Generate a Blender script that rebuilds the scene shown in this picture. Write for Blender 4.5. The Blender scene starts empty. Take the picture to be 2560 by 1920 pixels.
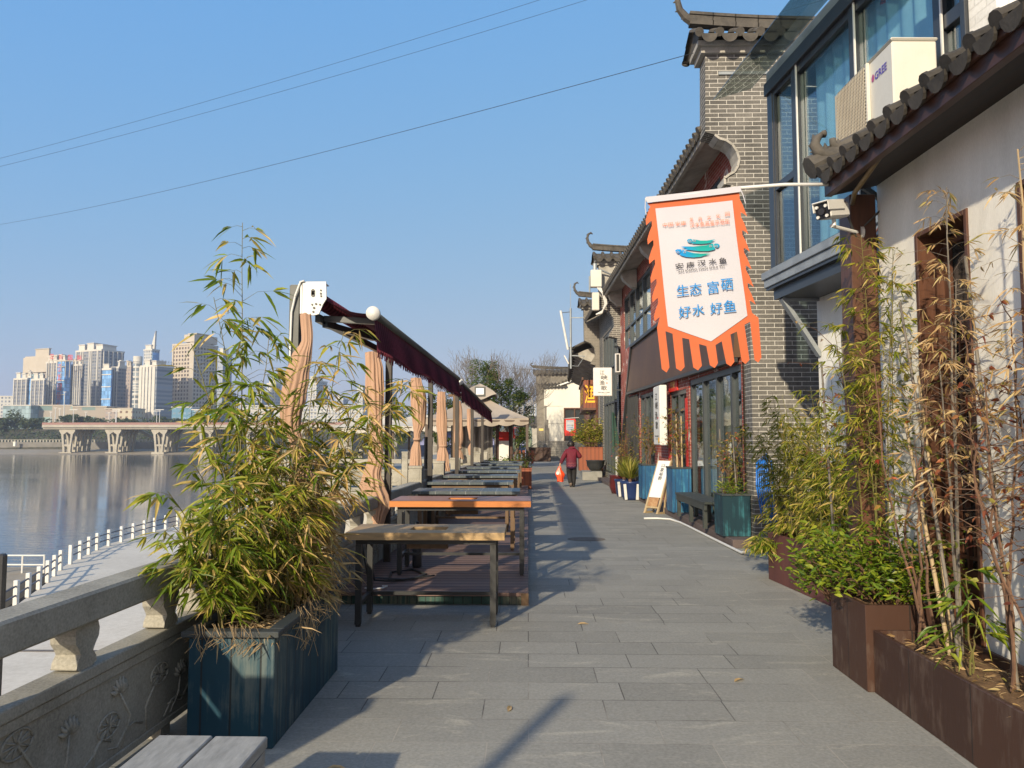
import bpy, bmesh, math, random
from mathutils import Vector, Matrix, noise
from mathutils.geometry import tessellate_polygon
random.seed(11)
R = math.radians
rnd = random.uniform
scene = bpy.context.scene
COL = scene.collection

# ------------------------------------------------------------------ camera, sky, sun, exposure
F = 1923.0                      # focal length in photo pixels (2560 wide)
PITCH, YAW, CH = math.atan(135 / F), math.atan(40 / F), 1.6
cd = bpy.data.cameras.new('camera'); cam = bpy.data.objects.new('camera', cd); COL.objects.link(cam)
cd.sensor_width = 36; cd.lens = F / 2560 * 36; cd.clip_start = .05; cd.clip_end = 9000
cam.location = (0, 0, CH); cam.rotation_euler = (math.pi / 2 + PITCH, 0, YAW)
scene.camera = cam
SUN_EL, SUN_AZ = R(23), R(22)   # light travels towards +Y and a little +X
w = bpy.data.worlds.new('World'); scene.world = w; w.use_nodes = True
nt = w.node_tree; bg = nt.nodes['Background']
sky = nt.nodes.new('ShaderNodeTexSky'); sky.sky_type = 'NISHITA'; sky.sun_disc = False
sky.sun_elevation = SUN_EL; sky.sun_rotation = R(202); sky.air_density = 1; sky.dust_density = .2; sky.ozone_density = 3
sp = nt.nodes.new('ShaderNodeSeparateColor'); cbn = nt.nodes.new('ShaderNodeCombineColor'); nt.links.new(sky.outputs[0], sp.inputs[0])
for ch, (gm, mu) in enumerate(((.66, .88), (.25, 1.86), (-.06, 4.38))):   # soften the clear sky's steep gradient, as the phone camera does
    pw = nt.nodes.new('ShaderNodeMath'); pw.operation = 'POWER'; pw.inputs[1].default_value = gm; nt.links.new(sp.outputs[ch], pw.inputs[0])
    ml = nt.nodes.new('ShaderNodeMath'); ml.operation = 'MULTIPLY'; ml.inputs[1].default_value = mu; nt.links.new(pw.outputs[0], ml.inputs[0]); nt.links.new(ml.outputs[0], cbn.inputs[ch])
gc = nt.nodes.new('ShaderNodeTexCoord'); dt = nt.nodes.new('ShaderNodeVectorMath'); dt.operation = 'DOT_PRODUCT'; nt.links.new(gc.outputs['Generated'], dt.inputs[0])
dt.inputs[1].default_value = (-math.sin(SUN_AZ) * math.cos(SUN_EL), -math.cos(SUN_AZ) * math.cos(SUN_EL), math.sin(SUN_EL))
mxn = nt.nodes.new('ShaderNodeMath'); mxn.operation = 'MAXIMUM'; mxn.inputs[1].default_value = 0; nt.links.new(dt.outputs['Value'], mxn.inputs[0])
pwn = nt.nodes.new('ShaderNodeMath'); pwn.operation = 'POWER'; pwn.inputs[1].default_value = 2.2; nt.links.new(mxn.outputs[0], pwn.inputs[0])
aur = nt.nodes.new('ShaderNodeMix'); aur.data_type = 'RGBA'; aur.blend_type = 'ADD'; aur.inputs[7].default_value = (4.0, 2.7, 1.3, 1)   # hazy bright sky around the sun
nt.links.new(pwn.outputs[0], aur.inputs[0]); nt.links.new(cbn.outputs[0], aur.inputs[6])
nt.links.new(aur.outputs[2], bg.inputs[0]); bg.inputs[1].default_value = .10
sd = bpy.data.lights.new('sun', 'SUN'); sun = bpy.data.objects.new('sun', sd); COL.objects.link(sun)
sd.energy = 3.4; sd.angle = R(.9); sd.color = (1, .85, .62)
sun.rotation_euler = Vector((math.sin(SUN_AZ) * math.cos(SUN_EL), math.cos(SUN_AZ) * math.cos(SUN_EL), -math.sin(SUN_EL))).to_track_quat('-Z', 'Y').to_euler()
scene.view_settings.view_transform = 'Standard'; scene.view_settings.look = 'None'
scene.view_settings.exposure = .92; scene.view_settings.gamma = 1
scene.render.engine = 'CYCLES'
scene.cycles.max_bounces = 8; scene.cycles.transparent_max_bounces = 16; scene.cycles.use_denoising = True

# ------------------------------------------------------------------ helpers
def at(px, py, Y):
    a = (px - 1280) / F; b = (960 - py) / F
    fw = math.cos(PITCH) - b * math.sin(PITCH); up = math.sin(PITCH) + b * math.cos(PITCH)
    rx = a * math.cos(YAW) - fw * math.sin(YAW); ry = a * math.sin(YAW) + fw * math.cos(YAW)
    t = Y / ry
    return Vector((rx * t, Y, CH + up * t))

FR = {}
def world_of(o): return FR.get(o.name, Matrix.Identity(4))
def frame(x, y, z=0, rz=0): return Matrix.Translation((x, y, z)) @ Matrix.Rotation(rz, 4, 'Z')

class MB:
    def __init__(s, M=None): s.v = []; s.f = []; s.M = M
    def add(s, vs, fs):
        n = len(s.v); s.v += [Vector(v) for v in vs]; s.f += [[i + n for i in f] for f in fs]; return s
    def box(s, x0, x1, y0, y1, z0, z1, M=None):
        vs = [Vector((x, y, z)) for z in (z0, z1) for y in (y0, y1) for x in (x0, x1)]
        if M: vs = [M @ v for v in vs]
        return s.add(vs, [(0, 2, 3, 1), (4, 5, 7, 6), (0, 1, 5, 4), (2, 6, 7, 3), (0, 4, 6, 2), (1, 3, 7, 5)])
    def bar(s, p, q, w, h=None, up=(0, 0, 1)):
        p, q = Vector(p), Vector(q); h = h or w; d = (q - p).normalized(); up = Vector(up)
        if abs(d.dot(up)) > .98: up = Vector((0, 1, 0))
        a = d.cross(up).normalized() * w / 2; b = a.cross(d).normalized() * h / 2
        vs = [c + sa * a + sb * b for c in (p, q) for sb in (-1, 1) for sa in (-1, 1)]
        return s.add(vs, [(0, 1, 3, 2), (4, 6, 7, 5), (0, 4, 5, 1), (2, 3, 7, 6), (0, 2, 6, 4), (1, 5, 7, 3)])
    def tube(s, pts, r, n=6, cap=True):
        pts = [Vector(p) for p in pts]; k = len(pts)
        rs = r if isinstance(r, (list, tuple)) else [r] * k
        vs = []; fs = []; ref = None
        for i, p in enumerate(pts):
            d = (pts[min(i + 1, k - 1)] - pts[max(i - 1, 0)])
            d = d.normalized() if d.length > 1e-9 else Vector((0, 0, 1))
            if ref is None: ref = Vector((1, 0, 0)) if abs(d.x) < .8 else Vector((0, 1, 0))
            a = d.cross(ref)
            if a.length < 1e-6: a = d.cross(Vector((0, 1, .3)))
            a.normalize(); b = d.cross(a); ref = b.cross(d) if False else ref
            for j in range(n):
                t = 2 * math.pi * j / n; vs.append(p + (a * math.cos(t) + b * math.sin(t)) * rs[i])
        for i in range(k - 1):
            for j in range(n):
                j2 = (j + 1) % n; fs.append((i * n + j, i * n + j2, (i + 1) * n + j2, (i + 1) * n + j))
        if cap: fs.append(tuple(range(n))[::-1]); fs.append(tuple((k - 1) * n + j for j in range(n)))
        return s.add(vs, fs)
    def lathe(s, prof, c=(0, 0, 0), n=12, M=None, sx=1, sy=1):
        vs = []; fs = []; c = Vector(c)
        for r, z in prof:
            for j in range(n):
                t = 2 * math.pi * (j + .5) / n; p = Vector((r * math.cos(t) * sx, r * math.sin(t) * sy, z)); vs.append((M @ p if M else p) + c)
        k = len(prof)
        for i in range(k - 1):
            for j in range(n):
                j2 = (j + 1) % n; fs.append((i * n + j, i * n + j2, (i + 1) * n + j2, (i + 1) * n + j))
        fs.append(tuple(range(n))[::-1]); fs.append(tuple((k - 1) * n + j for j in range(n)))
        return s.add(vs, fs)
    def prism(s, poly, d0, d1, fn):
        n = len(poly); vs = [fn(a, b, d0) for a, b in poly] + [fn(a, b, d1) for a, b in poly]
        tri = tessellate_polygon([[Vector((a, b, 0)) for a, b in poly]])
        fs = [tuple(t) for t in tri] + [tuple(i + n for i in t[::-1]) for t in tri]
        fs += [(i, (i + 1) % n, (i + 1) % n + n, i + n) for i in range(n)]
        return s.add(vs, fs)
    def grid(s, fn, nu, nv):
        vs = [fn(i / nu, j / nv) for j in range(nv + 1) for i in range(nu + 1)]
        return s.add(vs, [(j * (nu + 1) + i, j * (nu + 1) + i + 1, (j + 1) * (nu + 1) + i + 1, (j + 1) * (nu + 1) + i) for j in range(nv) for i in range(nu)])
    def leaf(s, p, d, L, wd, droop=.25):
        p = Vector(p); d = Vector(d).normalized()
        a = d.cross(Vector((rnd(-.4, .4), rnd(-.4, .4), 1)))
        if a.length < .05: a = Vector((1, 0, 0))
        a.normalize(); nrm = a.cross(d).normalized()
        if rnd(0, 1) < .5: a = (a * math.cos(1.0) + nrm * math.sin(1.0))
        g = Vector((0, 0, -1)) * droop * L
        cu = a * L * rnd(-.16, .16); nf = a.cross(d).normalized() * wd * rnd(.1, .3)
        m1 = p + d * L * .3 + g * .12 + cu * .1; m2 = p + d * L * .65 + g * .45 + cu * .4; t = p + d * L + g + cu
        return s.add([p, m1 - a * wd * .5 + nf, m1, m1 + a * wd * .5 + nf, m2 - a * wd * .38 + nf, m2, m2 + a * wd * .38 + nf, t], [(0, 1, 2), (0, 2, 3), (1, 4, 5, 2), (2, 5, 6, 3), (4, 7, 5), (5, 7, 6)])
    def build(s, name, mat, parent=None, smooth=False, bevel=0, fix=False, loc=None):
        M = s.M or Matrix.Identity(4)
        vs = [M @ v for v in s.v] if s.M else s.v
        if parent is not None:
            Wm = world_of(parent); A = Wm.inverted(); vs = [A @ v for v in vs]; loc = Vector((0, 0, 0))
        else:
            if loc is None:
                loc = Vector(((min(v.x for v in vs) + max(v.x for v in vs)) / 2, (min(v.y for v in vs) + max(v.y for v in vs)) / 2, min(v.z for v in vs)))
            loc = Vector(loc); vs = [v - loc for v in vs]
        me = bpy.data.meshes.new(name); me.from_pydata([tuple(v) for v in vs], [], s.f); me.update()
        if fix or smooth:
            bm = bmesh.new(); bm.from_mesh(me)
            bmesh.ops.recalc_face_normals(bm, faces=bm.faces[:]); bm.to_mesh(me); bm.free()
        if smooth: me.polygons.foreach_set('use_smooth', [True] * len(me.polygons))
        me.materials.append(mat)
        o = bpy.data.objects.new(name, me); COL.objects.link(o); o.location = loc
        if parent is not None: o.parent = parent; FR[o.name] = world_of(parent)
        else: FR[o.name] = Matrix.Translation(loc)
        if bevel:
            b = o.modifiers.new('bevel', 'BEVEL'); b.width = bevel; b.segments = 1; b.limit_method = 'ANGLE'; b.angle_limit = R(40)
        return o

def tag(o, label=None, cat=None, group=None, kind=None):
    if label: o['label'] = label
    if cat: o['category'] = cat
    if group: o['group'] = group
    if kind: o['kind'] = kind
    return o
def thing(name, label, cat, x=0, y=0, z=0, rz=0, group=None):
    o = bpy.data.objects.new(name, None); COL.objects.link(o); o.empty_display_size = .1
    o.location = (x, y, z); o.rotation_euler = (0, 0, rz); FR[o.name] = frame(x, y, z, rz)
    return tag(o, label, cat, group)
def copy_thing(o, loc=None, rz=None, label=None, parent=None):
    c = o.copy(); COL.objects.link(c)
    if parent is not None: c.parent = parent
    else:
        if loc is not None: c.location = loc
        if rz is not None: c.rotation_euler = (0, 0, rz)
        if label: c['label'] = label
        FR[c.name] = frame(c.location.x, c.location.y, c.location.z, c.rotation_euler.z)
    for ch in list(o.children): copy_thing(ch, parent=c)
    return c

# ------------------------------------------------------------------ materials
def C3(c): return (c[0], c[1], c[2], 1)
class NT:
    def __init__(s, name):
        s.m = bpy.data.materials.new(name); s.m.use_nodes = True; s.t = s.m.node_tree
        s.b = s.t.nodes['Principled BSDF']; s.out = s.t.nodes['Material Output']
    def n(s, ty, **kw):
        x = s.t.nodes.new(ty)
        for k, v in kw.items(): setattr(x, k, v)
        return x
    def l(s, a, b): s.t.links.new(a, b)
    def obj(s): return s.n('ShaderNodeTexCoord').outputs['Object']
    def mapped(s, src, st):
        m = s.n('ShaderNodeMapping'); m.inputs['Scale'].default_value = st; s.l(src, m.inputs['Vector']); return m.outputs[0]
    def noise(s, vec, sc, det=5, ro=.6, dist=0):
        x = s.n('ShaderNodeTexNoise'); x.inputs['Scale'].default_value = sc; x.inputs['Detail'].default_value = det; x.inputs['Roughness'].default_value = ro; x.inputs['Distortion'].default_value = dist
        s.l(vec, x.inputs['Vector']); return x.outputs['Fac']
    def ramp(s, f, stops, interp='LINEAR'):
        r = s.n('ShaderNodeValToRGB'); e = r.color_ramp; e.interpolation = interp
        while len(e.elements) < len(stops): e.elements.new(.5)
        for k, (p, c) in enumerate(stops): e.elements[k].position = p; e.elements[k].color = C3(c) if not isinstance(c, (int, float)) else (c, c, c, 1)
        s.l(f, r.inputs[0]); return r.outputs[0]
    def mix(s, f, a, b, mode='MIX'):
        x = s.n('ShaderNodeMix', data_type='RGBA', blend_type=mode)
        for k, v in ((0, f), (6, a), (7, b)):
            if hasattr(v, 'is_output'): s.l(v, x.inputs[k])
            elif k == 0: x.inputs[0].default_value = v
            else: x.inputs[k].default_value = C3(v)
        return x.outputs[2]
    def math(s, op, a, b=None, c=None):
        x = s.n('ShaderNodeMath', operation=op)
        for k, v in enumerate((a, b, c)):
            if v is None: continue
            if hasattr(v, 'is_output'): s.l(v, x.inputs[k])
            else: x.inputs[k].default_value = v
        return x.outputs[0]
    def bump(s, h, st=.3, d=.01):
        x = s.n('ShaderNodeBump'); x.inputs['Strength'].default_value = st; x.inputs['Distance'].default_value = d
        s.l(h, x.inputs['Height']); s.l(x.outputs[0], s.b.inputs['Normal']); return x
    def boxuv(s):
        tc = s.n('ShaderNodeTexCoord'); o = s.n('ShaderNodeSeparateXYZ'); s.l(tc.outputs['Object'], o.inputs[0])
        q = s.n('ShaderNodeSeparateXYZ'); s.l(tc.outputs['Normal'], q.inputs[0])
        ax, ay, az = (s.math('ABSOLUTE', q.outputs[k]) for k in range(3))
        fx = s.math('GREATER_THAN', ax, ay); fz = s.math('GREATER_THAN', az, .75)
        u = s.math('ADD', s.math('MULTIPLY', fx, o.outputs[1]), s.math('MULTIPLY', s.math('SUBTRACT', 1.0, fx), o.outputs[0]))
        u = s.math('ADD', s.math('MULTIPLY', fz, o.outputs[0]), s.math('MULTIPLY', s.math('SUBTRACT', 1.0, fz), u))
        v = s.math('ADD', s.math('MULTIPLY', fz, o.outputs[1]), s.math('MULTIPLY', s.math('SUBTRACT', 1.0, fz), o.outputs[2]))
        cb = s.n('ShaderNodeCombineXYZ'); s.l(u, cb.inputs[0]); s.l(v, cb.inputs[1]); return cb.outputs[0], u, v
    def col(s, c):
        if hasattr(c, 'is_output'): s.l(c, s.b.inputs['Base Color'])
        else: s.b.inputs['Base Color'].default_value = C3(c)
    def done(s, rough=.7, metal=0, spec=.4):
        if hasattr(rough, 'is_output'): s.l(rough, s.b.inputs['Roughness'])
        else: s.b.inputs['Roughness'].default_value = rough
        s.b.inputs['Metallic'].default_value = metal; s.b.inputs['Specular IOR Level'].default_value = spec
        return s.m

def mat(name, c, c2=None, s=4, rough=.75, bump=.15, st=(1, 1, 1), metal=0, spec=.35, lo=.38, hi=.66, fine=60, famt=.18):
    n = NT(name); v = n.mapped(n.obj(), st); c2 = c2 or tuple(x * .8 for x in c)
    a = n.noise(v, s, 8, .62, .4); b = n.noise(v, fine, 4, .6)
    col = n.mix(n.ramp(a, [(lo, 0), (hi, 1)]), c, c2)
    col = n.mix(famt, col, n.ramp(b, [(.3, tuple(x * .45 for x in c2)), (.7, tuple(min(1, x * 1.35) for x in c))]))
    n.col(col)
    if bump: n.bump(n.math('ADD', n.math('MULTIPLY', a, .5), n.math('MULTIPLY', b, .5)), bump, .01)
    return n.done(rough, metal, spec)

def brick(name, c1, c2, mort, bw=.25, rh=.068, ms=.008, bump=.6, patch=None, off=.5, rough=.85):
    n = NT(name); uv, u, v = n.boxuv(); t = n.n('ShaderNodeTexBrick'); t.offset = off
    n.l(uv, t.inputs['Vector'])
    for k, val in (('Scale', 1), ('Mortar Size', ms), ('Mortar Smooth', .15), ('Bias', 0), ('Brick Width', bw), ('Row Height', rh)): t.inputs[k].default_value = val
    t.inputs['Color1'].default_value = C3(c1); t.inputs['Color2'].default_value = C3(c2); t.inputs['Mortar'].default_value = C3(mort)
    a = n.noise(n.obj(), 1.3, 6, .65, .5); b = n.noise(n.obj(), 40, 4)
    col = n.mix(.42, t.outputs[0], n.ramp(a, [(.3, tuple(x * .55 for x in c1)), (.7, tuple(x * 1.25 for x in c2))]), 'MIX')
    col = n.mix(n.math('MULTIPLY', t.outputs['Fac'], .8), col, mort)
    if patch:
        p = n.noise(uv, 1.7, 7, .7, 1.2)
        col = n.mix(n.ramp(p, [(.57, 0), (.62, 1)]), col, patch)
    col = n.mix(.25, col, n.ramp(b, [(.3, .02), (.7, 1)]), 'SOFT_LIGHT')
    n.col(col); n.bump(n.math('ADD', n.math('MULTIPLY', t.outputs['Fac'], -1.0), n.math('MULTIPLY', b, .35)), bump, .006)
    return n.done(rough, 0, .3)

def glass(name, tint=(.75, .85, .85), refl=.0, rough=.01):
    n = NT(name); t = n.t; t.nodes.remove(n.b)
    tr = n.n('ShaderNodeBsdfTransparent'); tr.inputs[0].default_value = C3(tint)
    gl = n.n('ShaderNodeBsdfGlossy'); gl.inputs['Roughness'].default_value = rough; gl.inputs['Color'].default_value = (.9, .95, 1, 1)
    lw = n.n('ShaderNodeLayerWeight'); lw.inputs[0].default_value = .5; fc = n.math('ADD', .04, n.math('MULTIPLY', .8, n.math('POWER', lw.outputs['Facing'], 4.5)))
    wv = n.noise(n.obj(), 1.1, 2); bp = n.n('ShaderNodeBump'); bp.inputs['Strength'].default_value = .08; bp.inputs['Distance'].default_value = .05; n.l(wv, bp.inputs['Height']); n.l(bp.outputs[0], gl.inputs['Normal'])
    mx = n.n('ShaderNodeMixShader'); n.l(n.math('MINIMUM', n.math('ADD', fc, refl), 1.0), mx.inputs[0]); n.l(tr.outputs[0], mx.inputs[1]); n.l(gl.outputs[0], mx.inputs[2]); n.l(mx.outputs[0], n.out.inputs[0])
    return n.m

def leafmat(name, stops, trans=.35, rough=.45):
    n = NT(name); g = n.n('ShaderNodeNewGeometry')
    c = n.ramp(g.outputs['Random Per Island'], stops, 'LINEAR')
    nz = n.noise(n.obj(), 30, 3); c = n.mix(.3, c, n.ramp(nz, [(.3, .15), (.7, 1)]), 'SOFT_LIGHT')
    n.col(c); n.done(rough, 0, .35)
    tl = n.n('ShaderNodeBsdfTranslucent'); n.l(n.mix(.5, c, (.5, .6, .1), 'SOFT_LIGHT'), tl.inputs[0])
    mx = n.n('ShaderNodeMixShader'); mx.inputs[0].default_value = trans
    n.l(n.b.outputs[0], mx.inputs[1]); n.l(tl.outputs[0], mx.inputs[2]); n.l(mx.outputs[0], n.out.inputs[0])
    return n.m

def planks(name, c, c2, wd=.12, axis='u', rough=.6, gap=.012, st=(1, 1, .06), worn=None, spec=.4):
    """painted boards: board tone changes from board to board, grain runs along the board"""
    n = NT(name); uv, u, v = n.boxuv(); k = u if axis == 'u' else v
    q = n.math('DIVIDE', k, wd); fl = n.math('FLOOR', q); fr = n.math('FRACT', q)
    wn = n.n('ShaderNodeTexWhiteNoise', noise_dimensions='1D'); n.l(fl, wn.inputs['W'])
    g = n.noise(n.mapped(n.obj(), st), 22, 6, .65); g2 = n.noise(n.obj(), 2.2, 5, .6, .6)
    col = n.mix(n.math('ADD', n.math('MULTIPLY', wn.outputs[0], .55), n.math('MULTIPLY', g, .45)), c, c2)
    if worn: col = n.mix(n.ramp(n.math('MULTIPLY', g, g2), [(.245, 0), (.36, 1)]), col, worn)
    gp = n.math('ADD', n.math('LESS_THAN', fr, gap / wd), n.math('GREATER_THAN', fr, 1 - gap / wd)) if gap else None
    if gap: col = n.mix(n.math('MULTIPLY', gp, .85), col, (.012, .012, .012))
    n.col(col)
    h = n.math('MULTIPLY', g, .4)
    if gap: h = n.math('SUBTRACT', h, gp)
    n.bump(h, .5, .006)
    return n.done(rough, 0, spec)

MT = {}
MT['white_plaster'] = mat('white_plaster', (.78, .765, .71), (.60, .585, .53), 1.5, .85, .35, st=(1.4, 1.4, .35), fine=90, famt=.12)
MT['grey_brick'] = brick('grey_brick', (.078, .076, .072), (.155, .147, .134), (.56, .545, .50), .26, .068, .0042)
MT['grey_brick_old'] = brick('grey_brick_old', (.15, .14, .12), (.21, .19, .165), (.32, .30, .26), .26, .068, .004)
MT['red_brick'] = brick('red_brick', (.22, .045, .035), (.32, .075, .05), (.45, .36, .32), .24, .065, .0042, patch=(.62, .55, .50))
MT['white_brick'] = brick('white_brick', (.74, .73, .69), (.80, .79, .75), (.66, .65, .61), .26, .072, .006, .8)
MT['tile'] = mat('grey_roof_tile', (.095, .086, .074), (.045, .042, .038), 6, .85, .5)
MT['tile_shaded'] = mat('shaded_eave_tile', (.055, .050, .044), (.028, .026, .024), 6, .9, .5)  # roof tile again, darkened so the near eave's shade is in its colour
MT['plaster_grey'] = mat('weathered_plaster', (.42, .40, .36), (.25, .24, .21), 3, .9, .4)
MT['dark_wood'] = mat('dark_stained_wood', (.042, .018, .012), (.075, .032, .02), 8, .45, .25, st=(1, .12, 1), spec=.5)
MT['soffit'] = planks('dark_soffit_boards', (.016, .010, .008), (.028, .018, .013), .11, 'u', .6, st=(.08, 1, 1))
MT['brown_wood'] = mat('brown_wood', (.105, .042, .021), (.048, .019, .010), 7, .5, .25, st=(1, 1, .08), spec=.5)
MT['frame'] = mat('dark_grey_aluminium', (.055, .065, .07), (.045, .052, .056), 3, .4, .03, metal=.2, spec=.5)
MT['frame_dark'] = mat('dark_window_frame', (.035, .04, .048), (.03, .033, .04), 3, .35, .03, spec=.5)
MT['ledge'] = mat('grey_zinc_sheet', (.30, .33, .35), (.20, .22, .24), 3, .5, .1, metal=.25)
MT['glass'] = glass('window_glass', (.78, .85, .85), .06)
MT['glass_dark'] = glass('dark_window_glass', (.45, .5, .5), .12)
MT['awning_glass'] = glass('smoked_awning_glass', (.55, .60, .58), .05)
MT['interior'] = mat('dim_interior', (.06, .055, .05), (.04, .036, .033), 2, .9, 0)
MT['curtain_blue'] = mat('pale_blue_curtain', (.36, .56, .70), (.30, .50, .66), 3, .8, .1, fine=150)
MT['curtain_beige'] = mat('beige_curtain', (.42, .35, .28), (.32, .27, .21), 3, .9, .1, fine=150)
MT['rust'] = planks('brown_corten_steel', (.062, .029, .018), (.030, .014, .010), .62, 'u', .55, gap=.004, st=(1, 1, .25), worn=(.085, .055, .042))
MT['rust_red'] = mat('rust_red_steel', (.105, .04, .035), (.07, .028, .026), 4, .7, .4, st=(1, 1, .12))
MT['rust_panel'] = mat('oiled_rust_sheet', (.105, .055, .028), (.06, .030, .018), 2, .55, .08, st=(1, .6, .25))
MT['stone'] = mat('grey_white_stone', (.35, .335, .285), (.19, .18, .15), 1.7, .85, .5, fine=80, famt=.3)
MT['stone_grey'] = mat('grey_step_stone', (.26, .255, .235), (.18, .178, .165), 3, .85, .4)
MT['plinth'] = mat('purple_grey_plinth', (.11, .085, .08), (.075, .058, .055), 3, .8, .3)
MT['teal'] = planks('teal_painted_boards', (.003, .030, .058), (.006, .060, .085), .155, 'u', .55, worn=(.09, .12, .12), gap=.005)
MT['teal_rim'] = mat('dark_teal_rim', (.03, .04, .045), (.05, .055, .055), 5, .6, .3, st=(1, 1, 1))
MT['blue'] = planks('blue_painted_boards', (.006, .055, .14), (.012, .10, .22), .13, 'u', .5, worn=(.05, .22, .32), gap=.004)
MT['blue_dark'] = planks('deep_teal_boards', (.004, .024, .036), (.006, .034, .048), .16, 'u', .5, worn=(.03, .14, .17), gap=0)
MT['bench'] = mat('black_green_painted_wood', (.03, .038, .036), (.055, .06, .056), 5, .5, .2)
MT['grey_planks'] = mat('weathered_grey_paint', (.30, .30, .285), (.20, .20, .19), 3.5, .7, .5, st=(1, .25, 1), fine=40, famt=.3)
MT['deck'] = planks('reddish_deck_boards', (.135, .082, .068), (.195, .13, .108), .15, 'v', .65, st=(.06, 1, 1))
MT['deck_skirt'] = planks('green_skirting_boards', (.02, .06, .05), (.035, .09, .075), .09, 'u', .6, worn=(.15, .15, .11), gap=.004)
MT['table_old'] = mat('weathered_table_wood', (.42, .28, .13), (.24, .185, .125), 5, .55, .4, st=(.15, 1, 1), fine=40, famt=.35)
MT['table_orange'] = mat('varnished_orange_wood', (.52, .19, .05), (.42, .15, .045), 4, .38, .1, st=(.1, 1, 1), spec=.5)
MT['table_top_red'] = mat('worn_red_brown_top', (.30, .15, .11), (.24, .12, .09), 4, .4, .1, st=(.1, 1, 1))
MT['table_tile'] = brick('slate_tile_top', (.075, .095, .105), (.095, .115, .125), (.30, .31, .30), .2, .2, .003, .3, off=0, rough=.4)
MT['post_dark'] = mat('dark_brown_steel', (.035, .03, .028), (.045, .04, .036), 3, .5, .05, spec=.4)
MT['bark_light'] = mat('pale_grey_bark', (.15, .135, .12), (.11, .10, .09), 6, .9, .3)
MT['black_steel'] = mat('black_painted_steel', (.022, .024, .026), (.035, .036, .036), 6, .45, .08, spec=.5)
MT['leg_wood'] = mat('brown_table_leg', (.16, .10, .055), (.10, .062, .036), 6, .6, .2, st=(1, 1, .1))
MT['post'] = mat('grey_green_steel', (.085, .092, .088), (.07, .076, .073), 3, .5, .05, spec=.4)
MT['white_metal'] = mat('white_painted_metal', (.62, .62, .60), (.54, .54, .52), 4, .35, .03, spec=.5, famt=.06)
MT['ac_white'] = mat('aged_white_casing', (.58, .565, .50), (.52, .50, .44), 2, .4, .03, spec=.5, famt=.06)
n = NT('maroon_awning_cloth'); uy = n.n('ShaderNodeSeparateXYZ'); ov = n.obj(); n.l(ov, uy.inputs[0]); sf = n.math('SINE', n.math('MULTIPLY', uy.outputs[1], 70.0)); nz = n.noise(ov, 40, 4)
n.col(n.mix(.35, n.mix(n.math('ADD', .5, n.math('MULTIPLY', sf, .5)), (.05, .008, .016), (.125, .022, .036)), n.ramp(nz, [(.3, .1), (.7, .9)]), 'SOFT_LIGHT')); MT['maroon'] = n.done(.9, 0, .2)
MT['curtain_tan'] = mat('tan_canvas', (.41, .262, .18), (.335, .21, .143), 2.2, .9, .45, st=(5, 5, 1.0), fine=200, famt=.12)
MT['canvas'] = mat('beige_tent_canvas', (.32, .28, .235), (.275, .24, .20), 1.5, .9, .2, fine=120, famt=.1)
MT['canvas_white'] = mat('white_tent_canvas', (.45, .43, .385), (.40, .38, .34), 1.5, .9, .2, famt=.1)
MT['tent_leg'] = mat('brown_tent_leg', (.10, .075, .06), (.08, .06, .05), 4, .6, .1)
MT['plastic_sheet'] = mat('cloudy_plastic_sheet', (.17, .16, .14), (.26, .25, .22), 1.4, .35, .3, spec=.6)
MT['soil'] = mat('dry_leaf_litter', (.20, .12, .06), (.09, .055, .03), 18, .95, .8, fine=90, famt=.4)
MT['cane'] = mat('pale_bamboo_cane', (.42, .32, .19), (.28, .21, .12), 14, .6, .2, st=(1, 1, .3))
MT['cane_grey'] = mat('grey_bamboo_cane', (.17, .15, .125), (.09, .08, .07), 14, .65, .2, st=(1, 1, .3))
MT['stem'] = mat('brown_twig', (.16, .09, .055), (.085, .05, .035), 20, .8, .2)
MT['stem_green'] = mat('green_bamboo_stem', (.12, .13, .03), (.16, .11, .05), 20, .6, .1)
MT['bark'] = mat('grey_brown_bark', (.14, .11, .09), (.085, .068, .058), 6, .9, .5, st=(1, 1, .3))
MT['leaf_bamboo'] = leafmat('bamboo_leaf', [(0, (.085, .14, .010)), (.35, (.19, .23, .016)), (.55, (.32, .30, .03)), (.68, (.44, .32, .08)), (.84, (.54, .36, .14)), (1, (.60, .43, .20))])
MT['leaf_bamboo_green'] = leafmat('green_bamboo_leaf', [(0, (.075, .13, .010)), (.4, (.16, .22, .016)), (.68, (.27, .29, .025)), (.83, (.43, .34, .08)), (1, (.58, .41, .17))])
MT['leaf_fine'] = leafmat('fine_bamboo_leaf', [(0, (.085, .12, .010)), (.5, (.20, .22, .016)), (.75, (.34, .30, .04)), (1, (.54, .39, .14))])
MT['leaf_shrub'] = leafmat('shrub_leaf', [(0, (.05, .11, .010)), (.6, (.14, .20, .014)), (1, (.28, .30, .03))], .3, .4)
MT['leaf_dry'] = leafmat('dry_leaf', [(0, (.34, .22, .10)), (.5, (.50, .34, .17)), (.85, (.60, .45, .25)), (1, (.30, .30, .06))])
MT['leaf_red'] = leafmat('red_brown_leaf', [(0, (.12, .03, .02)), (.35, (.22, .07, .035)), (.6, (.36, .22, .08)), (.85, (.48, .33, .15)), (1, (.24, .25, .04))])
MT['leaf_rose'] = leafmat('sparse_rose_leaf', [(0, (.05, .08, .015)), (.5, (.15, .16, .03)), (.82, (.38, .28, .06)), (.94, (.42, .13, .05)), (1, (.5, .06, .05))])
MT['leaf_tree'] = leafmat('tree_leaf', [(0, (.025, .055, .010)), (.6, (.06, .10, .015)), (1, (.14, .15, .03))], .25)
MT['leaf_sword'] = leafmat('yellow_green_blade', [(0, (.12, .15, .02)), (.6, (.26, .26, .04)), (1, (.40, .33, .09))])
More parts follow.
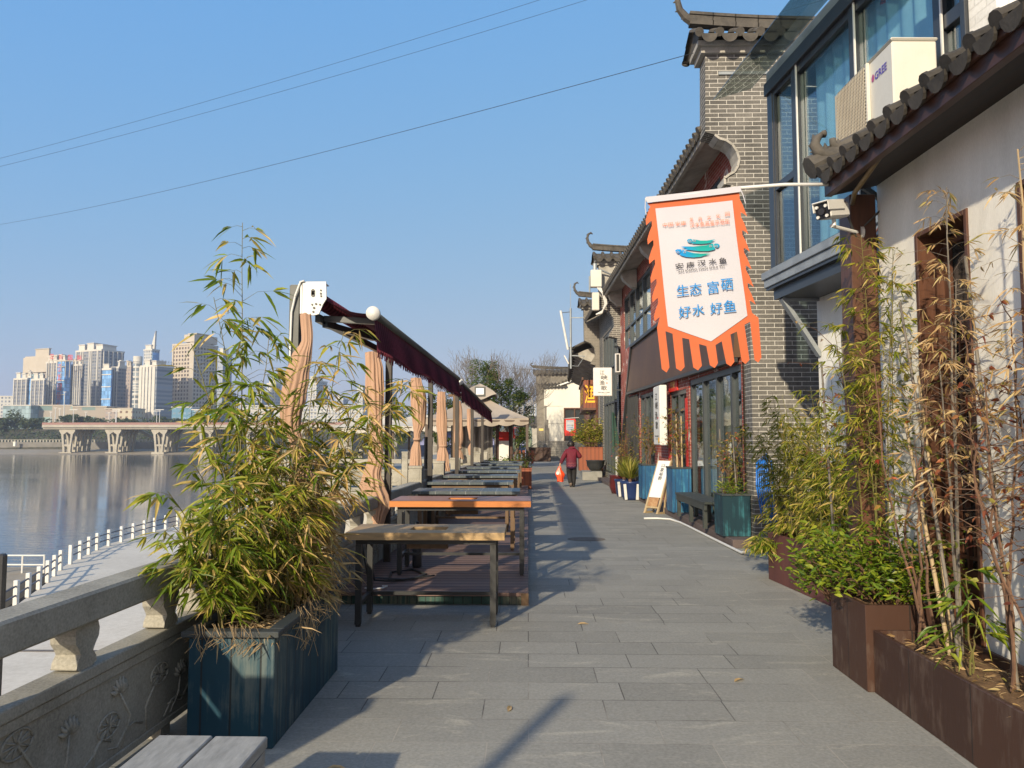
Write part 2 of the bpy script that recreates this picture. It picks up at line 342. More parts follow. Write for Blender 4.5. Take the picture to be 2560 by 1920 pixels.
MT['straw'] = leafmat('dead_straw', [(0, (.30, .20, .10)), (1, (.56, .42, .24))], .2, .7)
MT['red_paint'] = mat('red_paper', (.55, .025, .015), (.48, .02, .012), 4, .6, .05, famt=.05)
MT['orange_cloth'] = mat('orange_banner_cloth', (.52, .125, .05), (.46, .105, .04), 2, .85, .1, fine=200, famt=.06)
MT['red_cloth'] = mat('red_banner_cloth', (.62, .05, .04), (.55, .04, .035), 2, .85, .1, famt=.06)
MT['white_cloth'] = mat('white_banner_cloth', (.455, .455, .50), (.43, .43, .475), 2, .85, .1, fine=200, famt=.05)
MT['sign_white'] = mat('white_lightbox_face', (.66, .66, .64), (.62, .62, .59), 2, .4, 0, famt=.04)
MT['ink'] = mat('black_ink', (.02, .018, .02), (.03, .026, .03), 5, .6, 0)
MT['ink_blue'] = mat('blue_ink', (.02, .19, .50), (.03, .22, .50), 5, .7, 0)
MT['ink_orange'] = mat('orange_ink', (.78, .22, .10), (.74, .20, .09), 5, .7, 0)
MT['yellow'] = mat('yellow_sign_letters', (.85, .48, .03), (.8, .42, .02), 5, .5, 0)
MT['red_wood'] = planks('red_brown_shop_boards', (.17, .045, .02), (.225, .065, .028), .14, 'u', .5, gap=.006)
MT['orange_planter'] = planks('orange_brown_boards', (.22, .062, .03), (.28, .085, .036), .16, 'u', .55, gap=.008)
MT['skin'] = mat('skin', (.52, .32, .23), (.46, .27, .19), 8, .6, .05)
MT['hair'] = mat('black_hair', (.012, .010, .010), (.02, .017, .016), 30, .5, .4)
MT['trousers'] = mat('black_trousers', (.012, .012, .014), (.02, .02, .022), 6, .8, .2)
MT['shoe'] = mat('grey_brown_shoe', (.16, .12, .095), (.10, .078, .06), 8, .7, .2)
MT['bag'] = mat('red_plastic_bag', (.80, .085, .02), (.72, .06, .015), 5, .35, .3, spec=.5)
MT['lamp_face'] = mat('floodlight_glass', (.80, .82, .84), (.75, .77, .8), 3, .15, 0)
MT['hose_blue'] = mat('blue_hose', (.02, .16, .55), (.015, .12, .45), 5, .35, .05)
MT['tarp'] = mat('dark_green_cloth', (.015, .045, .035), (.022, .06, .045), 4, .8, .2)
MT['concrete'] = mat('pale_concrete', (.40, .39, .36), (.33, .325, .30), .35, .9, .2, fine=8, famt=.15)

# ------------------------------------------------------------------ text
def text_geo(s, bold=0.0, sep=1.0):
    cu = bpy.data.curves.new('lettering', 'FONT'); cu.body = s; cu.offset = bold; cu.resolution_u = 3; cu.space_character = sep
    o = bpy.data.objects.new('lettering', cu); COL.objects.link(o)
    dg = bpy.context.evaluated_depsgraph_get(); dg.update()
    me = o.evaluated_get(dg).to_mesh()
    vs = [tuple(v.co) for v in me.vertices]; fs = [tuple(p.vertices) for p in me.polygons]
    o.evaluated_get(dg).to_mesh_clear(); bpy.data.objects.remove(o); bpy.data.curves.remove(cu)
    xs = [v[0] for v in vs] or [0, 1]; ys = [v[1] for v in vs] or [0, 1]
    x0, x1, y0, y1 = min(xs), max(xs), min(ys), max(ys)
    return [((v[0] - x0) / (x1 - x0 or 1), (v[1] - y0) / (y1 - y0 or 1)) for v in vs], fs
def put_text(mb, s, fn, bold=0.0, sep=1.0):
    """fn maps (0..1, 0..1) of the text's own box into space"""
    vs, fs = text_geo(s, bold, sep)
    mb.add([fn(u, v) for u, v in vs], fs); return mb
def rect_fn(o, ux, uy):
    o, ux, uy = Vector(o), Vector(ux), Vector(uy)
    return lambda u, v: o + ux * u + uy * v

# ------------------------------------------------------------------ the setting: ground, water, banks
def struct(name, mb, m): return tag(mb.build(name, m), kind='structure')
n = NT('slate_paving'); v0 = n.obj(); tb = n.n('ShaderNodeTexBrick'); tb.offset = .37; tb.offset_frequency = 2; tb.squash = .82; tb.squash_frequency = 3
wob = n.noise(v0, .8, 2); vv = n.n('ShaderNodeVectorMath', operation='ADD'); n.l(v0, vv.inputs[0]); cb = n.n('ShaderNodeCombineXYZ'); n.l(n.math('MULTIPLY', wob, .03), cb.inputs[1]); n.l(cb.outputs[0], vv.inputs[1])
n.l(vv.outputs[0], tb.inputs['Vector'])
for k, val in (('Scale', 1), ('Mortar Size', .004), ('Mortar Smooth', .2), ('Bias', 0), ('Brick Width', .72), ('Row Height', .335)): tb.inputs[k].default_value = val
tb.inputs['Color1'].default_value = (.208, .205, .185, 1); tb.inputs['Color2'].default_value = (.272, .268, .242, 1); tb.inputs['Mortar'].default_value = (.10, .095, .085, 1)
big = n.noise(v0, .45, 7, .65, .6); med = n.noise(n.mapped(v0, (1, 3, 1)), 1.6, 8, .72, .8); fin = n.noise(v0, 55, 5, .7); spk = n.noise(v0, 9, 6, .7)
c = n.mix(.42, tb.outputs[0], n.ramp(big, [(.3, (.165, .162, .146)), (.55, (.225, .222, .198)), (.75, (.29, .277, .232))]))
c = n.mix(n.ramp(med, [(.55, 0), (.66, .62)]), c, (.36, .345, .29))
c = n.mix(n.ramp(spk, [(.66, 0), (.72, .5)]), c, (.10, .095, .085))
c = n.mix(.3, c, n.ramp(fin, [(.3, .1), (.7, .95)]), 'SOFT_LIGHT')
c = n.mix(n.math('MULTIPLY', tb.outputs['Fac'], .75), c, n.ramp(big, [(.45, (.06, .055, .05)), (.55, (.34, .32, .28))]))
n.col(c); n.bump(n.math('ADD', n.math('ADD', n.math('MULTIPLY', tb.outputs['Fac'], -1.2), n.math('MULTIPLY', fin, .35)), n.math('MULTIPLY', med, .8)), .35, .008)
MT['paving'] = n.done(.78, 0, .35)

m = MB(); m.box(-2.32, 9, -7, 24.9, -.35, 0); m.box(-9, 9, 24.9, 75, -.35, 0); o = struct('pavement', m, MT['paving'])
m = MB(); m.box(-2.22, 9, -7, 24.8, -7, -.35); m.box(-8.9, 9, 24.8, 75, -7, -.35); struct('embankment', m, MT['concrete'])
m = MB(); m.box(9, 400, -40, 260, -7, -.02); struct('ground', m, mat('town_ground', (.22, .21, .19), (.16, .15, .13), .1, .9, .1))

# lower terrace beside the river
n = NT('terrace_concrete'); v0 = n.obj(); a = n.noise(v0, .12, 6, .6, .5); b = n.noise(v0, 6, 6, .7)
c = n.ramp(a, [(.3, (.44, .41, .355)), (.6, (.54, .505, .44)), (.75, (.44, .385, .31))]); c = n.mix(.25, c, n.ramp(b, [(.3, .1), (.7, .9)]), 'SOFT_LIGHT'); n.col(c); n.bump(b, .2, .02)
MT['terrace'] = n.done(.9, 0, .2)
edge = [(-12, -30), (-16.5, 16), (-20, 29.9), (-21.9, 35), (-23.8, 39.2), (-24.6, 42), (-26.2, 48), (-26.6, 55), (-26.3, 64), (-24, 90), (-18, 140)]
poly = edge + [(-2, 140), (-2, -30)]
m = MB(); m.prism(poly, -7.4, -5, lambda a, b, d: Vector((a, b, d))); struct('river_terrace', m, MT['terrace'])
m = MB(); m.prism([(-14, 0), (-22, 28), (-25.5, 38), (-27.5, 44), (-31, 44), (-31, 25), (-26, 0)], -7.4, -5.75, lambda a, b, d: Vector((a, b, d)))
n = NT('shore_sand'); a = n.noise(n.obj(), .4, 7, .65, .5); n.col(n.ramp(a, [(.3, (.22, .19, .145)), (.7, (.33, .29, .23))])); n.bump(a, .5, .1); MT['sand'] = n.done(.95, 0, .2)
struct('shore', m, MT['sand'])
# kerb lines across the terrace
m = MB(); m.box(-16.5, -6, 17.4, 17.7, -5.01, -4.985); m.box(-18, -4, 24, 24.2, -5.01, -4.985); struct('drain_strip', m, mat('drain_strip', (.16, .14, .12), (.10, .09, .08), 4))

n = NT('river_water'); n.col((.018, .038, .060)); v0 = n.obj()
a = n.noise(n.mapped(v0, (.12, .5, 1)), 3.2, 4, .55, .2); b = n.noise(n.mapped(v0, (.02, .05, 1)), 1.2, 3, .5)
n.bump(n.math('MULTIPLY', a, n.ramp(b, [(.35, .45), (.65, 1)])), .34, .10); MT['water'] = n.done(.07, 0, .5)
m = MB(); m.add([(-900, -60, -6.6), (-1.8, -60, -6.6), (-1.8, 900, -6.6), (-900, 900, -6.6)], [(0, 1, 2, 3)]); struct('river', m, MT['water'])

# far bank: sand spit, sloping embankment, plateau to the horizon
def ribbon(name, rows, mt, jit=0):
    mb = MB(); k = len(rows[0]); nv = len(rows)
    vs = [Vector(p) + Vector((0, rnd(-jit, jit), 0)) for r_ in rows for p in r_]
    mb.add(vs, [(j * k + i, j * k + i + 1, (j + 1) * k + i + 1, (j + 1) * k + i) for j in range(nv - 1) for i in range(k - 1)])
    return struct(name, mb, mt)
xs = [-700 + 20 * i for i in range(33)]
def spit(x): return 372 + 9 * math.sin(x * .021) + (34 if x > -190 else 0) * min(1, (x + 190) / 60 if x > -190 else 0) + 4 * math.sin(x * .09)
rows = [[(x, spit(x), -6.9) for x in xs], [(x, spit(x) + 7, -6.1) for x in xs], [(x, 404 + 14, -4.9) for x in xs], [(x, 426, -4.5) for x in xs]]
ribbon('sandbar', rows, MT['sand'], 1)
n = NT('overgrown_embankment'); a = n.noise(n.obj(), .09, 8, .7, .8); b = n.noise(n.obj(), .9, 6, .7)
c = n.ramp(a, [(.32, (.035, .042, .028)), (.5, (.07, .068, .048)), (.66, (.12, .105, .08))]); c = n.mix(.4, c, n.ramp(b, [(.3, .08), (.7, .9)]), 'SOFT_LIGHT'); n.col(c); n.bump(b, .7, 1.0); MT['bank'] = n.done(.95, 0, .15)
rows = [[(x, 424, -5.2) for x in xs], [(x, 426, 0.5 - 1.2) for x in xs], [(x, 436, -.4) for x in xs], [(x, 462, 7.0) for x in xs], [(x, 470, 7.4) for x in xs]]
ribbon('far_embankment', rows, MT['bank'], 1.5)
m = MB(); m.add([(-4500, 466, 7.3), (4500, 466, 7.3), (4500, 8000, 7.3), (-4500, 8000, 7.3)], [(0, 1, 2, 3)]); m.add([(-60, 466, 7.3), (400, 466, 7.3), (400, 240, 3.0), (-20, 260, 3.0)], [(0, 1, 2, 3)])
struct('far_ground', m, mat('far_ground', (.13, .13, .10), (.09, .10, .07), .02, .95, 0))
rows = []
def ridge(name, Y, base, amp, x0, x1, seed, mt):
    k = 60; mb = MB(); vs = []
    for j in range(5):
        for i in range(k + 1):
            x = x0 + (x1 - x0) * i / k; h = base + amp * (noise.noise((x * .0016, seed, 0)) + .5 * noise.noise((x * .005, seed, 3)) + .45)
            vs.append((x, Y + j * 250, 7 + max(0, h) * [0, .55, 1, .7, 0][j] + 12 * noise.noise((x * .01, j * 2.1, seed))))
    mb.add(vs, [(j * (k + 1) + i, j * (k + 1) + i + 1, (j + 1) * (k + 1) + i + 1, (j + 1) * (k + 1) + i) for j in range(4) for i in range(k)])
    return struct(name, mb, mt)
MT['hill'] = mat('wooded_hill', (.05, .065, .045), (.08, .085, .06), .01, .95, 0)
ridge('hills', 3800, 40, 60, -3800, 3800, 4.2, MT['hill'])

# ------------------------------------------------------------------ tiled roof pieces
def tile_field(mb, o, along, slope, length, wide, sp=.22, r=.055, drip=True, seglen=.22):
    """rolls of half-round tile running up `slope` from the eave line o..o+along*wide, with pans and round ends"""
    o, al, sl = Vector(o), Vector(along).normalized(), Vector(slope).normalized(); nr = al.cross(sl).normalized()
    if nr.z < 0: nr = -nr
    k = max(1, int(round(wide / sp))); sp = wide / k
    mb.add([o - nr * .03, o + al * wide - nr * .03, o + al * wide + sl * length - nr * .03, o + sl * length - nr * .03], [(0, 1, 2, 3)])
    for i in range(k + 1):
        p = o + al * (sp * i); ns = max(1, int(length / seglen)); rows = []
        for j in range(ns * 2):
            t = (j // 2 + (j % 2)) / ns; rr = r * (1.0 if j % 2 == 0 else .86); base = p + sl * (length * t)
            rows.append([base + al * (rr * math.cos(q)) + nr * (rr * math.sin(q)) for q in [math.pi * h / 5 for h in range(6)]])
        vs = [v for rw in rows for v in rw]; nf = len(rows)
        fs = [(a * 6 + h, a * 6 + h + 1, (a + 1) * 6 + h + 1, (a + 1) * 6 + h) for a in range(nf - 1) for h in range(5)]
        mb.add(vs, fs)
        cx = p - sl * .012; disc = [cx + al * (r * 1.12 * math.cos(2 * math.pi * h / 10)) + nr * (r * 1.12 * math.sin(2 * math.pi * h / 10)) for h in range(10)]
        dn = [d + sl * .03 for d in disc]; mb.add(disc + dn, [tuple(range(10))] + [(h, (h + 1) % 10, 10 + (h + 1) % 10, 10 + h) for h in range(10)])
        if drip and i < k:
            c = p + al * sp / 2 - nr * .02 - sl * .02; dirn = (-nr - sl * .35).normalized()
            pts = [c + al * ((sp / 2 - r * .5) * math.cos(math.pi + math.pi * h / 8)) - dirn * (sp * .42 * math.sin(math.pi + math.pi * h / 8)) for h in range(9)]
            ds = [q + sl * .025 for q in pts]; mb.add(pts + ds, [tuple(range(9)), tuple(range(9, 18))[::-1]] + [(h, h + 1, h + 10, h + 9) for h in range(8)] + [(8, 0, 9, 17)])
            for s_ in range(ns): # pan
                q0 = o + al * (sp * (i + .5)) + sl * (length * s_ / ns) - nr * .022; q1 = q0 + sl * (length / ns) - nr * .012
                w2 = sp / 2 - r * .6; mb.add([q0 - al * w2, q0 + al * w2, q1 + al * w2, q1 - al * w2, q0 - nr * .025, q1 - nr * .02], [(0, 4, 5, 3), (4, 1, 2, 5)])

def pier_cap(x0, x1, yc, z, parent, dep=.5, lift=.42, sp=.3, rise=.26, tip=1.0):
    """little double-pitched tile roof on a fire wall, ridge along X, horn at the x0 end"""
    m = MB(); m.box(x0 - .04, x1, yc - .25, yc + .25, z, z + .09); m.box(x0 - .10, x1, yc - .31, yc + .31, z + .09, z + .17); m.build('cornice', MT['plaster_grey'], parent)
    t = MB(); ez = z + .2
    tile_field(t, (x0 - .12, yc - dep, ez), (1, 0, 0), (0, dep, rise), math.hypot(dep, rise), x1 - x0 + .12, sp, .06)
    tile_field(t, (x0 - .12, yc + dep, ez), (1, 0, 0), (0, -dep, rise), math.hypot(dep, rise), x1 - x0 + .12, sp, .06, drip=False)
    t.prism([(-dep, ez - .02), (dep, ez - .02), (0, ez + rise)], x0 - .1, x0 - .04, lambda a, b, d: Vector((d, yc + a, b)))
    t.build('tiles', MT['tile'], parent)
    r_ = MB(); L = x1 - x0; pts = []
    for i in range(15):
        f = i / 14; pts.append((x0 - .16 + (L + .16) * f, yc, ez + rise + .03 + .12 * (2 * f - 1) ** 2))
    for k, (w_, dz, h_) in enumerate(((.15, .0, .08), (.11, .075, .09), (.15, .145, .045))):
        for a, b in zip(pts[:-1], pts[1:]): r_.bar((a[0], yc, a[2] + dz), (b[0] + .012, yc, b[2] + dz), w_, h_)
    zz = pts[0][2] + .1; hs = tip
    hp = [(x0 - .10, zz - .08), (x0 - .22, zz), (x0 - .31, zz + .12 * hs), (x0 - .34, zz + .27 * hs), (x0 - .30, zz + .40 * hs), (x0 - .21, zz + .45 * hs), (x0 - .16, zz + .40 * hs)]
    r_.tube([(a, yc, b) for a, b in hp], [.08, .068, .056, .046, .040, .035, .022], 7)
    for k in range(1, 5): r_.tube([(hp[k][0], yc, hp[k][1]), (hp[k][0] - .07, yc, hp[k][1] - .03)], [.035, .008], 5)
    r_.build('ridge_horn', MT['tile'], parent, smooth=False)

def wall_open(mb, y0, y1, z0, z1, opens, x, depth):
    """wall in the local plane x (street side) with openings (ya,yb,za,zb) and reveals going to x+depth"""
    ys = sorted({y0, y1, *[a for o in opens for a in o[:2]]}); zs = sorted({z0, z1, *[a for o in opens for a in o[2:]]})
    inside = lambda y, z: any(o[0] < y < o[1] and o[2] < z < o[3] for o in opens)
    for a, b in zip(ys[:-1], ys[1:]):
        for c, d in zip(zs[:-1], zs[1:]):
            if inside((a + b) / 2, (c + d) / 2): continue
            mb.add([(x, a, c), (x, a, d), (x, b, d), (x, b, c)], [(0, 1, 2, 3)])
    for a, b, c, d in opens:
        X = x + depth; mb.add([(x, a, c), (x, b, c), (x, b, d), (x, a, d), (X, a, c), (X, b, c), (X, b, d), (X, a, d)], [(0, 4, 5, 1), (1, 5, 6, 2), (2, 6, 7, 3), (3, 7, 4, 0)])
    return mb

# ------------------------------------------------------------------ right: white plaster house with a tiled eave
W = thing('plaster_house', 'white plaster house with dark wooden eave, grey roof tiles and tall lattice windows', 'house', 2.66, 5.8, 0, .02)
L = world_of(W)
m = MB(L); wall_open(m, -9, 0, 0, 3.56, [(-1.14, -.53, .3, 3.0), (-2.45, -1.60, .3, 3.0), (-3.9, -3.1, .3, 3.0)], 0, .22)
m.add([(0, 0, 0), (0, 0, 3.56), (5, 0, 3.56), (5, 0, 0)], [(0, 1, 2, 3)]); m.add([(0, -9, 0), (5, -9, 0), (5, -9, 3.56), (0, -9, 3.56)], [(0, 1, 2, 3)]); m.add([(5, 0, 0), (5, 0, 3.56), (5, -9, 3.56), (5, -9, 0)], [(0, 1, 2, 3)])
m.build('wall', MT['white_plaster'], W)
for y0, y1 in ((-1.14, -.53), (-2.45, -1.60), (-3.9, -3.1)):
    m = MB(L); m.box(-.012, .215, y0, y0 + .035, .3, 3.0); m.box(-.012, .215, y1 - .035, y1, .3, 3.0); m.box(-.012, .215, y0 + .035, y1 - .035, 2.965, 3.0); m.box(-.012, .215, y0 + .035, y1 - .035, .3, .34)
    wf = m.build('window', MT['brown_wood'], W, bevel=.004)
    m = MB(L); a, b = y0 + .037, y1 - .037; X0, X1 = .165, .195
    m.box(X0, X1, a, a + .055, .34, 2.96); m.box(X0, X1, b - .055, b, .34, 2.96)
    for z in (.34, .62, .70, 1.55, 2.30, 2.9): m.box(X0, X1, a + .056, b - .056, z, z + .05)
    m.box(X0 + .01, X1 - .005, a + .056, b - .056, .39, .62)
    cx = (a + b) / 2
    for z0_ in (.76, 1.15, 1.6, 1.98):
        m.box(X0 + .003, X1 - .003, a + .13, a + .15, z0_, z0_ + .3); m.box(X0 + .003, X1 - .003, b - .15, b - .13, z0_, z0_ + .3)
        m.box(X0 + .005, X1 - .005, a + .056, b - .056, z0_ + .06, z0_ + .08); m.box(X0 + .005, X1 - .005, a + .056, b - .056, z0_ + .24, z0_ + .26)
        m.box(X0 + .006, X1 - .006, cx - .07, cx - .05, z0_ + .08, z0_ + .24); m.box(X0 + .006, X1 - .006, cx + .05, cx + .07, z0_ + .08, z0_ + .24)
    m.build('lattice', MT['brown_wood'], wf)
    m = MB(L); m.box(.198, .204, a, b, .34, 2.95); m.build('pane', MT['glass_dark'], wf)
    m = MB(L); m.add([(.30, y0 - .2, .1), (.30, y1 + .2, .1), (.30, y1 + .2, 3.1), (.30, y0 - .2, 3.1)], [(0, 1, 2, 3)]); m.build('blind', mat('grey_window_blind', (.30, .32, .31), (.24, .26, .26), 2, .8, 0), wf)
m = MB(L); m.box(-.20, -.003, .02, .22, 0, 3.46); m.build('corner_column', MT['brown_wood'], W, bevel=.006)
m = MB(L); m.box(-.40, -.345, -9, 0, 3.43, 3.57); m.box(-.43, -.40, -9, -.0, 3.52, 3.575); m.build('fascia', MT['dark_wood'], W, bevel=.004)
m = MB(L); m.prism([(-.345, 3.44), (.05, 3.53), (.05, 3.56), (-.345, 3.50)], -9, .002, lambda a, b, d: Vector((a, d, b))); m.build('soffit', MT['soffit'], W)
m = MB(L); tile_field(m, (-.455, -9, 3.60), (0, 1, 0), (1, 0, .50), 2.6, 8.93, .215, .043)
m.build('roof', MT['tile_shaded'], W)
m = MB(L)
rp = [(-.50 + .89 * t, .02, 3.66 + .45 * t) for t in (0, .6, 1.2, 1.8, 2.5)]
m.tube(rp, .09, 8); m.build('verge', MT['tile'], W)
# beast-shaped end tile on the eave corner
m = MB(L)
zq = lambda x, y, Y=5.77: L.inverted() @ at(2000 + x * .3014, y * .3014, Y)
m.tube([zq(520, 1225), zq(410, 1285), zq(310, 1300), zq(210, 1290), zq(150, 1255), zq(122, 1200), zq(140, 1150), zq(185, 1105)], [.040, .050, .056, .052, .046, .040, .032, .014], 8)
m.tube([zq(390, 1250), zq(330, 1225), zq(275, 1205), zq(268, 1150)], [.034, .034, .032, .026, .006], 7)
for q, e in (((135, 1230), (68, 1208)), ((130, 1180), (105, 1115)), ((190, 1120), (212, 1078)), ((320, 1225), (315, 1150)), ((215, 1270), (205, 1185)), ((175, 1265), (85, 1262)), ((150, 1280), (110, 1305)), ((330, 1230), (368, 1205))): q, e = zq(*q), zq(*e, 5.79); m.tube([q, q.lerp(e, .5), e], [.030, .022, .003], 6)
m.tube([zq(330, 1320), zq(280, 1390), zq(230, 1440), zq(196, 1495)], [.035, .034, .026, .008], 7)
m.build('eave_ornament', MT['tile'], W, smooth=True)
m = MB(L); m.tube([(-.36, -1.25, 3.58), (-.37, -.9, 3.46), (-.26, -.2, 3.40), (-.19, .0, 3.38)], .018, 7); m.build('conduit', mat('yellow_brown_conduit', (.20, .14, .06), (.15, .10, .045), 6, .5, .05), W, smooth=True)

# ------------------------------------------------------------------ right: house with the glazed upper floor
G = thing('glazed_house', 'white house with a dark framed glass upper floor hung with pale blue curtains', 'house', 3.02, 9.5, 0, .0997)
L = world_of(G)
m = MB(L); m.box(.52, 5, -3.62, -.12, 0, 3.42); m.build('lower_wall', MT['white_plaster'], G)
m = MB(L); m.box(-.06, 5, -3.66, .08, 3.46, 3.56); m.box(-.085, 5, -3.66, .10, 3.56, 3.655); m.build('ledge', MT['ledge'], G, bevel=.006)
m = MB(L); m.box(-.04, 5, -3.64, .06, 3.425, 3.46); m.box(.02, .50, -3.6, -.02, 3.3, 3.424); m.build('floor_slab', MT['frame_dark'], G)
m = MB(L)
zt, zb = 5.90, 3.657
for a, b in ((-.14, .0), (-.82, -.70), (-2.10, -1.99), (-3.42, -3.31), (-3.70, -3.64)): m.box(0, .12, a, b, zb, zt)
m.box(-.03, .14, -3.70, .02, zt, zt + .16); m.box(.005, .115, -3.64, -.14, zb, zb + .05)
m.box(.01, .11, -.70, -.14, 4.63, 4.72); m.box(.01, .11, -3.64, -3.42, 4.90, 5.02); m.box(.01, .11, -3.31 + .0, -2.10, zt - .09, zt); m.box(.01, .11, -1.99, -.82, zt - .09, zt)
m.box(.01, .05, -.70, -.66, zb + .05, 4.63); m.box(.01, .05, -.18, -.14, zb + .05, 4.63); m.box(.01, .05, -.70, -.66, 4.72, zt); m.box(.01, .05, -.18, -.14, 4.72, zt); m.box(.01, .05, -.66, -.18, zt - .06, zt)
m.box(.12, 4.9, -.10, -.02, zt, zt + .1); m.box(2.4, 2.5, -.10, -.02, zb, zt); m.box(1.2, 1.28, -.10, -.02, zb, zt)
m.build('window_frame', MT['frame_dark'], G, bevel=.004)
for y in (-.835, -2.115, -3.435): m = MB(L); m.box(-.012, .004, y, y + .018, zb, zt); m.build('sealing_strip', MT['white_metal'], G)
for a, b, c, d in ((-.66, -.18, zb + .05, 4.63), (-.66, -.18, 4.72, zt - .06), (-1.99, -.82, zb + .05, zt - .09), (-3.31, -2.10, zb + .05, zt - .09), (-3.64, -3.42, zb + .05, 4.90), (-3.64, -3.42, 5.02, zt)):
    m = MB(L); m.box(.05, .06, a, b, c, d); m.build('pane', MT['glass'], G)
m = MB(L); m.box(.12, 4.9, -.065, -.055, zb, zt); m.build('side_glazing', MT['glass'], G)
def curtain_sheet(L, x, y0, y1, z0, z1, amp=.03, waves=14, mt='curtain_blue', parent=None):
    m = MB(L); k = waves * 8
    m.grid(lambda u, v: (x + amp * math.sin(u * waves * 6.283 + .5 * math.sin(3 * v)) * (.7 + .3 * math.sin(u * 31)), y0 + (y1 - y0) * u, z0 + (z1 - z0) * v), k, 4)
    return m.build('curtain', MT[mt], parent, smooth=True)
curtain_sheet(L, .17, -3.62, -.95, zb + .02, zt - .02, .035, 13, 'curtain_blue', G)
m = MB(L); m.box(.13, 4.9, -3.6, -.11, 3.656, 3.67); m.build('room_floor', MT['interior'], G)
m = MB(L); m.box(3.0, 3.1, -3.6, -.11, 3.68, 5.89); m.build('room_wall', mat('room_wall', (.45, .44, .40), (.40, .39, .36), 2, .9, 0), G)
m = MB(L); m.box(.0, 5, -3.7, .0, zt + .165, zt + .3); m.build('roof', MT['ledge'], G)
m = MB(L)
for k in range(4): m.prism([(-.55, 6.02), (-.02, 6.20), (-.02, 6.212), (-.55, 6.032)], .42 - 1.05 * (k + 1) + .012, .42 - 1.05 * k, lambda a, b, d: Vector((a, d, b)))
m.build('glass_canopy', MT['awning_glass'], G)
m = MB(L); m.box(.03, 5, -4.0, -3.705, 3.66, 7.2); m.build('upper_wall', MT['white_brick'], G)
m = MB(L); m.box(-.30, .02, -4.02, -3.70, 5.36, 5.52); m.box(-.22, .02, -4.02, -3.70, 5.22, 5.36); m.box(-.38, .02, -4.04, -3.70, 5.52, 5.66); m.build('corbel', MT['white_metal'], G, bevel=.008)
m = MB(L); m.bar((.06, -.16, 3.3), (.52, -.16, 2.60), .09, .05); m.bar((.06, -.16, 3.30), (.52, -.16, 3.30), .06, .06); m.build('strut', MT['ledge'], G)
m = MB(L); m.tube([(-.03, -2.55, 3.60), (-.05, -2.52, 3.52), (-.05, -2.40, 3.46), (-.04, -2.40, 3.36)], .016, 6); m.build('copper_pipe', mat('orange_pipe', (.42, .13, .05), (.36, .11, .04), 6, .4), G)
m = MB(L); m.tube([(.2, -2.3, zt - .02), (.19, -2.31, zt - .12)], [.02, .035], 6); m.build('red_tassel', MT['red_paint'], G)

# air conditioner in front of the glass
A = thing('air_conditioner', 'aged white air conditioner outdoor unit above the grey tiles before blue curtains', 'air conditioner', 2.90, 5.98, 3.98, .03)
L = world_of(A); hh = .78
m = MB(L); m.box(0, .36, 0, .98, 0, hh); m.box(-.012, .372, -.012, .992, hh, hh + .025); m.build('casing', MT['ac_white'], A, bevel=.012)
m = MB(L); m.box(-.022, -.002, .40, .97, .03, hh - .02); m.build('grille_back', mat('fan_shadow', (.03, .03, .03), None, 4, .9, 0), A)
m = MB(L)
for k in range(24): m.box(-.034, -.024, .40, .97, .045 + k * .03, .057 + k * .03)
for k in range(20): m.box(-.040, -.034, .41 + k * .029, .418 + k * .029, .03, hh - .02)
m.build('fan_grille', mat('beige_grille', (.36, .33, .27), (.3, .27, .22), 6, .5, 0), A)
m = MB(L); m.box(-.03, -.002, .375, .40, 0, hh); m.build('front_strip', MT['ac_white'], A)
m = MB(L); put_text(m, 'GREE', lambda u, v: L.inverted() @ (L @ Vector((-.004, .285 - .20 * u, .585 + .065 * v))), .02); m.build('lettering', mat('purple_ink', (.10, .07, .42), None, 5, .5, 0), A)
m = MB(L); m.add([(-.004, .325 + .03 * math.cos(t), .62 + .034 * math.sin(t)) for t in [math.pi / 2 + math.pi * k / 8 for k in range(9)]], [tuple(range(9))]); m.add([(-.0045, .319 + .024 * math.cos(t), .618 + .03 * math.sin(t)) for t in [-math.pi / 2 + math.pi * k / 8 for k in range(9)]], [tuple(range(9))]); m.build('emblem', mat('red_blue_emblem', (.5, .06, .10), (.12, .08, .4), 30, .5, 0), A)
m = MB(L); m.bar((0, .1, -.03), (.60, .1, -.03), .05, .05); m.bar((0, .88, -.03), (.60, .88, -.03), .05, .05); m.bar((.05, .1, -.05), (.55, .1, -.4), .04); m.bar((.05, .88, -.05), (.55, .88, -.4), .04); m.build('bracket', MT['frame'], A)

# security camera on the wooden column
p = at(2150, 550, 5.86)
S = thing('security_camera', 'white bullet security camera with four lamps on the wooden column', 'security camera', p.x, p.y - .02, p.z)
L = world_of(S); head = at(2058, 529, 5.58) - p + Vector((0, .02, 0)); 
Mr = Matrix.Translation(head) @ Matrix.Rotation(-.95, 4, 'Z') @ Matrix.Rotation(.20, 4, 'X')
m = MB(L); m.box(-.055, .055, 0, .26, -.055, .06, Mr); m.build('housing', MT['white_metal'], S, bevel=.014)
m = MB(L); m.box(-.064, .064, -.035, .20, .064, .074, Mr); m.box(-.066, -.058, -.03, .18, .0, .066, Mr); m.box(.058, .066, -.03, .18, .0, .066, Mr); m.build('hood', MT['white_metal'], S, bevel=.004)
m = MB(L); m.box(-.053, .053, -.012, -.001, -.053, .056, Mr); m.build('front_glass', mat('black_lens_glass', (.01, .01, .012), None, 5, .1, 0), S)
for sx in (-.036, .036):
    for sz in (-.036, .036):
        m = MB(L); m.lathe([(.012, -.006), (.012, .006)], n=8, M=Mr @ Matrix.Translation((sx, -.018, sz)) @ Matrix.Rotation(math.pi / 2, 4, 'X')); m.build('lamp', MT['white_metal'], S)
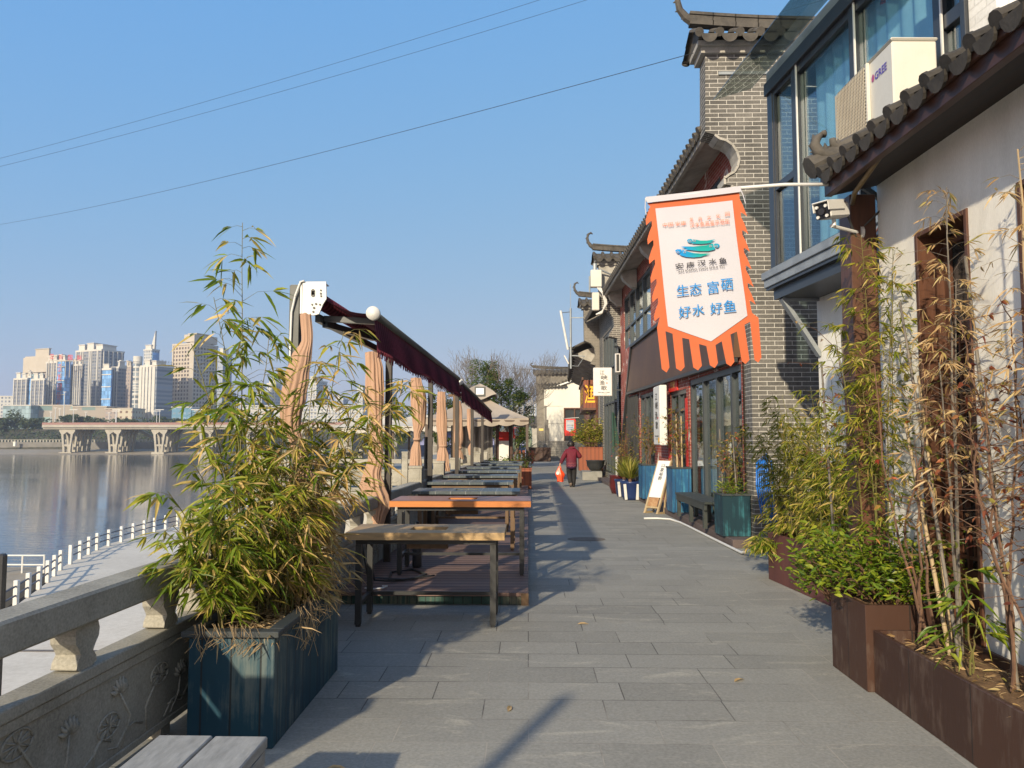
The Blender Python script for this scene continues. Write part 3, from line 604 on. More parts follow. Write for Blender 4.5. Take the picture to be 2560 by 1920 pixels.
m = MB(L); m.lathe([(.024, -.008), (.024, .008)], n=12, M=Mr @ Matrix.Translation((0, -.02, 0)) @ Matrix.Rotation(math.pi / 2, 4, 'X')); m.build('lens', mat('lens', (.03, .03, .035), None, 5, .08, 0), S)
m = MB(L); hb = Mr @ Vector((0, .12, -.06)); m.tube([hb, hb + Vector((.0, 0, -.05))], .016, 8); m.tube([hb + Vector((-.02, 0, -.05)), Vector((-.02, 0, hb.z - .055))], .014, 8); m.lathe([(.05, -.01), (.05, .012)], (-.006, 0, hb.z - .055), 12, Matrix.Rotation(math.pi / 2, 4, 'Y')); m.build('bracket', MT['white_metal'], S)
m = MB(L); q = Mr @ Vector((0, .26, 0)); m.tube([q, q + Vector((.05, .03, -.05)), Vector((-.05, -.02, hb.z - .09)), Vector((.0, -.01, hb.z - .02)), Vector((.12, -.07, .05)), Vector((.19, -.08, .09))], .008, 6); m.build('cable', MT['black_steel'], S)

# ------------------------------------------------------------------ right: brick shop between two fire walls
B = thing('brick_shop', 'two storey brick shop with brown sheet fascia, dark framed doors and tall grey end wall', 'shop', 3.33, 11.6, 0, .016)
L = world_of(B)
def fire_wall(px_prof, Y, x1, th, parent, mt='grey_brick'):
    prof = []
    for q in px_prof:
        if len(q) == 2 and q[0] > 100: v = at(q[0], q[1], Y); prof.append((v.x, v.z))
        else: prof.append(q)
    m = MB(); m.prism(prof, Y, Y + th, lambda a, b, d: Vector((a, d, b)))
    return m.build('end_wall', MT[mt], parent)
r7 = lambda x, y: (1480 + x * .4883, y * .4883)
prof = [(3.36, 0), (3.36, 2.2), (3.35, 4.45), r7(725, 975), r7(720, 950), r7(684, 944), r7(682, 912), r7(706, 893), r7(732, 880), r7(750, 850), r7(757, 815), r7(745, 775), r7(722, 740), r7(690, 718), r7(655, 708), r7(632, 690), (2.735, 6.30), (2.755, 7.54), (7.5, 7.54), (7.5, 0)]
fire_wall(prof, 11.6, 7.5, .38, B)
pier_cap(2.72, 7.5, 11.79, 7.53, B, .5, sp=.30)
m = MB(); v = [at(*r7(a, b), 11.585) for a, b in ((725, 975), (720, 950), (684, 944), (682, 912), (706, 893), (732, 880), (750, 850), (757, 815), (745, 775), (722, 740), (690, 718), (655, 708), (632, 690))]
for a, b in zip(v[:-1], v[1:]): m.bar((a.x - .01, 11.77, a.z), (b.x - .01, 11.77, b.z), .39, .035, (1, 0, 0))
m.build('gable_trim', MT['plaster_grey'], B)
m = MB(); m.box(2.95, 5.2, 11.575, 11.599, 7.20, 7.245); m.build('lamp_strip', MT['ledge'], B)
# facade wall
m = MB(L); ops = [(.42, 4.02, .14, 2.76), (4.30, 5.95, .14, 2.62), (8.0, 10.2, .8, 2.8), (1.4, 5.4, 4.42, 6.10), (8.3, 13.2, 4.42, 6.10)]
wall_open(m, .36, 14.1, .0, 6.6, ops, 0, .2)
m.build('facade_wall', MT['red_brick'], B)
m = MB(L)
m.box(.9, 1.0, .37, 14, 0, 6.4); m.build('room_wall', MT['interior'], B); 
def sash(bars, rails, y0, y1, z0, z1, name='window', wd=.09, x=.02, pane='glass', parent=B, L=L, fr='frame'):
    m = MB(L); m.box(x, x + .09, y0, y0 + wd, z0, z1); m.box(x, x + .09, y1 - wd, y1, z0, z1); m.box(x, x + .09, y0 + wd, y1 - wd, z1 - wd, z1); m.box(x, x + .09, y0 + wd, y1 - wd, z0, z0 + .06)
    for b in bars: m.box(x - .004, x + .086, b - wd / 2, b + wd / 2, z0 + .06, z1 - wd)
    for r_ in rails: m.box(x + .004, x + .08, y0 + wd, y1 - wd, r_ - .03, r_ + .03)
    f = m.build(name, MT[fr], parent); m = MB(L); m.box(x + .05, x + .056, y0 + wd - .01, y1 - wd + .01, z0 + .05, z1 - wd + .01); m.build('pane', MT[pane], f); return f
sash([1.05, 1.98, 2.95], [], .42, 4.02, .14, 2.76, 'sliding_door', .10)
sash([5.1], [2.2], 4.30, 5.95, .14, 2.62, 'door')
sash([8.6, 9.4], [], 8.0, 10.2, .8, 2.8)
sash([2.6, 4.0], [5.1], 1.4, 5.4, 4.42, 6.10)
sash([9.6, 10.9, 12.0], [5.08], 8.3, 13.2, 4.42, 6.10)
curtain_sheet(L, .24, 1.95, 3.95, .15, 2.65, .05, 14, 'curtain_beige', B)
curtain_sheet(L, .26, 8.0, 9.1, 1, 2.75, .05, 8, 'curtain_beige', B)
m = MB(L)  # slanted brown fascia sheet
m.add([(-.02, .42, 4.30), (-.02, 11.4, 4.30), (-.12, 11.9, 3.0), (-.12, .42, 2.86), (.0, .42, 4.30), (.0, 11.4, 4.30), (.0, 11.9, 3.0), (.0, .42, 2.86)], [(0, 1, 2, 3), (0, 4, 5, 1), (3, 2, 6, 7), (1, 5, 6, 2), (0, 3, 7, 4)])
m.build('fascia_panel', MT['rust_panel'], B)
m = MB(L); m.bar((-.04, .42, 4.345), (-.04, 11.5, 4.345), .10, .08); m.bar((-.03, 11.46, 4.34), (-.16, 13.6, .2), .10, .10); m.bar((-.10, .42, 2.82), (-.10, 11.9, 2.95), .10, .07); m.build('fascia_frame', MT['black_steel'], B)
m = MB(L)
for k in range(9): m.box(-.07, -.03, 10.35 + k * .26, 10.43 + k * .26, .14, 2.85)
m.build('slat_screen', MT['black_steel'], B)
# eave: concrete gutter boards, brackets and tiles
m = MB(L)
m.box(-.56, -.50, .36, 13.9, 6.30, 6.44); m.add([(-.50, .36, 6.38), (-.50, 13.9, 6.38), (.02, 13.9, 6.50), (.02, .36, 6.50)], [(0, 1, 2, 3)])
for y in (3.4, 7.0, 10.4, 13.5): m.prism([(-.5, 6.38), (-.02, 6.48), (-.02, 5.92), (-.16, 5.95), (-.40, 6.16)], y, y + .28, lambda a, b, d: Vector((a, d, b)))
m.build('eave_board', MT['plaster_grey'], B)
m = MB(L); tile_field(m, (-.62, .36, 6.46), (0, 1, 0), (1, 0, .52), 2.4, 13.5, .24, .06); m.build('roof', MT['tile'], B)
m = MB(L); m.box(-.36, 0, -.22, 14.3, 0, .125); m.build('plinth', MT['plinth'], B, bevel=.006)
m = MB(L); m.box(-.034, -.004, 5.05, 5.95, 2.63, 2.92); m.build('red_lintel_paper', MT['red_paint'], B)
for y in (4.19, 5.98):
    m = MB(L); m.box(-.012, -.004, y, y + .20, 1.0, 2.42); m.build('red_door_paper', MT['red_paint'], B)
m = MB(L); put_text(m, '平安', lambda u, v: Vector((-.038, 5.75 - .5 * u, 2.70 + .15 * v)), .02); m.build('lettering', mat('gold_ink', (.65, .42, .08), None, 5, .5, 0), B)
# second fire wall
prof = [(3.15, 0), (3.15, 4.6), (3.0, 4.7), (3.0, 4.95), (2.72, 5.0), (2.74, 5.1), (2.90, 5.35), (2.88, 5.62), (2.72, 5.85), (2.50, 5.95), (2.40, 6.0), (2.40, 7.44), (7, 7.44), (7, 0)]
z0_ = 25.7
m = MB(); m.prism([p_ for p_ in prof if p_[1] < 6.2] [:-1] + [(2.40, 6.35), (7, 6.35), (7, 0)], z0_, z0_ + .38, lambda a, b, d: Vector((a, d, b))); m.build('end_wall', MT['grey_brick'], B)
m = MB(); m.box(2.40, 7, z0_ + .004, z0_ + .376, 6.35, 7.44); m.build('plaster_band', MT['plaster_grey'], B)
pier_cap(2.37, 7, z0_ + .19, 7.43, B, .5, sp=.3)

# next shop: dark glass front and third fire wall
N = thing('glass_front_shop', 'narrow grey brick shop with a tall dark glass front beyond the brick end wall', 'shop', 3.08, 26.1, 0, .016)
L2 = world_of(N)
m = MB(L2); wall_open(m, 0, 5.9, 0, 6.6, [(.5, 4.6, .3, 5.6)], 0, .2); m.build('facade_wall', MT['grey_brick'], N)
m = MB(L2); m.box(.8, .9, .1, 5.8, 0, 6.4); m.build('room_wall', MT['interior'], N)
sash([1.3, 2.2, 3.1, 4.0], [2.9, 4.2], .5, 4.6, .3, 5.6, 'window', .11, .02, 'glass', N, L2)
m = MB(L2); m.box(-.4, .0, -.3, 5.9, 0, .12); m.build('plinth', MT['plinth'], N)
m = MB(); prof3 = [(2.95, 0), (2.95, 4.4), (2.80, 4.45), (2.82, 4.62), (2.62, 4.68), (2.66, 4.8), (2.82, 5.05), (2.78, 5.35), (2.62, 5.55), (2.36, 5.66), (2.34, 7.0), (6, 7.0), (6, 0)]
m.prism(prof3, 32.0, 32.38, lambda a, b, d: Vector((a, d, b))); m.build('end_wall', MT['grey_brick_old'], N)
pier_cap(2.30, 6, 32.19, 7.0, N, .5, sp=.3)
m = MB(L2); tile_field(m, (-.62, .0, 6.46), (0, 1, 0), (1, 0, .52), 2.4, 5.7, .24, .06); m.build('roof', MT['tile'], N)

# red timber shop with the yellow sign
T = thing('timber_shop', 'red brown timber shop with dark tiled eave and yellow lettering over its door', 'shop', 2.95, 32.5, 0, -.045)
L3 = world_of(T)
m = MB(L3); m.box(0, 4, 0, 17, 0, 5.6); m.build('wall', MT['red_wood'], T)
for k in range(4): sash([1.5 + 4 * k + .8], [1.1], 1.0 + 4 * k, 3.2 + 4 * k, .3, 2.6, 'window', .1, -.1, 'glass_dark', T, L3, 'brown_wood')
m = MB(L3); m.box(-.55, -.003, 2.0, 9.0, 2.95, 4.2); m.build('sign_board', MT['red_wood'], T)
m = MB(L3); m.box(-.6, .0, 1.9, 9.1, 2.85, 2.948); m.box(-.62, -.552, 1.9, 9.1, 4.2, 4.32); m.build('sign_frame', MT['brown_wood'], T)
m = MB(L3); put_text(m, '渔', lambda u, v: Vector((-.50 + .46 * u, 1.99, 3.15 + .85 * v)), .01); put_text(m, '江峡渔歌', lambda u, v: Vector((-.56, 8.4 - 5.6 * u, 3.2 + .8 * v)), .01); m.build('lettering', MT['yellow'], T)
for k in range(13): m = MB(L3); m.prism([(-1.0, 5.20), (0, 5.55), (0, 4.75), (-.25, 4.85), (-.65, 5.0)], .4 + k * 1.3, .58 + k * 1.3, lambda a, b, d: Vector((a, d, b))); m.build('eave_bracket', MT['plaster_grey'], T)
m = MB(L3); m.box(-1.12, -1.0, 0, 17, 5.2, 5.32); tile_field(m, (-1.15, 0, 5.35), (0, 1, 0), (1, 0, .5), 3, 17, .3, .07); m.build('roof', MT['tile'], T)
m = MB(L3); m.box(-.1, -.003, .1, 16.8, 4.45, 5.1); m.build('clerestory_window', MT['glass_dark'], T)
m = MB(L3); m.box(-.75, -.003, -3.2, 17, 0, .32); m.box(-.4, -.003, -3.2, -.3, .32, .34); m.build('stone_step', MT['stone_grey'], T, bevel=.01)

# far end: white house with stone base, brick gable wall in front of it
E_ = thing('gabled_white_house', 'white plaster house with curved tile gable and grey stone base at the street end', 'house', 2.6, 55, 0, 0)
m = MB(); m.prism([(1.15, 1.4), (1.15, 5.15), (1.9, 5.2), (2.5, 5.35), (3.2, 5.62), (3.65, 5.82), (4.0, 5.7), (4.2, 5.3), (4.6, 4.9), (4.6, 1.4)], 55, 62, lambda a, b, d: Vector((a, d, b))); m.build('wall', mat('bright_white_plaster', (.66, .635, .56), (.60, .58, .51), .8, .85, .1, famt=.08), E_)
m = MB(); m.box(.75, 4.62, 54.9, 62, 0, 1.4); m.build('stone_base', brick('rough_stone_base', (.20, .185, .16), (.30, .28, .24), (.16, .15, .13), .55, .16, .012, .9, off=.43), E_)
m = MB(); tile_field(m, (1.0, 54.75, 5.28), (1, 0, .02), (0, .8, .30), 1.2, 1.7, .26, .07)
tile_field(m, (2.5, 54.85, 5.5), (1, 0, .35), (0, .8, .22), 1.2, 1.5, .26, .07); m.build('roof', MT['tile'], E_)
m = MB(); m.bar((1.0, 54.88, 5.22), (1.95, 54.88, 5.26), .14, .10); m.bar((1.95, 54.88, 5.26), (3.7, 54.88, 5.88), .14, .10); m.build('verge', MT['white_plaster'], E_)
m = MB(); m.box(2.55, 2.64, 54.85, 54.998, 1.4, 3.75); m.box(4.0, 4.1, 54.85, 54.998, 1.4, 3.75); m.box(2.64, 4.0, 54.85, 54.998, 3.65, 3.75); m.box(3.28, 3.35, 54.86, 54.998, 1.4, 3.65); m.box(2.64, 4.0, 54.86, 54.998, 2.2, 2.28); wf = m.build('window', MT['brown_wood'], E_)
m = MB(); m.box(2.64, 4.0, 54.95, 54.97, 1.4, 3.65); m.build('pane', mat('dark_pane', (.05, .055, .06), (.035, .04, .04), 1, .1, 0, spec=.7), wf)
m = MB(); m.box(1.12, 4.62, 54.985, 54.999, 2.62, 2.645); m.box(1.12, 2.5, 54.985, 54.999, 3.86, 3.885); m.build('plaster_joint', MT['plaster_grey'], E_)
K = thing('brick_gable_wall', 'tall old grey brick wall with tiled coping beside the white house', 'wall', 1.3, 55.5, 0, 0)
m = MB(); m.prism([(.74, 0), (.66, 1.0), (.57, 6.1), (5.2, 6.1), (5.2, 0)], 55.4, 56.0, lambda a, b, d: Vector((a, d, b))); m.build('wall', MT['grey_brick_old'], K)
for x0_, x1_, z0_, z1_ in ((1.16, 1.30, 2.9, 3.9), (1.16, 1.42, 2.3, 2.9), (1.16, 1.50, 1.42, 2.3)):
    m = MB(); m.box(x0_, x1_, 54.93, 54.999, z0_, z1_); m.build('bare_brick', MT['grey_brick_old'], K)
pier_cap(.54, 5.2, 55.7, 6.1, K, .6, sp=.28, tip=.5)
m = MB(); m.box(.78, 1.10, 55.38, 55.397, 2.12, 2.28); m.build('yellow_plate', mat('yellow_plate', (.75, .6, .18), None, 5, .5, 0), K)

# ------------------------------------------------------------------ banners
def cloth_layer(name, loops, mt, parent, Y, off, cuts=0, wav=None):
    """flat cloth piece traced as an outline, hung at its own distance, with soft folds"""
    bm = bmesh.new()
    for lp in loops:
        pts = [at(x, y, Y) for x, y in lp]
        tri = tessellate_polygon([[Vector((p.x, p.z, 0)) for p in pts]])
        vs = [bm.verts.new(p) for p in pts]
        for t in tri:
            try: bm.faces.new([vs[i] for i in t])
            except ValueError: pass
    x0, x1 = min(v.co.x for v in bm.verts), max(v.co.x for v in bm.verts); z0, z1 = min(v.co.z for v in bm.verts), max(v.co.z for v in bm.verts)
    if cuts > 1:
        for k in range(1, int((x1 - x0) / .03)): bmesh.ops.bisect_plane(bm, geom=bm.verts[:] + bm.edges[:] + bm.faces[:], plane_co=(x0 + .03 * k, 0, 0), plane_no=(1, 0, 0))
        for k in range(1, int((z1 - z0) / .03)): bmesh.ops.bisect_plane(bm, geom=bm.verts[:] + bm.edges[:] + bm.faces[:], plane_co=(0, 0, z0 + .03 * k), plane_no=(0, 0, 1))
    bmesh.ops.triangulate(bm, faces=bm.faces[:])
    m = MB(); ix = {v: i for i, v in enumerate(bm.verts)}
    m.add([Vector((v.co.x, v.co.y + wav(v.co.x, v.co.z) - off, v.co.z)) for v in bm.verts], [[ix[v] for v in f.verts] for f in bm.faces]); bm.free()
    return m.build(name, MT[mt], parent, smooth=True)
BY = 5.72
bwave = lambda x, z: .016 * math.sin(x * 8 + z * 2.2) * min(1, max(.15, 3.45 - z)) + .009 * math.sin(z * 6 + x * 5) - .05 * max(0, 3.4 - z) ** 1.3 * .5
q4 = lambda x, y: (1580 + x * .3014, 440 + y * .3014)
H = thing('hanging_banner', 'large white banner with orange flame edge hanging on a pole from the eave', 'banner', 2.2, BY, 0, 0)
def teeth(pa, pb, n_, dx, depth):
    out = []
    for k in range(n_):
        f0 = k / n_; f1 = (k + .72) / n_; f2 = (k + .86) / n_
        l = lambda f: (pa[0] + (pb[0] - pa[0]) * f, pa[1] + (pb[1] - pa[1]) * f)
        a, b, c = l(f0), l(f1), l(f2)
        out += [a, (a[0] + dx * .55, a[1] + depth * .35), (a[0] + dx * 1.0, a[1] + depth * .75), (b[0] + dx * 1.15, b[1] + depth * .28), (c[0] + dx * .45, c[1] - depth * .05), (c[0], c[1] - depth * .12)]
    return out
right = teeth((893, 190), (968, 1075), 6, 48, 140)
left = teeth((150, 255), (232, 1210), 6, -38, 150)
fr = []
tops = [(960, 1190), (975, 1205), (860, 1290), (840, 1300), (738, 1372), (720, 1382), (615, 1408), (600, 1402), (490, 1360), (470, 1350), (345, 1310), (330, 1300), (275, 1285)]
outl = [(125, 225), (890, 130)] + right + [(985, 1140), (1040, 1180), (1062, 1510), (1035, 1552), (1004, 1530), (968, 1215), (920, 1240), (962, 1530), (928, 1564), (898, 1540), (858, 1295), (805, 1320), (838, 1545), (808, 1582), (772, 1560), (735, 1375), (685, 1405), (705, 1555), (678, 1596), (640, 1572), (612, 1412), (552, 1395), (575, 1575), (542, 1614), (504, 1590), (472, 1355), (415, 1342), (432, 1585), (400, 1621), (360, 1598), (335, 1308), (276, 1288), (304, 1590), (278, 1634), (238, 1605)] + [(205, 1260)] + left[::-1]
cloth_layer('flame_border', [[q4(*p) for p in outl]], 'orange_cloth', H, BY, 0, 3, bwave)
cloth_layer('white_panel', [[q4(*p) for p in ((192, 272), (832, 203), (944, 1166), (648, 1376), (297, 1248))]], 'white_cloth', H, BY, .006, 4, bwave)
cloth_layer('pole_sleeve', [[q4(*p) for p in ((108, 180), (895, 90), (898, 135), (885, 140), (128, 228), (118, 222))]], 'white_cloth', H, BY, .02, 2, bwave)
m = MB(); a, b, c = at(1613, 500, BY), at(1850, 470, BY), at(2075, 461, BY); m.tube([a, b, (b + c) / 2 + Vector((0, 0, .012)), c], .014, 8); m.build('pole', MT['white_metal'], H, smooth=True)
m = MB(); p_ = at(*q4(112, 200), BY - .02); m.tube([p_, p_ + Vector((-.003, 0, -.06)), p_ + Vector((.004, 0, -.11))], .004, 5); p_ = at(*q4(900, 110), BY - .02)
m.tube([p_, p_ + Vector((.02, 0, -.05)), p_ + Vector((.035, 0, -.11))], .004, 5); m.build('tie_string', MT['white_cloth'], H)
def banner_text(mb, s, tl, tr, bl, bold=0, sep=1, off=.026):
    tl, tr, bl = (at(*q4(*p), BY) for p in (tl, tr, bl))
    def fn(u, v):
        p = tl + (tr - tl) * u + (bl - tl) * (1 - v); return Vector((p.x, p.y + bwave(p.x, p.z) - off, p.z))
    return put_text(mb, s, fn, bold, sep)
m = MB(); banner_text(m, '龙', (468, 352), (500, 348), (470, 390)); banner_text(m, '舟', (540, 346), (576, 342), (542, 384)); banner_text(m, '文', (614, 336), (650, 332), (616, 372)); banner_text(m, '化', (690, 322), (726, 316), (692, 358)); banner_text(m, '园', (766, 306), (803, 301), (768, 340))
banner_text(m, '中国·安康', (246, 400), (440, 380), (249, 436)); banner_text(m, '汉水鱼品鉴示范街', (470, 396), (802, 358), (474, 440)); tag(m.build('orange_lettering', MT['ink_orange'], H), kind='stuff')
m = MB()
for s, x0, x1, y0, y1 in (('安', 350, 415, 735, 783), ('康', 438, 505, 727, 778), ('汉', 528, 598, 712, 760), ('水', 620, 688, 700, 750), ('鱼', 706, 772, 690, 742)): banner_text(m, s, (x0, y0), (x1, y0 - 7), (x0 + 3, y1), .008)
banner_text(m, 'AN KANG HAN SHUI YU', (370, 795), (750, 752), (373, 812), .006); m.build('black_lettering', MT['ink'], H)
m = MB()
for s, x0, x1, y0, y1 in (('生', 360, 458, 915, 1005), ('态', 466, 560, 905, 1000), ('富', 608, 700, 890, 990), ('硒', 718, 818, 868, 965)): banner_text(m, s, (x0, y0), (x1, y0 - 10), (x0 + 5, y1), .010)
m.build('blue_lettering', MT['ink_blue'], H)
m = MB()
for s, x0, x1, y0, y1 in (('好', 378, 476, 1090, 1185), ('水', 488, 585, 1078, 1170), ('好', 630, 728, 1065, 1160), ('鱼', 738, 840, 1045, 1145)): banner_text(m, s, (x0, y0), (x1, y0 - 10), (x0 + 5, y1), .010)
m.build('blue_lettering', MT['ink_blue'], H)
n = NT('blue_green_print'); sx = n.n('ShaderNodeSeparateXYZ'); n.l(n.obj(), sx.inputs[0]); f = n.math('SINE', n.math('MULTIPLY', sx.outputs[0], 16.0)); n.col(n.ramp(n.math('ADD', n.math('MULTIPLY', f, .5), .5), [(0, (.01, .28, .25)), (1, (.01, .22, .55))])); MT['fish_print'] = n.done(.8, 0, .2)
f1 = [(447, 545), (460, 534), (480, 532), (492, 540), (490, 560), (478, 568), (458, 562)]
f1b = [(496, 536), (520, 538), (560, 546), (610, 545), (685, 533), (655, 548), (684, 546), (640, 556), (668, 560), (620, 568), (560, 574), (510, 572), (484, 570), (495, 558)]
f2 = [(720, 583), (706, 570), (684, 568), (670, 574), (676, 592), (690, 606), (706, 604)]
f2b = [(664, 570), (640, 574), (610, 584), (560, 590), (500, 596), (395, 594), (425, 602), (398, 606), (450, 612), (420, 620), (480, 626), (545, 634), (620, 634), (670, 622), (684, 610), (668, 596)]
f3 = [(350, 626), (366, 618), (392, 618), (406, 624), (396, 644), (380, 656), (362, 646)]
f3b = [(410, 622), (440, 634), (500, 650), (560, 655), (642, 652), (600, 662), (640, 662), (585, 672), (560, 682), (500, 687), (440, 682), (405, 672), (384, 660), (400, 645)]
cloth_layer('fish_emblem', [[q4(*p) for p in lp] for lp in (f1, f1b, f2, f2b, f3, f3b)], 'fish_print', H, BY, .022, 1, bwave)
m = MB()
for cx, cy, sg in ((470, 550, 1), (510, 545, -1), (692, 590, -1), (640, 590, 1), (372, 640, 1), (428, 640, -1)):
    pts = []
    for k in range(12):
        t = k * .75; rr = 13 - k * .95; p_ = at(*q4(cx + sg * rr * math.cos(t), cy + rr * math.sin(t)), BY); pts.append(Vector((p_.x, p_.y + bwave(p_.x, p_.z) - .025, p_.z)))
    m.tube(pts, .0016, 4)
m.build('emblem_scroll', MT['white_cloth'], H)

def small_banner(label, px, Y, w_, h_, mt, pole_to):
    p_ = at(px[0], px[1], Y); b = thing('hanging_banner', label, 'banner', p_.x, Y, 0, 0)
    x0, x1, z1, z0 = p_.x, p_.x + w_, p_.z, p_.z - h_; k = 7
    m = MB(); bz = z0 + .22 * h_
    m.add([(x0, Y, z1), (x1, Y, z1), (x1, Y + .01, bz), (x0, Y + .01, bz)], [(0, 1, 2, 3)])
    for i in range(k):
        a = x0 + (x1 - x0) * i / k; c = a + (x1 - x0) / k * .72; m.add([(a, Y + .01, bz), (c, Y + .01, bz), (c, Y + .03, z0 + .05), ((a + c) / 2, Y + .03, z0), (a, Y + .03, z0 + .05)], [(0, 1, 2, 3, 4)])
    for i in range(7):
        zz = z1 - (z1 - bz) * i / 7 - .05
        for xx, sg in ((x0, -1), (x1, 1)): m.add([(xx, Y, zz), (xx, Y, zz - .12), (xx + sg * .06, Y, zz - .12)], [(0, 1, 2)])
    m.build('flame_border', MT[mt], b)
    m = MB(); d = .12 * w_; m.add([(x0 + d, Y - .012, z1 - d), (x1 - d, Y - .012, z1 - d), (x1 - d, Y - .012, bz + .22 * w_), ((x0 + x1) / 2, Y - .012, bz + .02), (x0 + d, Y - .012, bz + .22 * w_)], [(0, 1, 2, 3, 4)]); m.build('white_panel', MT['white_cloth'], b)
    m = MB(); g = lambda s, u0, u1, v0, v1: put_text(m, s, lambda u, v: Vector((x0 + w_ * (u0 + (u1 - u0) * u), Y - .02, z1 - h_ * (v1 + (v0 - v1) * v))), .008)
    g('安康汉水鱼', .22, .78, .34, .41); g('生态 富硒', .24, .76, .46, .54); g('好水 好鱼', .24, .76, .58, .66); g('龙舟文化园', .24, .76, .10, .15); m.build('lettering', MT['ink_blue'], b)
    m = MB(); m.tube([(x0 - .03, Y - .005, z1 + .02), pole_to], .02, 6); m.build('pole', MT['white_metal'], b)
    return b
small_banner('small white banner with red fringe hanging before the white house window', (1412, 1047), 50, .68, 1.12, 'red_cloth', (3.3, 50, 2.92))
small_banner('tiny white banner with red fringe hanging behind the tent leg', (1284, 1068), 44, .42, .68, 'red_cloth', (-.2, 44, 2.2))

# ------------------------------------------------------------------ signs
def lightbox(name, label, M_, w_, h_, d, lines, group=None, x=0, y=0, z=0, rz=0):
    b = thing(name, label, 'sign', x, y, z, rz, group); L = world_of(b)
    m = MB(L); m.box(0, w_, 0, d, 0, h_); m.build('box', MT['sign_white'], b, bevel=.015)
    m = MB(L); m.box(.02, w_ - .02, -.006, -.001, .02, h_ - .02); m.build('face', MT['sign_white'], b)
    m = MB(L)
    for s, u0, u1, v0, v1 in lines: put_text(m, s, lambda u, v: Vector((w_ * (u0 + (u1 - u0) * u), -.010, h_ * (v0 + (v1 - v0) * v))), .008)
    m.build('lettering', MT['ink'], b)
    m = MB(L); m.box(w_ * .66, w_ * .76, -.009, -.0065, h_ * .44, h_ * .47); m.build('red_seal', MT['red_paint'], b)
    return b
v = at(1484, 990, 25.2); v2 = at(1530, 919, 25.2)
sg = lightbox('lightbox_sign', 'white upright lightbox sign with black brush lettering jutting from the grey end wall', None, v2.x - v.x, v2.z - v.z, .14, [('江', .34, .60, .75, .90), ('峡', .40, .76, .57, .73), ('渔', .32, .60, .38, .55), ('歌', .40, .72, .20, .36), ('河鲜·鱼馆·江边院', .22, .86, .105, .145), ('一江清水', .40, .72, .06, .08)], None, v.x, 25.2, v.z)
m = MB(); m.bar((v2.x, 25.27, v.z + .2), (v2.x + .30, 25.27, v.z + .2), .04); m.bar((v2.x, 25.27, v2.z - .2), (v2.x + .30, 25.27, v2.z - .2), .04); m.build('bracket', MT['frame'], sg)
for px_, nm in ((1513, 'white slim lamp box on the grey wall over the lightbox sign'), (1545, 'white framed lamp box with dark face on the brick end wall')):
    pass
b = thing('wall_lamp', 'tall white framed lamp box on the grey end wall above the upright lightbox sign', 'lamp', at(1545, 930, 25.45).x, 25.45, at(1545, 930, 25.4).z)
L4 = world_of(b); m = MB(L4); m.box(-.08, -.05, 0, .22, 0, .62); m.box(.05, .08, 0, .22, 0, .62); m.box(-.05, .05, 0, .22, .59, .62); m.box(-.05, .05, 0, .22, 0, .03); m.build('frame', MT['white_metal'], b); m = MB(L4); m.box(-.05, .05, .05, .2, .03, .59); m.build('shade', MT['black_steel'], b)
# facade sign near the door
lb = lightbox('lightbox_sign', 'tall narrow white lightbox sign on the red brick between window and door', None, .85, 1.34, .16, [('江', .3, .66, .76, .88), ('峡', .34, .74, .60, .74), ('渔', .28, .66, .43, .57), ('歌', .34, .72, .27, .40), ('河鲜·鱼馆', .2, .8, .135, .165), ('江边小院', .3, .7, .095, .115)], None, 2.93, 18.0, 1.44, -math.pi / 2)
m = MB(world_of(lb)); m.box(.62, .76, -.010, -.007, .06, .17); m.build('yellow_sticker', MT['yellow'], lb)
# leaning board by the plinth
e = thing('leaning_board', 'long wooden framed white board leaning on the plinth beside a blue planter', 'board', 2.60, 16.5, 0, .72)
L4 = world_of(e); T4 = Matrix.Rotation(.42, 4, 'Y')
m = MB(L4); 
for x in (-.17, .17): m.box(-.02, .02, x - .022, x + .022, 0, 1.22, T4)
m.box(-.018, .018, -.145, .145, .12, .16, T4); m.box(-.018, .018, -.145, .145, 1.17, 1.21, T4); m.bar((.02, -.17, .02), (.26, -.17, .02), .04); m.bar((.02, .17, .02), (.26, .17, .02), .04); m.bar(T4 @ Vector((.03, -.15, .8)), (.26, -.15, .02), .03); m.bar(T4 @ Vector((.03, .15, .8)), (.26, .15, .02), .03)
m.build('frame', MT['cane'], e)
m = MB(L4); m.box(-.026, -.020, -.16, .16, .36, 1.2, T4); m.build('white_board', MT['sign_white'], e)
m = MB(L4); m.box(-.027, -.021, -.13, .13, .16, .355, T4); m.build('picture_strip', mat('brown_picture', (.25, .12, .05), (.45, .3, .16), 14, .6, 0), e)
m = MB(L4); put_text(m, '江峡渔歌', lambda u, v: T4 @ Vector((-.030, -.06 + .10 * v, .75 + .38 * (1 - u))), .01); m.build('lettering', MT['ink'], e)

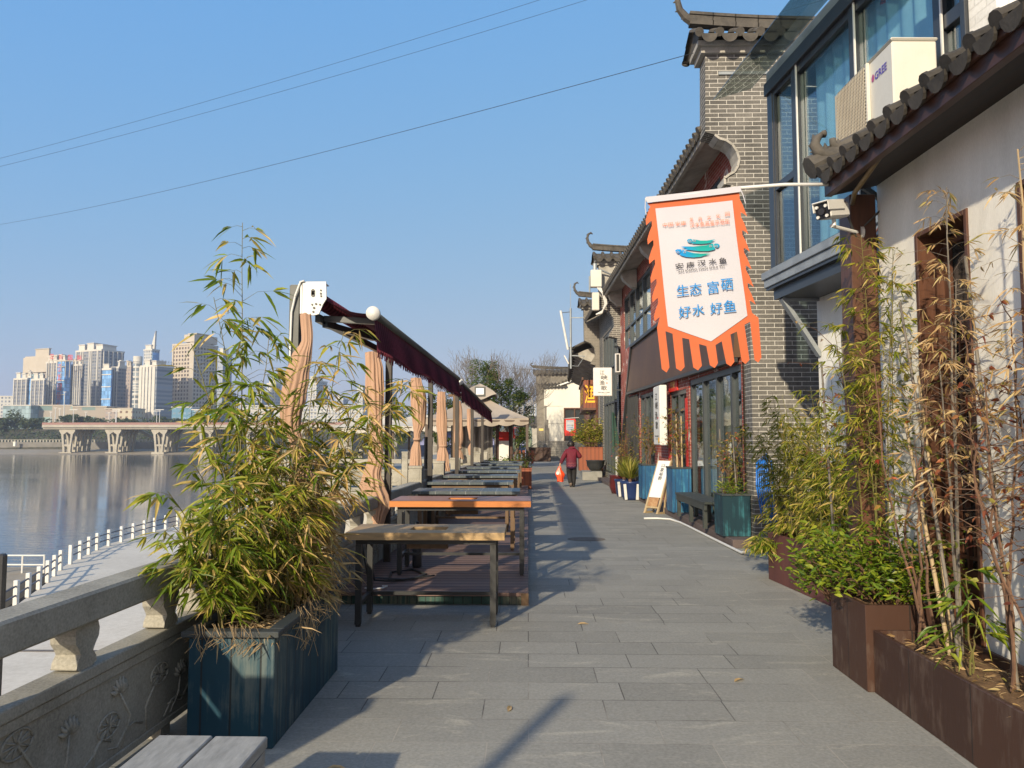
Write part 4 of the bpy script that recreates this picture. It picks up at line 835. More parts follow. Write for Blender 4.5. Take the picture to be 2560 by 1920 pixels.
# ------------------------------------------------------------------ person walking away
def skin_body(chains, name, mt, parent, sub=1, L=None):
    me = bpy.data.meshes.new('tmp'); bm = bmesh.new(); lay = bm.verts.layers.skin.verify(); ids = {}; first = True
    for ch in chains:
        prev = None
        for p_, r_ in ch:
            key = tuple(round(c, 4) for c in p_)
            if key in ids: vtx = ids[key]
            else:
                vtx = bm.verts.new(p_); vtx[lay].radius = (r_, r_) if not isinstance(r_, tuple) else r_; vtx[lay].use_root = first; first = False; ids[key] = vtx
            if prev is not None and prev is not vtx and not bm.edges.get((prev, vtx)): bm.edges.new((prev, vtx))
            prev = vtx
    bm.to_mesh(me); bm.free(); o = bpy.data.objects.new('tmp', me); COL.objects.link(o)
    o.modifiers.new('s', 'SKIN').use_smooth_shade = True; sb = o.modifiers.new('d', 'SUBSURF'); sb.levels = sub + 1; sb.render_levels = sub + 1
    dg = bpy.context.evaluated_depsgraph_get(); dg.update(); ev = o.evaluated_get(dg); em = ev.to_mesh()
    m = MB(L); m.add([v.co.copy() for v in em.vertices], [list(p_.vertices) for p_ in em.polygons]); ev.to_mesh_clear(); bpy.data.objects.remove(o)
    return m.build(name, MT[mt], parent, smooth=True)
P = thing('person', 'person in maroon patterned jacket and black trousers walking away with a red bag', 'person', 1.43, 25.45, 0, .03)
L = world_of(P)
pel = (0, 0, .80); ch_ = (0, .05, 1.06); nk = (0, .10, 1.24); hd = (0, .165, 1.36); ht = (0, .20, 1.42)
ls = (-.17, .07, 1.17); le = (-.275, .02, .95); lw = (-.37, .04, .755); rs = (.17, .07, 1.17); re = (.295, .03, .97); rw = (.20, .25, 1.0)
lh = (-.085, 0, .76); lk = (-.08, .09, .44); la = (-.035, -.06, .13); lt = (-.03, .02, .03); rh = (.085, 0, .76); rk = (.085, .06, .42); ra = (.055, .04, .08); rt = (.06, .19, .035)
chains = [[(pel, .13), (ch_, .14), (nk, .055), (hd, .082), (ht, .075)], [(ch_, .14), (ls, .06), (le, .045), (lw, .028), ((-.385, .045, .70), .026)], [(ch_, .14), (rs, .06), (re, .045), (rw, .028), ((.19, .30, 1.02), .026)], [(pel, .13), (lh, .085), (lk, .058), (la, .036), (lt, .035)], [(pel, .13), (rh, .085), (rk, .058), (ra, .036), (rt, .03)]]
for k, (dx, ln) in enumerate(((-.02, .055), (-.007, .065), (.007, .06), (.02, .048))):
    chains.append([((-.385, .045, .70), .026), ((-.385 + dx * .8, .06, .675), .008), ((-.385 + dx, .055, .66 - ln * .4), .007), ((-.38 + dx, .03, .66 - ln * .6), .006)])
chains.append([((-.385, .045, .70), .026), ((-.36, .075, .69), .009), ((-.365, .085, .665), .007)])
skin_body(chains, 'body', 'skin', P, 1, L)
n = NT('maroon_jacket_cloth'); sx = n.n('ShaderNodeSeparateXYZ'); o_ = n.obj(); n.l(o_, sx.inputs[0])
zig = n.math('ADD', sx.outputs[2], n.math('MULTIPLY', n.math('PINGPONG', sx.outputs[0], .05), .7)); nz = n.noise(o_, 45, 4)
c = n.ramp(zig, [(.60, (.022, .012, .04)), (.68, (.05, .015, .045)), (.71, (.20, .05, .06)), (.74, (.07, .012, .035)), (.79, (.16, .035, .045)), (.83, (.09, .010, .025)), (1.0, (.115, .010, .022))]); c = n.mix(.4, c, n.ramp(nz, [(.3, .1), (.7, .9)]), 'SOFT_LIGHT'); n.col(c); MT['jacket'] = n.done(.75, 0, .3)
skin_body([[((0, -.02, .56), .19), ((0, -.01, .70), .20), ((0, .01, .86), .19), ((0, .05, 1.06), .19), ((0, .10, 1.22), .12), ((0, .13, 1.32), .085)], [((0, .05, 1.06), .19), ((-.165, .065, 1.165), .095), (le, .078), ((-.36, .038, .75), .06)], [((0, .05, 1.06), .19), ((.165, .065, 1.165), .095), (re, .08), ((.21, .24, .997), .06)]], 'jacket', 'jacket', P, 1, L)
skin_body([[((0, 0, .74), .13), (lh, .11), (lk, .088), ((-.036, -.06, .09), .07)], [((0, 0, .74), .13), (rh, .11), (rk, .088), ((.056, .04, .03), .07)]], 'trousers', 'trousers', P, 1, L)
m = MB(L); m.tube([(-.035, -.10, .13), (-.033, -.045, .07), (-.03, .06, .025)], [.045, .048, .035], 8); m.build('shoe', MT['shoe'], P, smooth=True)
m = MB(L); m.tube([(.056, -.03, .045), (.057, .06, .05), (.06, .20, .035)], [.045, .05, .035], 8); m.build('shoe', MT['hair'], P, smooth=True)
m = MB(L); m.lathe([(.03, -.105), (.082, -.07), (.104, 0), (.095, .06), (.06, .098), (.01, .11)], (0, .165, 1.385), 14, Matrix.Rotation(-.3, 4, 'X') @ Matrix.Scale(1.16, 4)); m.lathe([(.01, -.05), (.04, -.03), (.05, 0), (.04, .03), (.01, .05)], (-.10, .12, 1.385), 10); m.build('hair', MT['hair'], P, smooth=True)
g = thing('shopping_bag', 'bright red plastic bag with a white mark held by the walking person', 'bag', 1.43 - .40, 25.45 + .02, .15)
m = MB(world_of(g)); m.grid(lambda u, v: Vector(((.10 + .075 * math.sin(math.pi * min(1, (1 - v) * 1.25 + .1)) * (1 - .25 * (1 - v))) * math.cos(u * 6.283) * (1 + .12 * math.sin(5 * u * 6.283 + 4 * v)) * (.35 + .65 * min(1, (1 - v) * 2)) + .03 * (1 - v), .07 * math.sin(u * 6.283) * (1 + .2 * math.sin(4 * u * 6.283)) * (.4 + .6 * min(1, (1 - v) * 2)), .02 + .44 * v + .015 * math.sin(u * 12))), 28, 10); m.add([(.03, 0, .02)], []); m.build('sack', MT['bag'], g, smooth=True)
m = MB(world_of(g)); m.tube([(-.05, 0, .44), (-.03, .02, .50), (.015, .03, .53), (.05, .01, .50), (.06, 0, .44)], .012, 6); m.build('handle', MT['bag'], g, smooth=True)
m = MB(world_of(g)); m.lathe([(.055, -.002), (.055, .002)], (-.06, -.088, .30), 10, Matrix.Rotation(math.pi / 2, 4, 'X')); m.build('white_mark', MT['sign_white'], g)

# ------------------------------------------------------------------ plants
def bamboo(name, label, x, y, z, stems, leafmt='leaf_bamboo', L=(.10, .19), wd=.019, group=None, stem_mt='stem_green', cat='bamboo', per=(3, 5), droop=.45, start=.15, twig=(.06, .22), rad=.005):
    """stems: list of (dx, dy, height, lean_x, lean_y, twigs)"""
    r_ = thing(name, label, cat, x, y, z, 0, group); Lm = world_of(r_)
    ms = MB(Lm); ml = MB(Lm)
    for dx, dy, h, lx, ly, nt_ in stems:
        k = 9; pts = []
        for i in range(k + 1):
            t = i / k; pts.append(Vector((dx + lx * t * t + rnd(-.006, .006), dy + ly * t * t + rnd(-.006, .006), h * t - .12 * h * max(0, t - .7) * abs(lx + ly))))
        ms.tube(pts, [rad * (1 - .75 * i / k) + .0008 for i in range(k + 1)], 5)
        for j in range(nt_):
            t = start + (1 - start) * (j + rnd(0, 1)) / nt_; f = t * k; i = min(k - 1, int(f)); p_ = pts[i].lerp(pts[i + 1], f - i)
            a = rnd(0, 6.283); ln = rnd(*twig) * (1.1 - .45 * t); d = Vector((math.cos(a), math.sin(a), rnd(.15, .8))).normalized()
            q1 = p_ + d * ln * .6; q2 = q1 + (d + Vector((0, 0, -.5))).normalized() * ln * .5
            ms.tube([p_, q1, q2], [.0018, .0013, .0008], 3, cap=False)
            for q in (q2, q1.lerp(q2, .4)) if rnd(0, 1) < .7 else (q2,):
                for _ in range(random.randint(*per)):
                    b = a + rnd(-1.3, 1.3); ml.leaf(q, (math.cos(b), math.sin(b), rnd(-.9, .25)), rnd(*L), wd * rnd(.7, 1.2), rnd(.1, droop))
    ms.build('stem', MT[stem_mt], r_); ml.build('leaves', MT[leafmt], r_)
    return r_
def shrub(name, label, x, y, z, rx, ry, h, nl, leafmt, L=(.04, .07), wd=.02, branches=30, group=None, stem_mt='stem', up=.5, cat='shrub', hollow=.35, lo=.0):
    r_ = thing(name, label, cat, x, y, z, 0, group); Lm = world_of(r_); ms = MB(Lm); ml = MB(Lm); tips = []
    for i in range(branches):
        a = rnd(0, 6.283); s_ = rnd(0, 1) ** .5; e = Vector((rx * s_ * math.cos(a), ry * s_ * math.sin(a), h * (lo + (1 - lo) * rnd(.35, 1) * (1 - .35 * s_ * s_))))
        p0 = Vector((e.x * .15, e.y * .15, 0)); mid = p0.lerp(e, .55) + Vector((rnd(-.1, .1) * rx, rnd(-.1, .1) * ry, .12 * h)); ms.tube([p0, mid, e], [.006, .004, .0015], 4, cap=False); tips.append((p0, mid, e))
    for i in range(nl):
        p0, mid, e = random.choice(tips); t = rnd(hollow, 1.08); c = (p0.lerp(mid, t / .55) if t < .55 else mid.lerp(e, (t - .55) / .45))
        sc = .09 * h + .05; c = c + Vector((rnd(-sc, sc), rnd(-sc, sc), rnd(-sc, sc))); a = rnd(0, 6.283)
        ml.leaf(c, (math.cos(a), math.sin(a), rnd(-.4, up)), rnd(*L), wd * rnd(.7, 1.25), rnd(0, .3))
    ms.build('stem', MT[stem_mt], r_); ml.build('leaves', MT[leafmt], r_); return r_
def litter(name, label, x0, x1, y0, y1, z, nb, mt='straw', hang=None, L=(.05, .16)):
    """dead straw and fallen leaves on a planter's soil: uncountable, one object"""
    m = MB()
    for i in range(nb):
        p_ = Vector((rnd(x0, x1), rnd(y0, y1), z + rnd(0, .05))); a = rnd(0, 6.283); m.leaf(p_, (math.cos(a), math.sin(a), rnd(-.15, .35)), rnd(*L), rnd(.004, .014), rnd(0, .5))
    for p_, ln in hang or []:
        for k in range(7):
            q = Vector(p_) + Vector((rnd(-.03, .03), rnd(-.03, .03), .02)); pts = [q + Vector((0, 0, .02)), q + Vector((rnd(0, .05), rnd(-.05, .0), -.03)), q + Vector((rnd(0, .06), rnd(-.06, .03), -ln * rnd(.3, .7))), q + Vector((rnd(-.03, .07), rnd(-.08, .03), -ln * rnd(.6, 1.1)))]; m.tube(pts, .0015, 3, cap=False)
    o = m.build(name, MT[mt]); return tag(o, label, 'dry litter', kind='stuff')

def box_planter(label, x, y, w_, d, h, mt, rim='teal_rim', z=0, rz=0, group=None, lip=.03, name='planter', soil=.06, taper=0, bevel=.004):
    r_ = thing(name, label, 'planter', x, y, z, rz, group); L = world_of(r_); t = .03
    m = MB(L); q = lambda s_, zz: [(-s_ * w_ / 2, -s_ * d / 2, zz), (s_ * w_ / 2, -s_ * d / 2, zz), (s_ * w_ / 2, s_ * d / 2, zz), (-s_ * w_ / 2, s_ * d / 2, zz)]
    a = 1 - taper; i0 = [(x_ * (1 - 2 * t / w_), y_ * (1 - 2 * t / d), zz) for x_, y_, zz in q(1, h)]; i1 = [(p_[0], p_[1], h - soil - .02) for p_ in i0]
    m.add(q(a, 0) + q(1, h) + i0 + i1, [(3, 2, 1, 0)] + [(k, (k + 1) % 4, 4 + (k + 1) % 4, 4 + k) for k in range(4)] + [(4 + k, 4 + (k + 1) % 4, 8 + (k + 1) % 4, 8 + k) for k in range(4)] + [(8 + k, 8 + (k + 1) % 4, 12 + (k + 1) % 4, 12 + k) for k in range(4)])
    m.build('box', MT[mt], r_, bevel=bevel)
    if lip:
        m = MB(L); e = lip; W2, D2 = w_ / 2 + e, d / 2 + e; u = w_ / 2 - .05; v = d / 2 - .05; z0, z1 = h + .002, h + .034
        m.box(-W2, W2, -D2, -v, z0, z1); m.box(-W2, W2, v, D2, z0, z1); m.box(-W2, -u, -v, v, z0, z1); m.box(u, W2, -v, v, z0, z1); m.build('rim', MT[rim], r_, bevel=.004)
    m = MB(L); k = 10; m.grid(lambda a, b: Vector((-w_ / 2 + t + .002 + (w_ - 2 * t - .004) * a, -d / 2 + t + .002 + (d - 2 * t - .004) * b, h - soil + .02 * noise.noise((a * 5, b * 5, x)))), k, k); m.build('soil', MT['soil'], r_)
    return r_

# left teal planter and its bamboo
PL = box_planter('long teal board planter full of dry bamboo beside the stone railing', -1.545, 4.74, .45, 1.36, .565, 'teal')
litter('dead_straw', 'dead straw and fallen bamboo leaves spilling over the teal planter', -1.80, -1.30, 4.05, 5.4, .53, 620, hang=[((-1.31, 4.45, .6), .22), ((-1.31, 4.9, .6), .20), ((-1.7, 4.02, .6), .16), ((-1.31, 4.62, .6), .30), ((-1.31, 4.70, .6), .24), ((-1.52, 4.02, .6), .13), ((-1.62, 4.02, .6), .10), ((-1.31, 5.25, .6), .18), ((-1.45, 4.02, .60), .12)], L=(.06, .22))
Z = .53
bamboo('bamboo_plant', 'tallest thin bamboo in the teal planter, its sparse tip against open sky', -1.74, 4.66, Z, [(0, 0, 2.42, -.05, .05, 42), (.03, .03, 1.95, -.22, -.06, 36), (.0, -.05, 1.65, -.26, -.1, 24), (.05, -.02, 1.7, .08, .08, 36), (-.04, .04, 1.4, -.02, .02, 34)], per=(2, 3), L=(.10, .18), wd=.021, leafmt='leaf_bamboo_green', start=.3, twig=(.08, .26))
bamboo('bamboo_plant', 'bushy green bamboo at the near end of the teal planter, leaning over the railing', -1.66, 4.32, Z, [(rnd(-.1, .1), rnd(-.12, .12), rnd(.35, .98), rnd(-.30, .16), rnd(-.28, .08), 22) for _ in range(11)], leafmt='leaf_bamboo_green', start=.25, twig=(.05, .20), wd=.017, L=(.06, .15))
bamboo('bamboo_plant', 'dense mixed green and straw coloured bamboo in the middle of the teal planter', -1.56, 4.75, Z, [(rnd(-.16, .16), rnd(-.25, .2), rnd(.65, 1.3), rnd(-.2, .34), rnd(-.2, .1), 22) for _ in range(12)], start=.12, twig=(.06, .28), wd=.015, L=(.06, .17))
bamboo('bamboo_plant', 'withered brown bamboo at the far end of the teal planter next to the table', -1.46, 5.15, Z, [(rnd(-.14, .1), rnd(-.2, .18), rnd(.6, 1.12), rnd(-.1, .25), rnd(-.3, .05), 24) for _ in range(12)], leafmt='leaf_dry', start=.05, twig=(.06, .24), wd=.016)
bamboo('bamboo_plant', 'arching bamboo reaching right from the teal planter below the maroon awning', -1.42, 5.05, Z, [(0, 0, 1.82, .16, .15, 34), (.02, .04, 1.50, .62, .1, 40), (-.04, .05, 1.42, .34, .12, 34), (-.06, -.05, 1.6, .06, .1, 26), (.04, -.08, 1.30, .46, -.05, 32)], start=.42, per=(2, 4), twig=(.08, .24), wd=.017, L=(.08, .17))

# right side planters
NP = box_planter('low long brown steel planter with climbing stems at the white wall', 2.41, 2.7, .46, 4.62, .39, 'rust', lip=0, soil=.07)
MPL = box_planter('taller brown steel planter with a green shrub between the long ones', 2.42, 5.30, .56, .56, .54, 'rust', lip=0, soil=.05)
FP = box_planter('streaked rust red steel planter under dense bamboo beside the grey brick wall', 3.06, 8.2, .50, 1.55, .53, 'rust_red', lip=0, soil=.05, rz=.097)
sx_ = MB(); sx_.box(2.62, 3.4, 6.05, 6.6, 0, .10); sx_.box(2.42, 3.4, 5.62, 6.05, 0, .17); tag(sx_.build('stone_step', MT['stone_grey'], bevel=.01), 'grey stone step between two rusty planters', 'step')
litter('leaf_litter', 'fallen dry leaves on the soil of the low brown planter', 2.22, 2.62, 1.5, 4.95, .34, 420, 'leaf_dry', L=(.04, .09))
shrub('shrub', 'round green small leaved shrub overflowing the taller brown planter', 2.42, 5.28, .46, .50, .46, .62, 1900, 'leaf_shrub', (.045, .08), .022, 44, up=.9)
shrub('shrub', 'second mass of small green leaves leaning to the street from the tall planter', 2.20, 5.66, .44, .36, .34, .52, 900, 'leaf_shrub', (.045, .08), .022, 30, up=.9)
st = lambda n_, sx, sy, h0, h1, l, nt_: [(rnd(-sx, sx), rnd(-sy, sy), rnd(h0, h1), rnd(-l, l * .7), rnd(-l, l), nt_) for _ in range(n_)]
bamboo('bamboo_plant', 'dense fine leaved bamboo at the far end of the rust red planter', 2.98, 8.62, .48, st(20, .2, .3, .8, 1.65, .30, 34), 'leaf_fine', (.06, .12), .012, start=.05, twig=(.06, .24), per=(3, 5))
bamboo('bamboo_plant', 'dense yellowing bamboo at the near end of the rust red planter', 3.04, 7.75, .48, st(22, .2, .3, .7, 1.75, .32, 34), 'leaf_fine', (.06, .12), .012, start=.05, twig=(.06, .24), per=(3, 5))
bamboo('bamboo_plant', 'low bamboo spray hanging over the paving at the corner of the rust red planter', 2.78, 8.95, .30, [(rnd(-.05, .05), rnd(-.1, .1), rnd(.05, .22), rnd(-.4, .05), rnd(-.3, .1), 9) for _ in range(9)], 'leaf_bamboo_green', (.08, .15), .016, start=.2)
bamboo('bamboo_plant', 'tall slim bamboo with fine yellow green sprays before the wooden column', 2.42, 5.45, .44, [(0.02, .02, 2.62, -.04, .03, 84), (.06, -.03, 2.3, .08, -.05, 66), (-.06, .05, 2.0, -.18, .02, 50), (.12, .0, 2.5, .06, .0, 72), (-.02, -.06, 1.6, -.10, -.06, 40)], 'leaf_fine', (.06, .11), .012, start=.30, per=(3, 5), twig=(.08, .28))
bamboo('bamboo_plant', 'withered bamboo with straw coloured sprays before the first lattice window', 2.48, 4.55, .34, [(0, 0, 2.78, .05, .05, 72), (.05, .1, 2.2, .03, -.05, 44), (-.04, -.05, 1.7, -.05, .0, 30)], 'leaf_dry', (.05, .10), .010, start=.36, per=(3, 5), stem_mt='cane_grey', rad=.010, twig=(.1, .34))
bamboo('bamboo_plant', 'thin dry bamboo with pale sprays in front of the second lattice window', 2.50, 3.85, .34, [(0, 0, 2.72, -.02, .0, 46), (.02, -.1, 1.9, .06, .1, 26)], 'leaf_dry', (.05, .11), .011, start=.45, per=(2, 4), stem_mt='cane', rad=.012, twig=(.1, .34))
bamboo('bamboo_plant', 'young green bamboo shoot low in the brown planter by the lattice window', 2.36, 4.25, .34, [(0, 0, .55, -.03, -.05, 12), (.03, .03, .34, .06, .03, 8)], 'leaf_shrub', (.09, .16), .022, start=.2, per=(2, 3))
def climber(label, x, y, z, h, n_, nl, mt, seed, sp_=.28, lean=(0, 0)):
    random.seed(seed); r_ = thing('climbing_rose', label, 'climber', x, y, z); L = world_of(r_); ms = MB(L); ml = MB(L)
    for i in range(n_):
        p_ = Vector((rnd(-.06, .06), rnd(-.12, .12), 0)); d = Vector((rnd(-.1, .1), rnd(-.1, .1), 1)); pts = [p_.copy()]; hh = h * rnd(.6, 1.05); k = 14
        for j in range(k):
            d = (d + Vector((rnd(-.28, .28) + lean[0] * .1, rnd(-.28, .28) + lean[1] * .1, .25))).normalized(); p_ = p_ + d * hh / k; p_.x = max(-.3, min(.2, p_.x)); pts.append(p_.copy())
        ms.tube(pts, [.0075 * (1 - .75 * j / k) + .0015 for j in range(k + 1)], 5)
        for j in range(4, k + 1):
            for _ in range(2 if j > 6 else 1):
                a = rnd(0, 6.283); q = pts[j] + Vector((math.cos(a), math.sin(a), rnd(-.1, .8))) * rnd(.4, 1) * sp_; mid = pts[j].lerp(q, .5) + Vector((0, 0, rnd(-.03, .05))); ms.tube([pts[j], mid, q], [.003, .0022, .001], 4, cap=False)
                for _ in range(nl):
                    f = rnd(.3, 1.05); c = pts[j].lerp(q, f); b = rnd(0, 6.283); ml.leaf(c, (math.cos(b), math.sin(b), rnd(-1, .3)), rnd(.03, .06), rnd(.014, .026), .2)
    ms.build('stem', MT['stem'], r_); ml.build('leaves', MT[mt], r_); random.seed(seed + 100); return r_
climber('twisted climbing rose with bare stems and few leaves left of the lattice window', 2.40, 4.82, .34, 1.75, 4, 3, 'leaf_rose', 31)
climber('bare brown climber with red leaves beyond the lattice window on the white wall', 2.46, 4.05, .34, 1.9, 4, 3, 'leaf_red', 32, .34)
climber('leaning purple stemmed climber with dried leaves nearest the camera in the planter', 2.42, 3.72, .34, 1.8, 5, 2, 'leaf_red', 33, .36, (.2, .5))
climber('sparse climber with thin reddish twigs before the pale wall panel', 2.86, 6.3, .1, 2.3, 4, 3, 'leaf_red', 34, .5)
def cane(label, p0, p1, r_=.012, mt='cane'):
    m = MB(); a, b = Vector(p0), Vector(p1); k = 9; pts = []; rs = []
    for i in range(k):
        for f, rr in ((0, 1.22), (.06, 1), (.94, 1)): pts.append(a.lerp(b, (i + f) / k)); rs.append(r_ * rr * (1 - .3 * i / k))
    m.tube(pts, rs, 7); return tag(m.build('support_cane', MT[mt], smooth=True), label, 'cane', 'bamboo canes propping the climbers')
cane('pale bamboo cane upright behind the twisted rose stems', (2.52, 4.72, .33), (2.44, 4.85, 2.0)); cane('thicker pale cane bundled with the twisted rose', (2.47, 4.66, .33), (2.40, 4.95, 1.7), .014)
cane('grey bamboo cane leaning left across the lattice window edge', (2.40, 4.42, .33), (2.44, 5.05, 2.5), .011, 'cane_grey'); cane('dark grey cane leaning against the wall right of the window', (2.46, 4.02, .33), (2.62, 4.6, 2.7), .013, 'cane_grey')
cane('fat yellowish cane at the right edge before the white wall', (2.48, 3.78, .33), (2.56, 3.92, 2.7), .016); cane('thin grey cane rising from the dense bamboo', (2.70, 6.9, .4), (2.64, 6.95, 2.3), .012, 'cane_grey')
cane('dark thin cane in front of the pale wall beside the wooden column', (2.52, 6.0, .1), (2.46, 6.05, 2.5), .011, 'cane_grey')
# blue hose hanging on the brick wall
m = MB()
for k in range(7): m.tube([(3.38 + .02 * k, 11.5 - .012 * k, 1.25 + .02 * k), (3.36 + .03 * k, 11.47, .9), (3.42 + .035 * k, 11.46, .5 + .02 * k), (3.55 + .02 * k, 11.5, .25), (3.62, 11.5, .7), (3.60, 11.52, 1.28)], .012, 6)
tag(m.build('garden_hose', MT['hose_blue'], smooth=True), 'coiled bright blue hose hanging on the grey brick end wall', 'hose')

# planters along the plinth
def hex_planter(label, x, y, w_, d, h, mt, z, ch=.0):
    return box_planter(label, x, y, w_, d, h, mt, 'teal_rim', z, .012, 'blue board planters on the shop plinth', .012, soil=.05)
hex_planter('dark teal board planter with rose canes at the near end of the black bench', 3.13, 11.98, .42, .50, .60, 'blue_dark', .127)
hex_planter('tall bright blue board planter before the shop door, behind the black bench', 3.05, 15.75, .38, .62, .86, 'blue', .127)
hex_planter('tall blue board planter behind the leaning white board', 2.98, 19.2, .40, .62, .80, 'blue', .127)
climber('rose bush with red and yellow leaves in the dark teal planter', 3.10, 11.95, .68, 1.05, 6, 6, 'leaf_rose', 41, .22)
climber('leafy rose with a few yellow leaves in the bright blue planter by the door', 3.04, 15.7, .94, 1.25, 6, 6, 'leaf_rose', 42, .26)
climber('withered brown rose bush in the blue planter behind the leaning board', 2.98, 19.2, .88, 1.35, 8, 7, 'leaf_rose', 43, .28)
shrub('shrub', 'low grassy green plant at the foot of the roses in the dark teal planter', 3.10, 11.9, .68, .20, .22, .34, 260, 'leaf_shrub', (.08, .14), .014, 18, up=.9)
cane('pale grey stake standing in the dark teal planter', (3.16, 11.8, .68), (3.12, 11.82, 1.62), .014, 'cane_grey'); cane('second grey stake in the dark teal planter nearer the door', (3.02, 12.05, .68), (2.99, 12.1, 1.75), .012, 'cane_grey')
cane('thick pale stake in the bright blue planter', (3.02, 15.7, .93), (3.02, 15.78, 2.1), .02); cane('brown stake beside the thick one in the bright blue planter', (3.1, 15.62, .93), (3.10, 15.66, 2.05), .018)
for i, (x, y, lb_) in enumerate(((2.68, 20.2, 'dark blue and white pot under the yellow green blades'), (2.64, 21.2, 'second dark blue and white pot further along the plinth'))):
    r_ = thing('flower_pot', lb_, 'pot', x, y, 0, 0, 'blue and white pots'); L = world_of(r_)
    m = MB(L); m.lathe([(.20, 0), (.24, .1), (.27, .42), (.29, .44), (.29, .48), (.25, .48), (.24, .43)], (0, 0, 0), 18); m.build('pot', mat('navy_glaze', (.015, .03, .10), (.02, .04, .13), 3, .3, 0) if i == 0 else bpy.data.materials['navy_glaze'], r_, smooth=True)
    m = MB(L); m.bar((-.16, -.215, .02), (-.2, -.262, .42), .07, .015); m.bar((.12, -.235, .02), (.14, -.285, .42), .07, .015); m.build('white_band', MT['white_metal'], r_)
r_ = thing('flower_pot', 'dark red glazed pot at the far end of the plinth row', 'pot', 2.62, 22.5, 0); m = MB(world_of(r_)); m.lathe([(.2, 0), (.27, .2), (.26, .5), (.28, .52), (.24, .53)], (0, 0, 0), 16); m.build('pot', mat('red_glaze', (.09, .015, .015), (.06, .01, .012), 3, .25, 0), r_, smooth=True)
def blades(label, x, y, z, n_, L0, L1, mt='leaf_sword', wd=.045, name='sword_plant', up=(.5, 2.4), dr=.32):
    r_ = thing(name, label, 'plant', x, y, z); L = world_of(r_); m = MB(L)
    for i in range(n_):
        a = rnd(0, 6.283); d = Vector((math.cos(a), math.sin(a), rnd(*up))).normalized(); ln = rnd(L0, L1); s_ = Vector((-math.sin(a), math.cos(a), 0)) * wd * rnd(.6, 1.1) / 2; vs = []; k = 5
        for j in range(k + 1):
            t = j / k; c = d * ln * t + Vector((0, 0, -dr * ln * t * t)); wv = (1 - .9 * t) * (1 if t > .1 else .7); vs += [c - s_ * wv + Vector((0, 0, .01)), c + s_ * wv + Vector((0, 0, .01))]
        m.add(vs, [(2 * j, 2 * j + 1, 2 * j + 3, 2 * j + 2) for j in range(k)])
    m.build('leaves', MT[mt], r_); m = MB(L); m.tube([(0, 0, -.1), (0, 0, .08)], .05, 8); m.build('stem', MT['stem'], r_); return r_
blades('yellow green sword leaved plant in the blue and white pot', 2.66, 20.2, .50, 130, .7, 1.2)
blades('second yellow green bladed plant in the further pot', 2.62, 21.2, .50, 110, .7, 1.2)
shrub('shrub', 'tangled brown dry shrub in the dark red pot before the dark slats', 2.80, 22.5, .5, .38, .5, 1.7, 700, 'leaf_rose', (.04, .07), .022, 50)
# bench on the plinth
b = thing('wooden_bench', 'long black green wooden bench on the plinth before the glass doors', 'bench', 3.03, 13.75, .127, .016); L = world_of(b)
m = MB(L); 
for k in range(3): m.box(-.20 + k * .135, -.07 + k * .135, -1.15, 1.15, .40, .44)
m.build('seat', MT['bench'], b, bevel=.004)
m = MB(L); m.box(-.19, -.15, -1.1, 1.1, .30, .398); m.box(.15, .19, -1.1, 1.1, .30, .398); m.build('apron', MT['bench'], b)
for y in (-1.0, .0, 1.0):
    for x in (-.19, .13): m = MB(L); m.box(x + .001, x + .061, y - .04, y + .04, 0, .30); m.build('leg', MT['bench'], b)
# white pipe along the plinth
m = MB(); pts = [at(1975, 1330, 9.6), at(1920, 1340, 10.4)]; m.tube([(3.05, 9.2, .34), (3.0, 9.9, .22), (2.93, 10.75, .03), (2.93, 11.1, .025), (2.90, 12.5, .022), (2.87, 14, .022), (2.85, 14.6, .022), (2.77, 15.2, .022), (2.55, 15.35, .022), (2.28, 15.35, .022)], .02, 7); tag(m.build('drain_pipe', MT['white_metal'], smooth=True), 'thin white pipe running on the paving along the plinth edge', 'pipe')
m = MB(); m.tube([(2.92, 25.5, .05), (2.92, 25.5, 1.0)], .045, 8); tag(m.build('white_pipe_post', MT['white_metal'], smooth=True), 'short upright white pipe at the foot of the grey end wall', 'pipe')
m = MB(); m.grid(lambda u, v: Vector((2.78 + .22 * u * (.3 + .7 * v) + .03 * math.sin(9 * u), 25.62 - .03 * math.sin(7 * u) - .05 * v, 2.45 - 1.35 * v + .35 * u * v)), 8, 8); tag(m.build('folded_tarp', MT['tarp']), 'dark green folded cloth hanging on the grey end wall', 'cloth')
# red timber shop front things
box_planter('red brown board planter with a bright green bush at the timber shop', 2.52, 31.3, .95, .6, .9, 'orange_planter', 'orange_planter', .30, 0, None, .02)
shrub('shrub', 'bright yellow green bush in the red brown planter by the timber shop', 2.50, 31.3, 1.15, .72, .5, 1.5, 2200, 'leaf_fine', (.08, .14), .035, 60, up=.6)
r_ = thing('cooking_pot', 'round black iron pot on the stone step before the red brown planter', 'pot', 2.60, 29.9, .325); m = MB(world_of(r_)); m.lathe([(.14, 0), (.24, .06), (.33, .22), (.35, .38), (.38, .40), (.37, .42), (.33, .40), (.30, .2)], (0, 0, 0), 18); m.build('bowl', MT['black_steel'], r_, smooth=True)

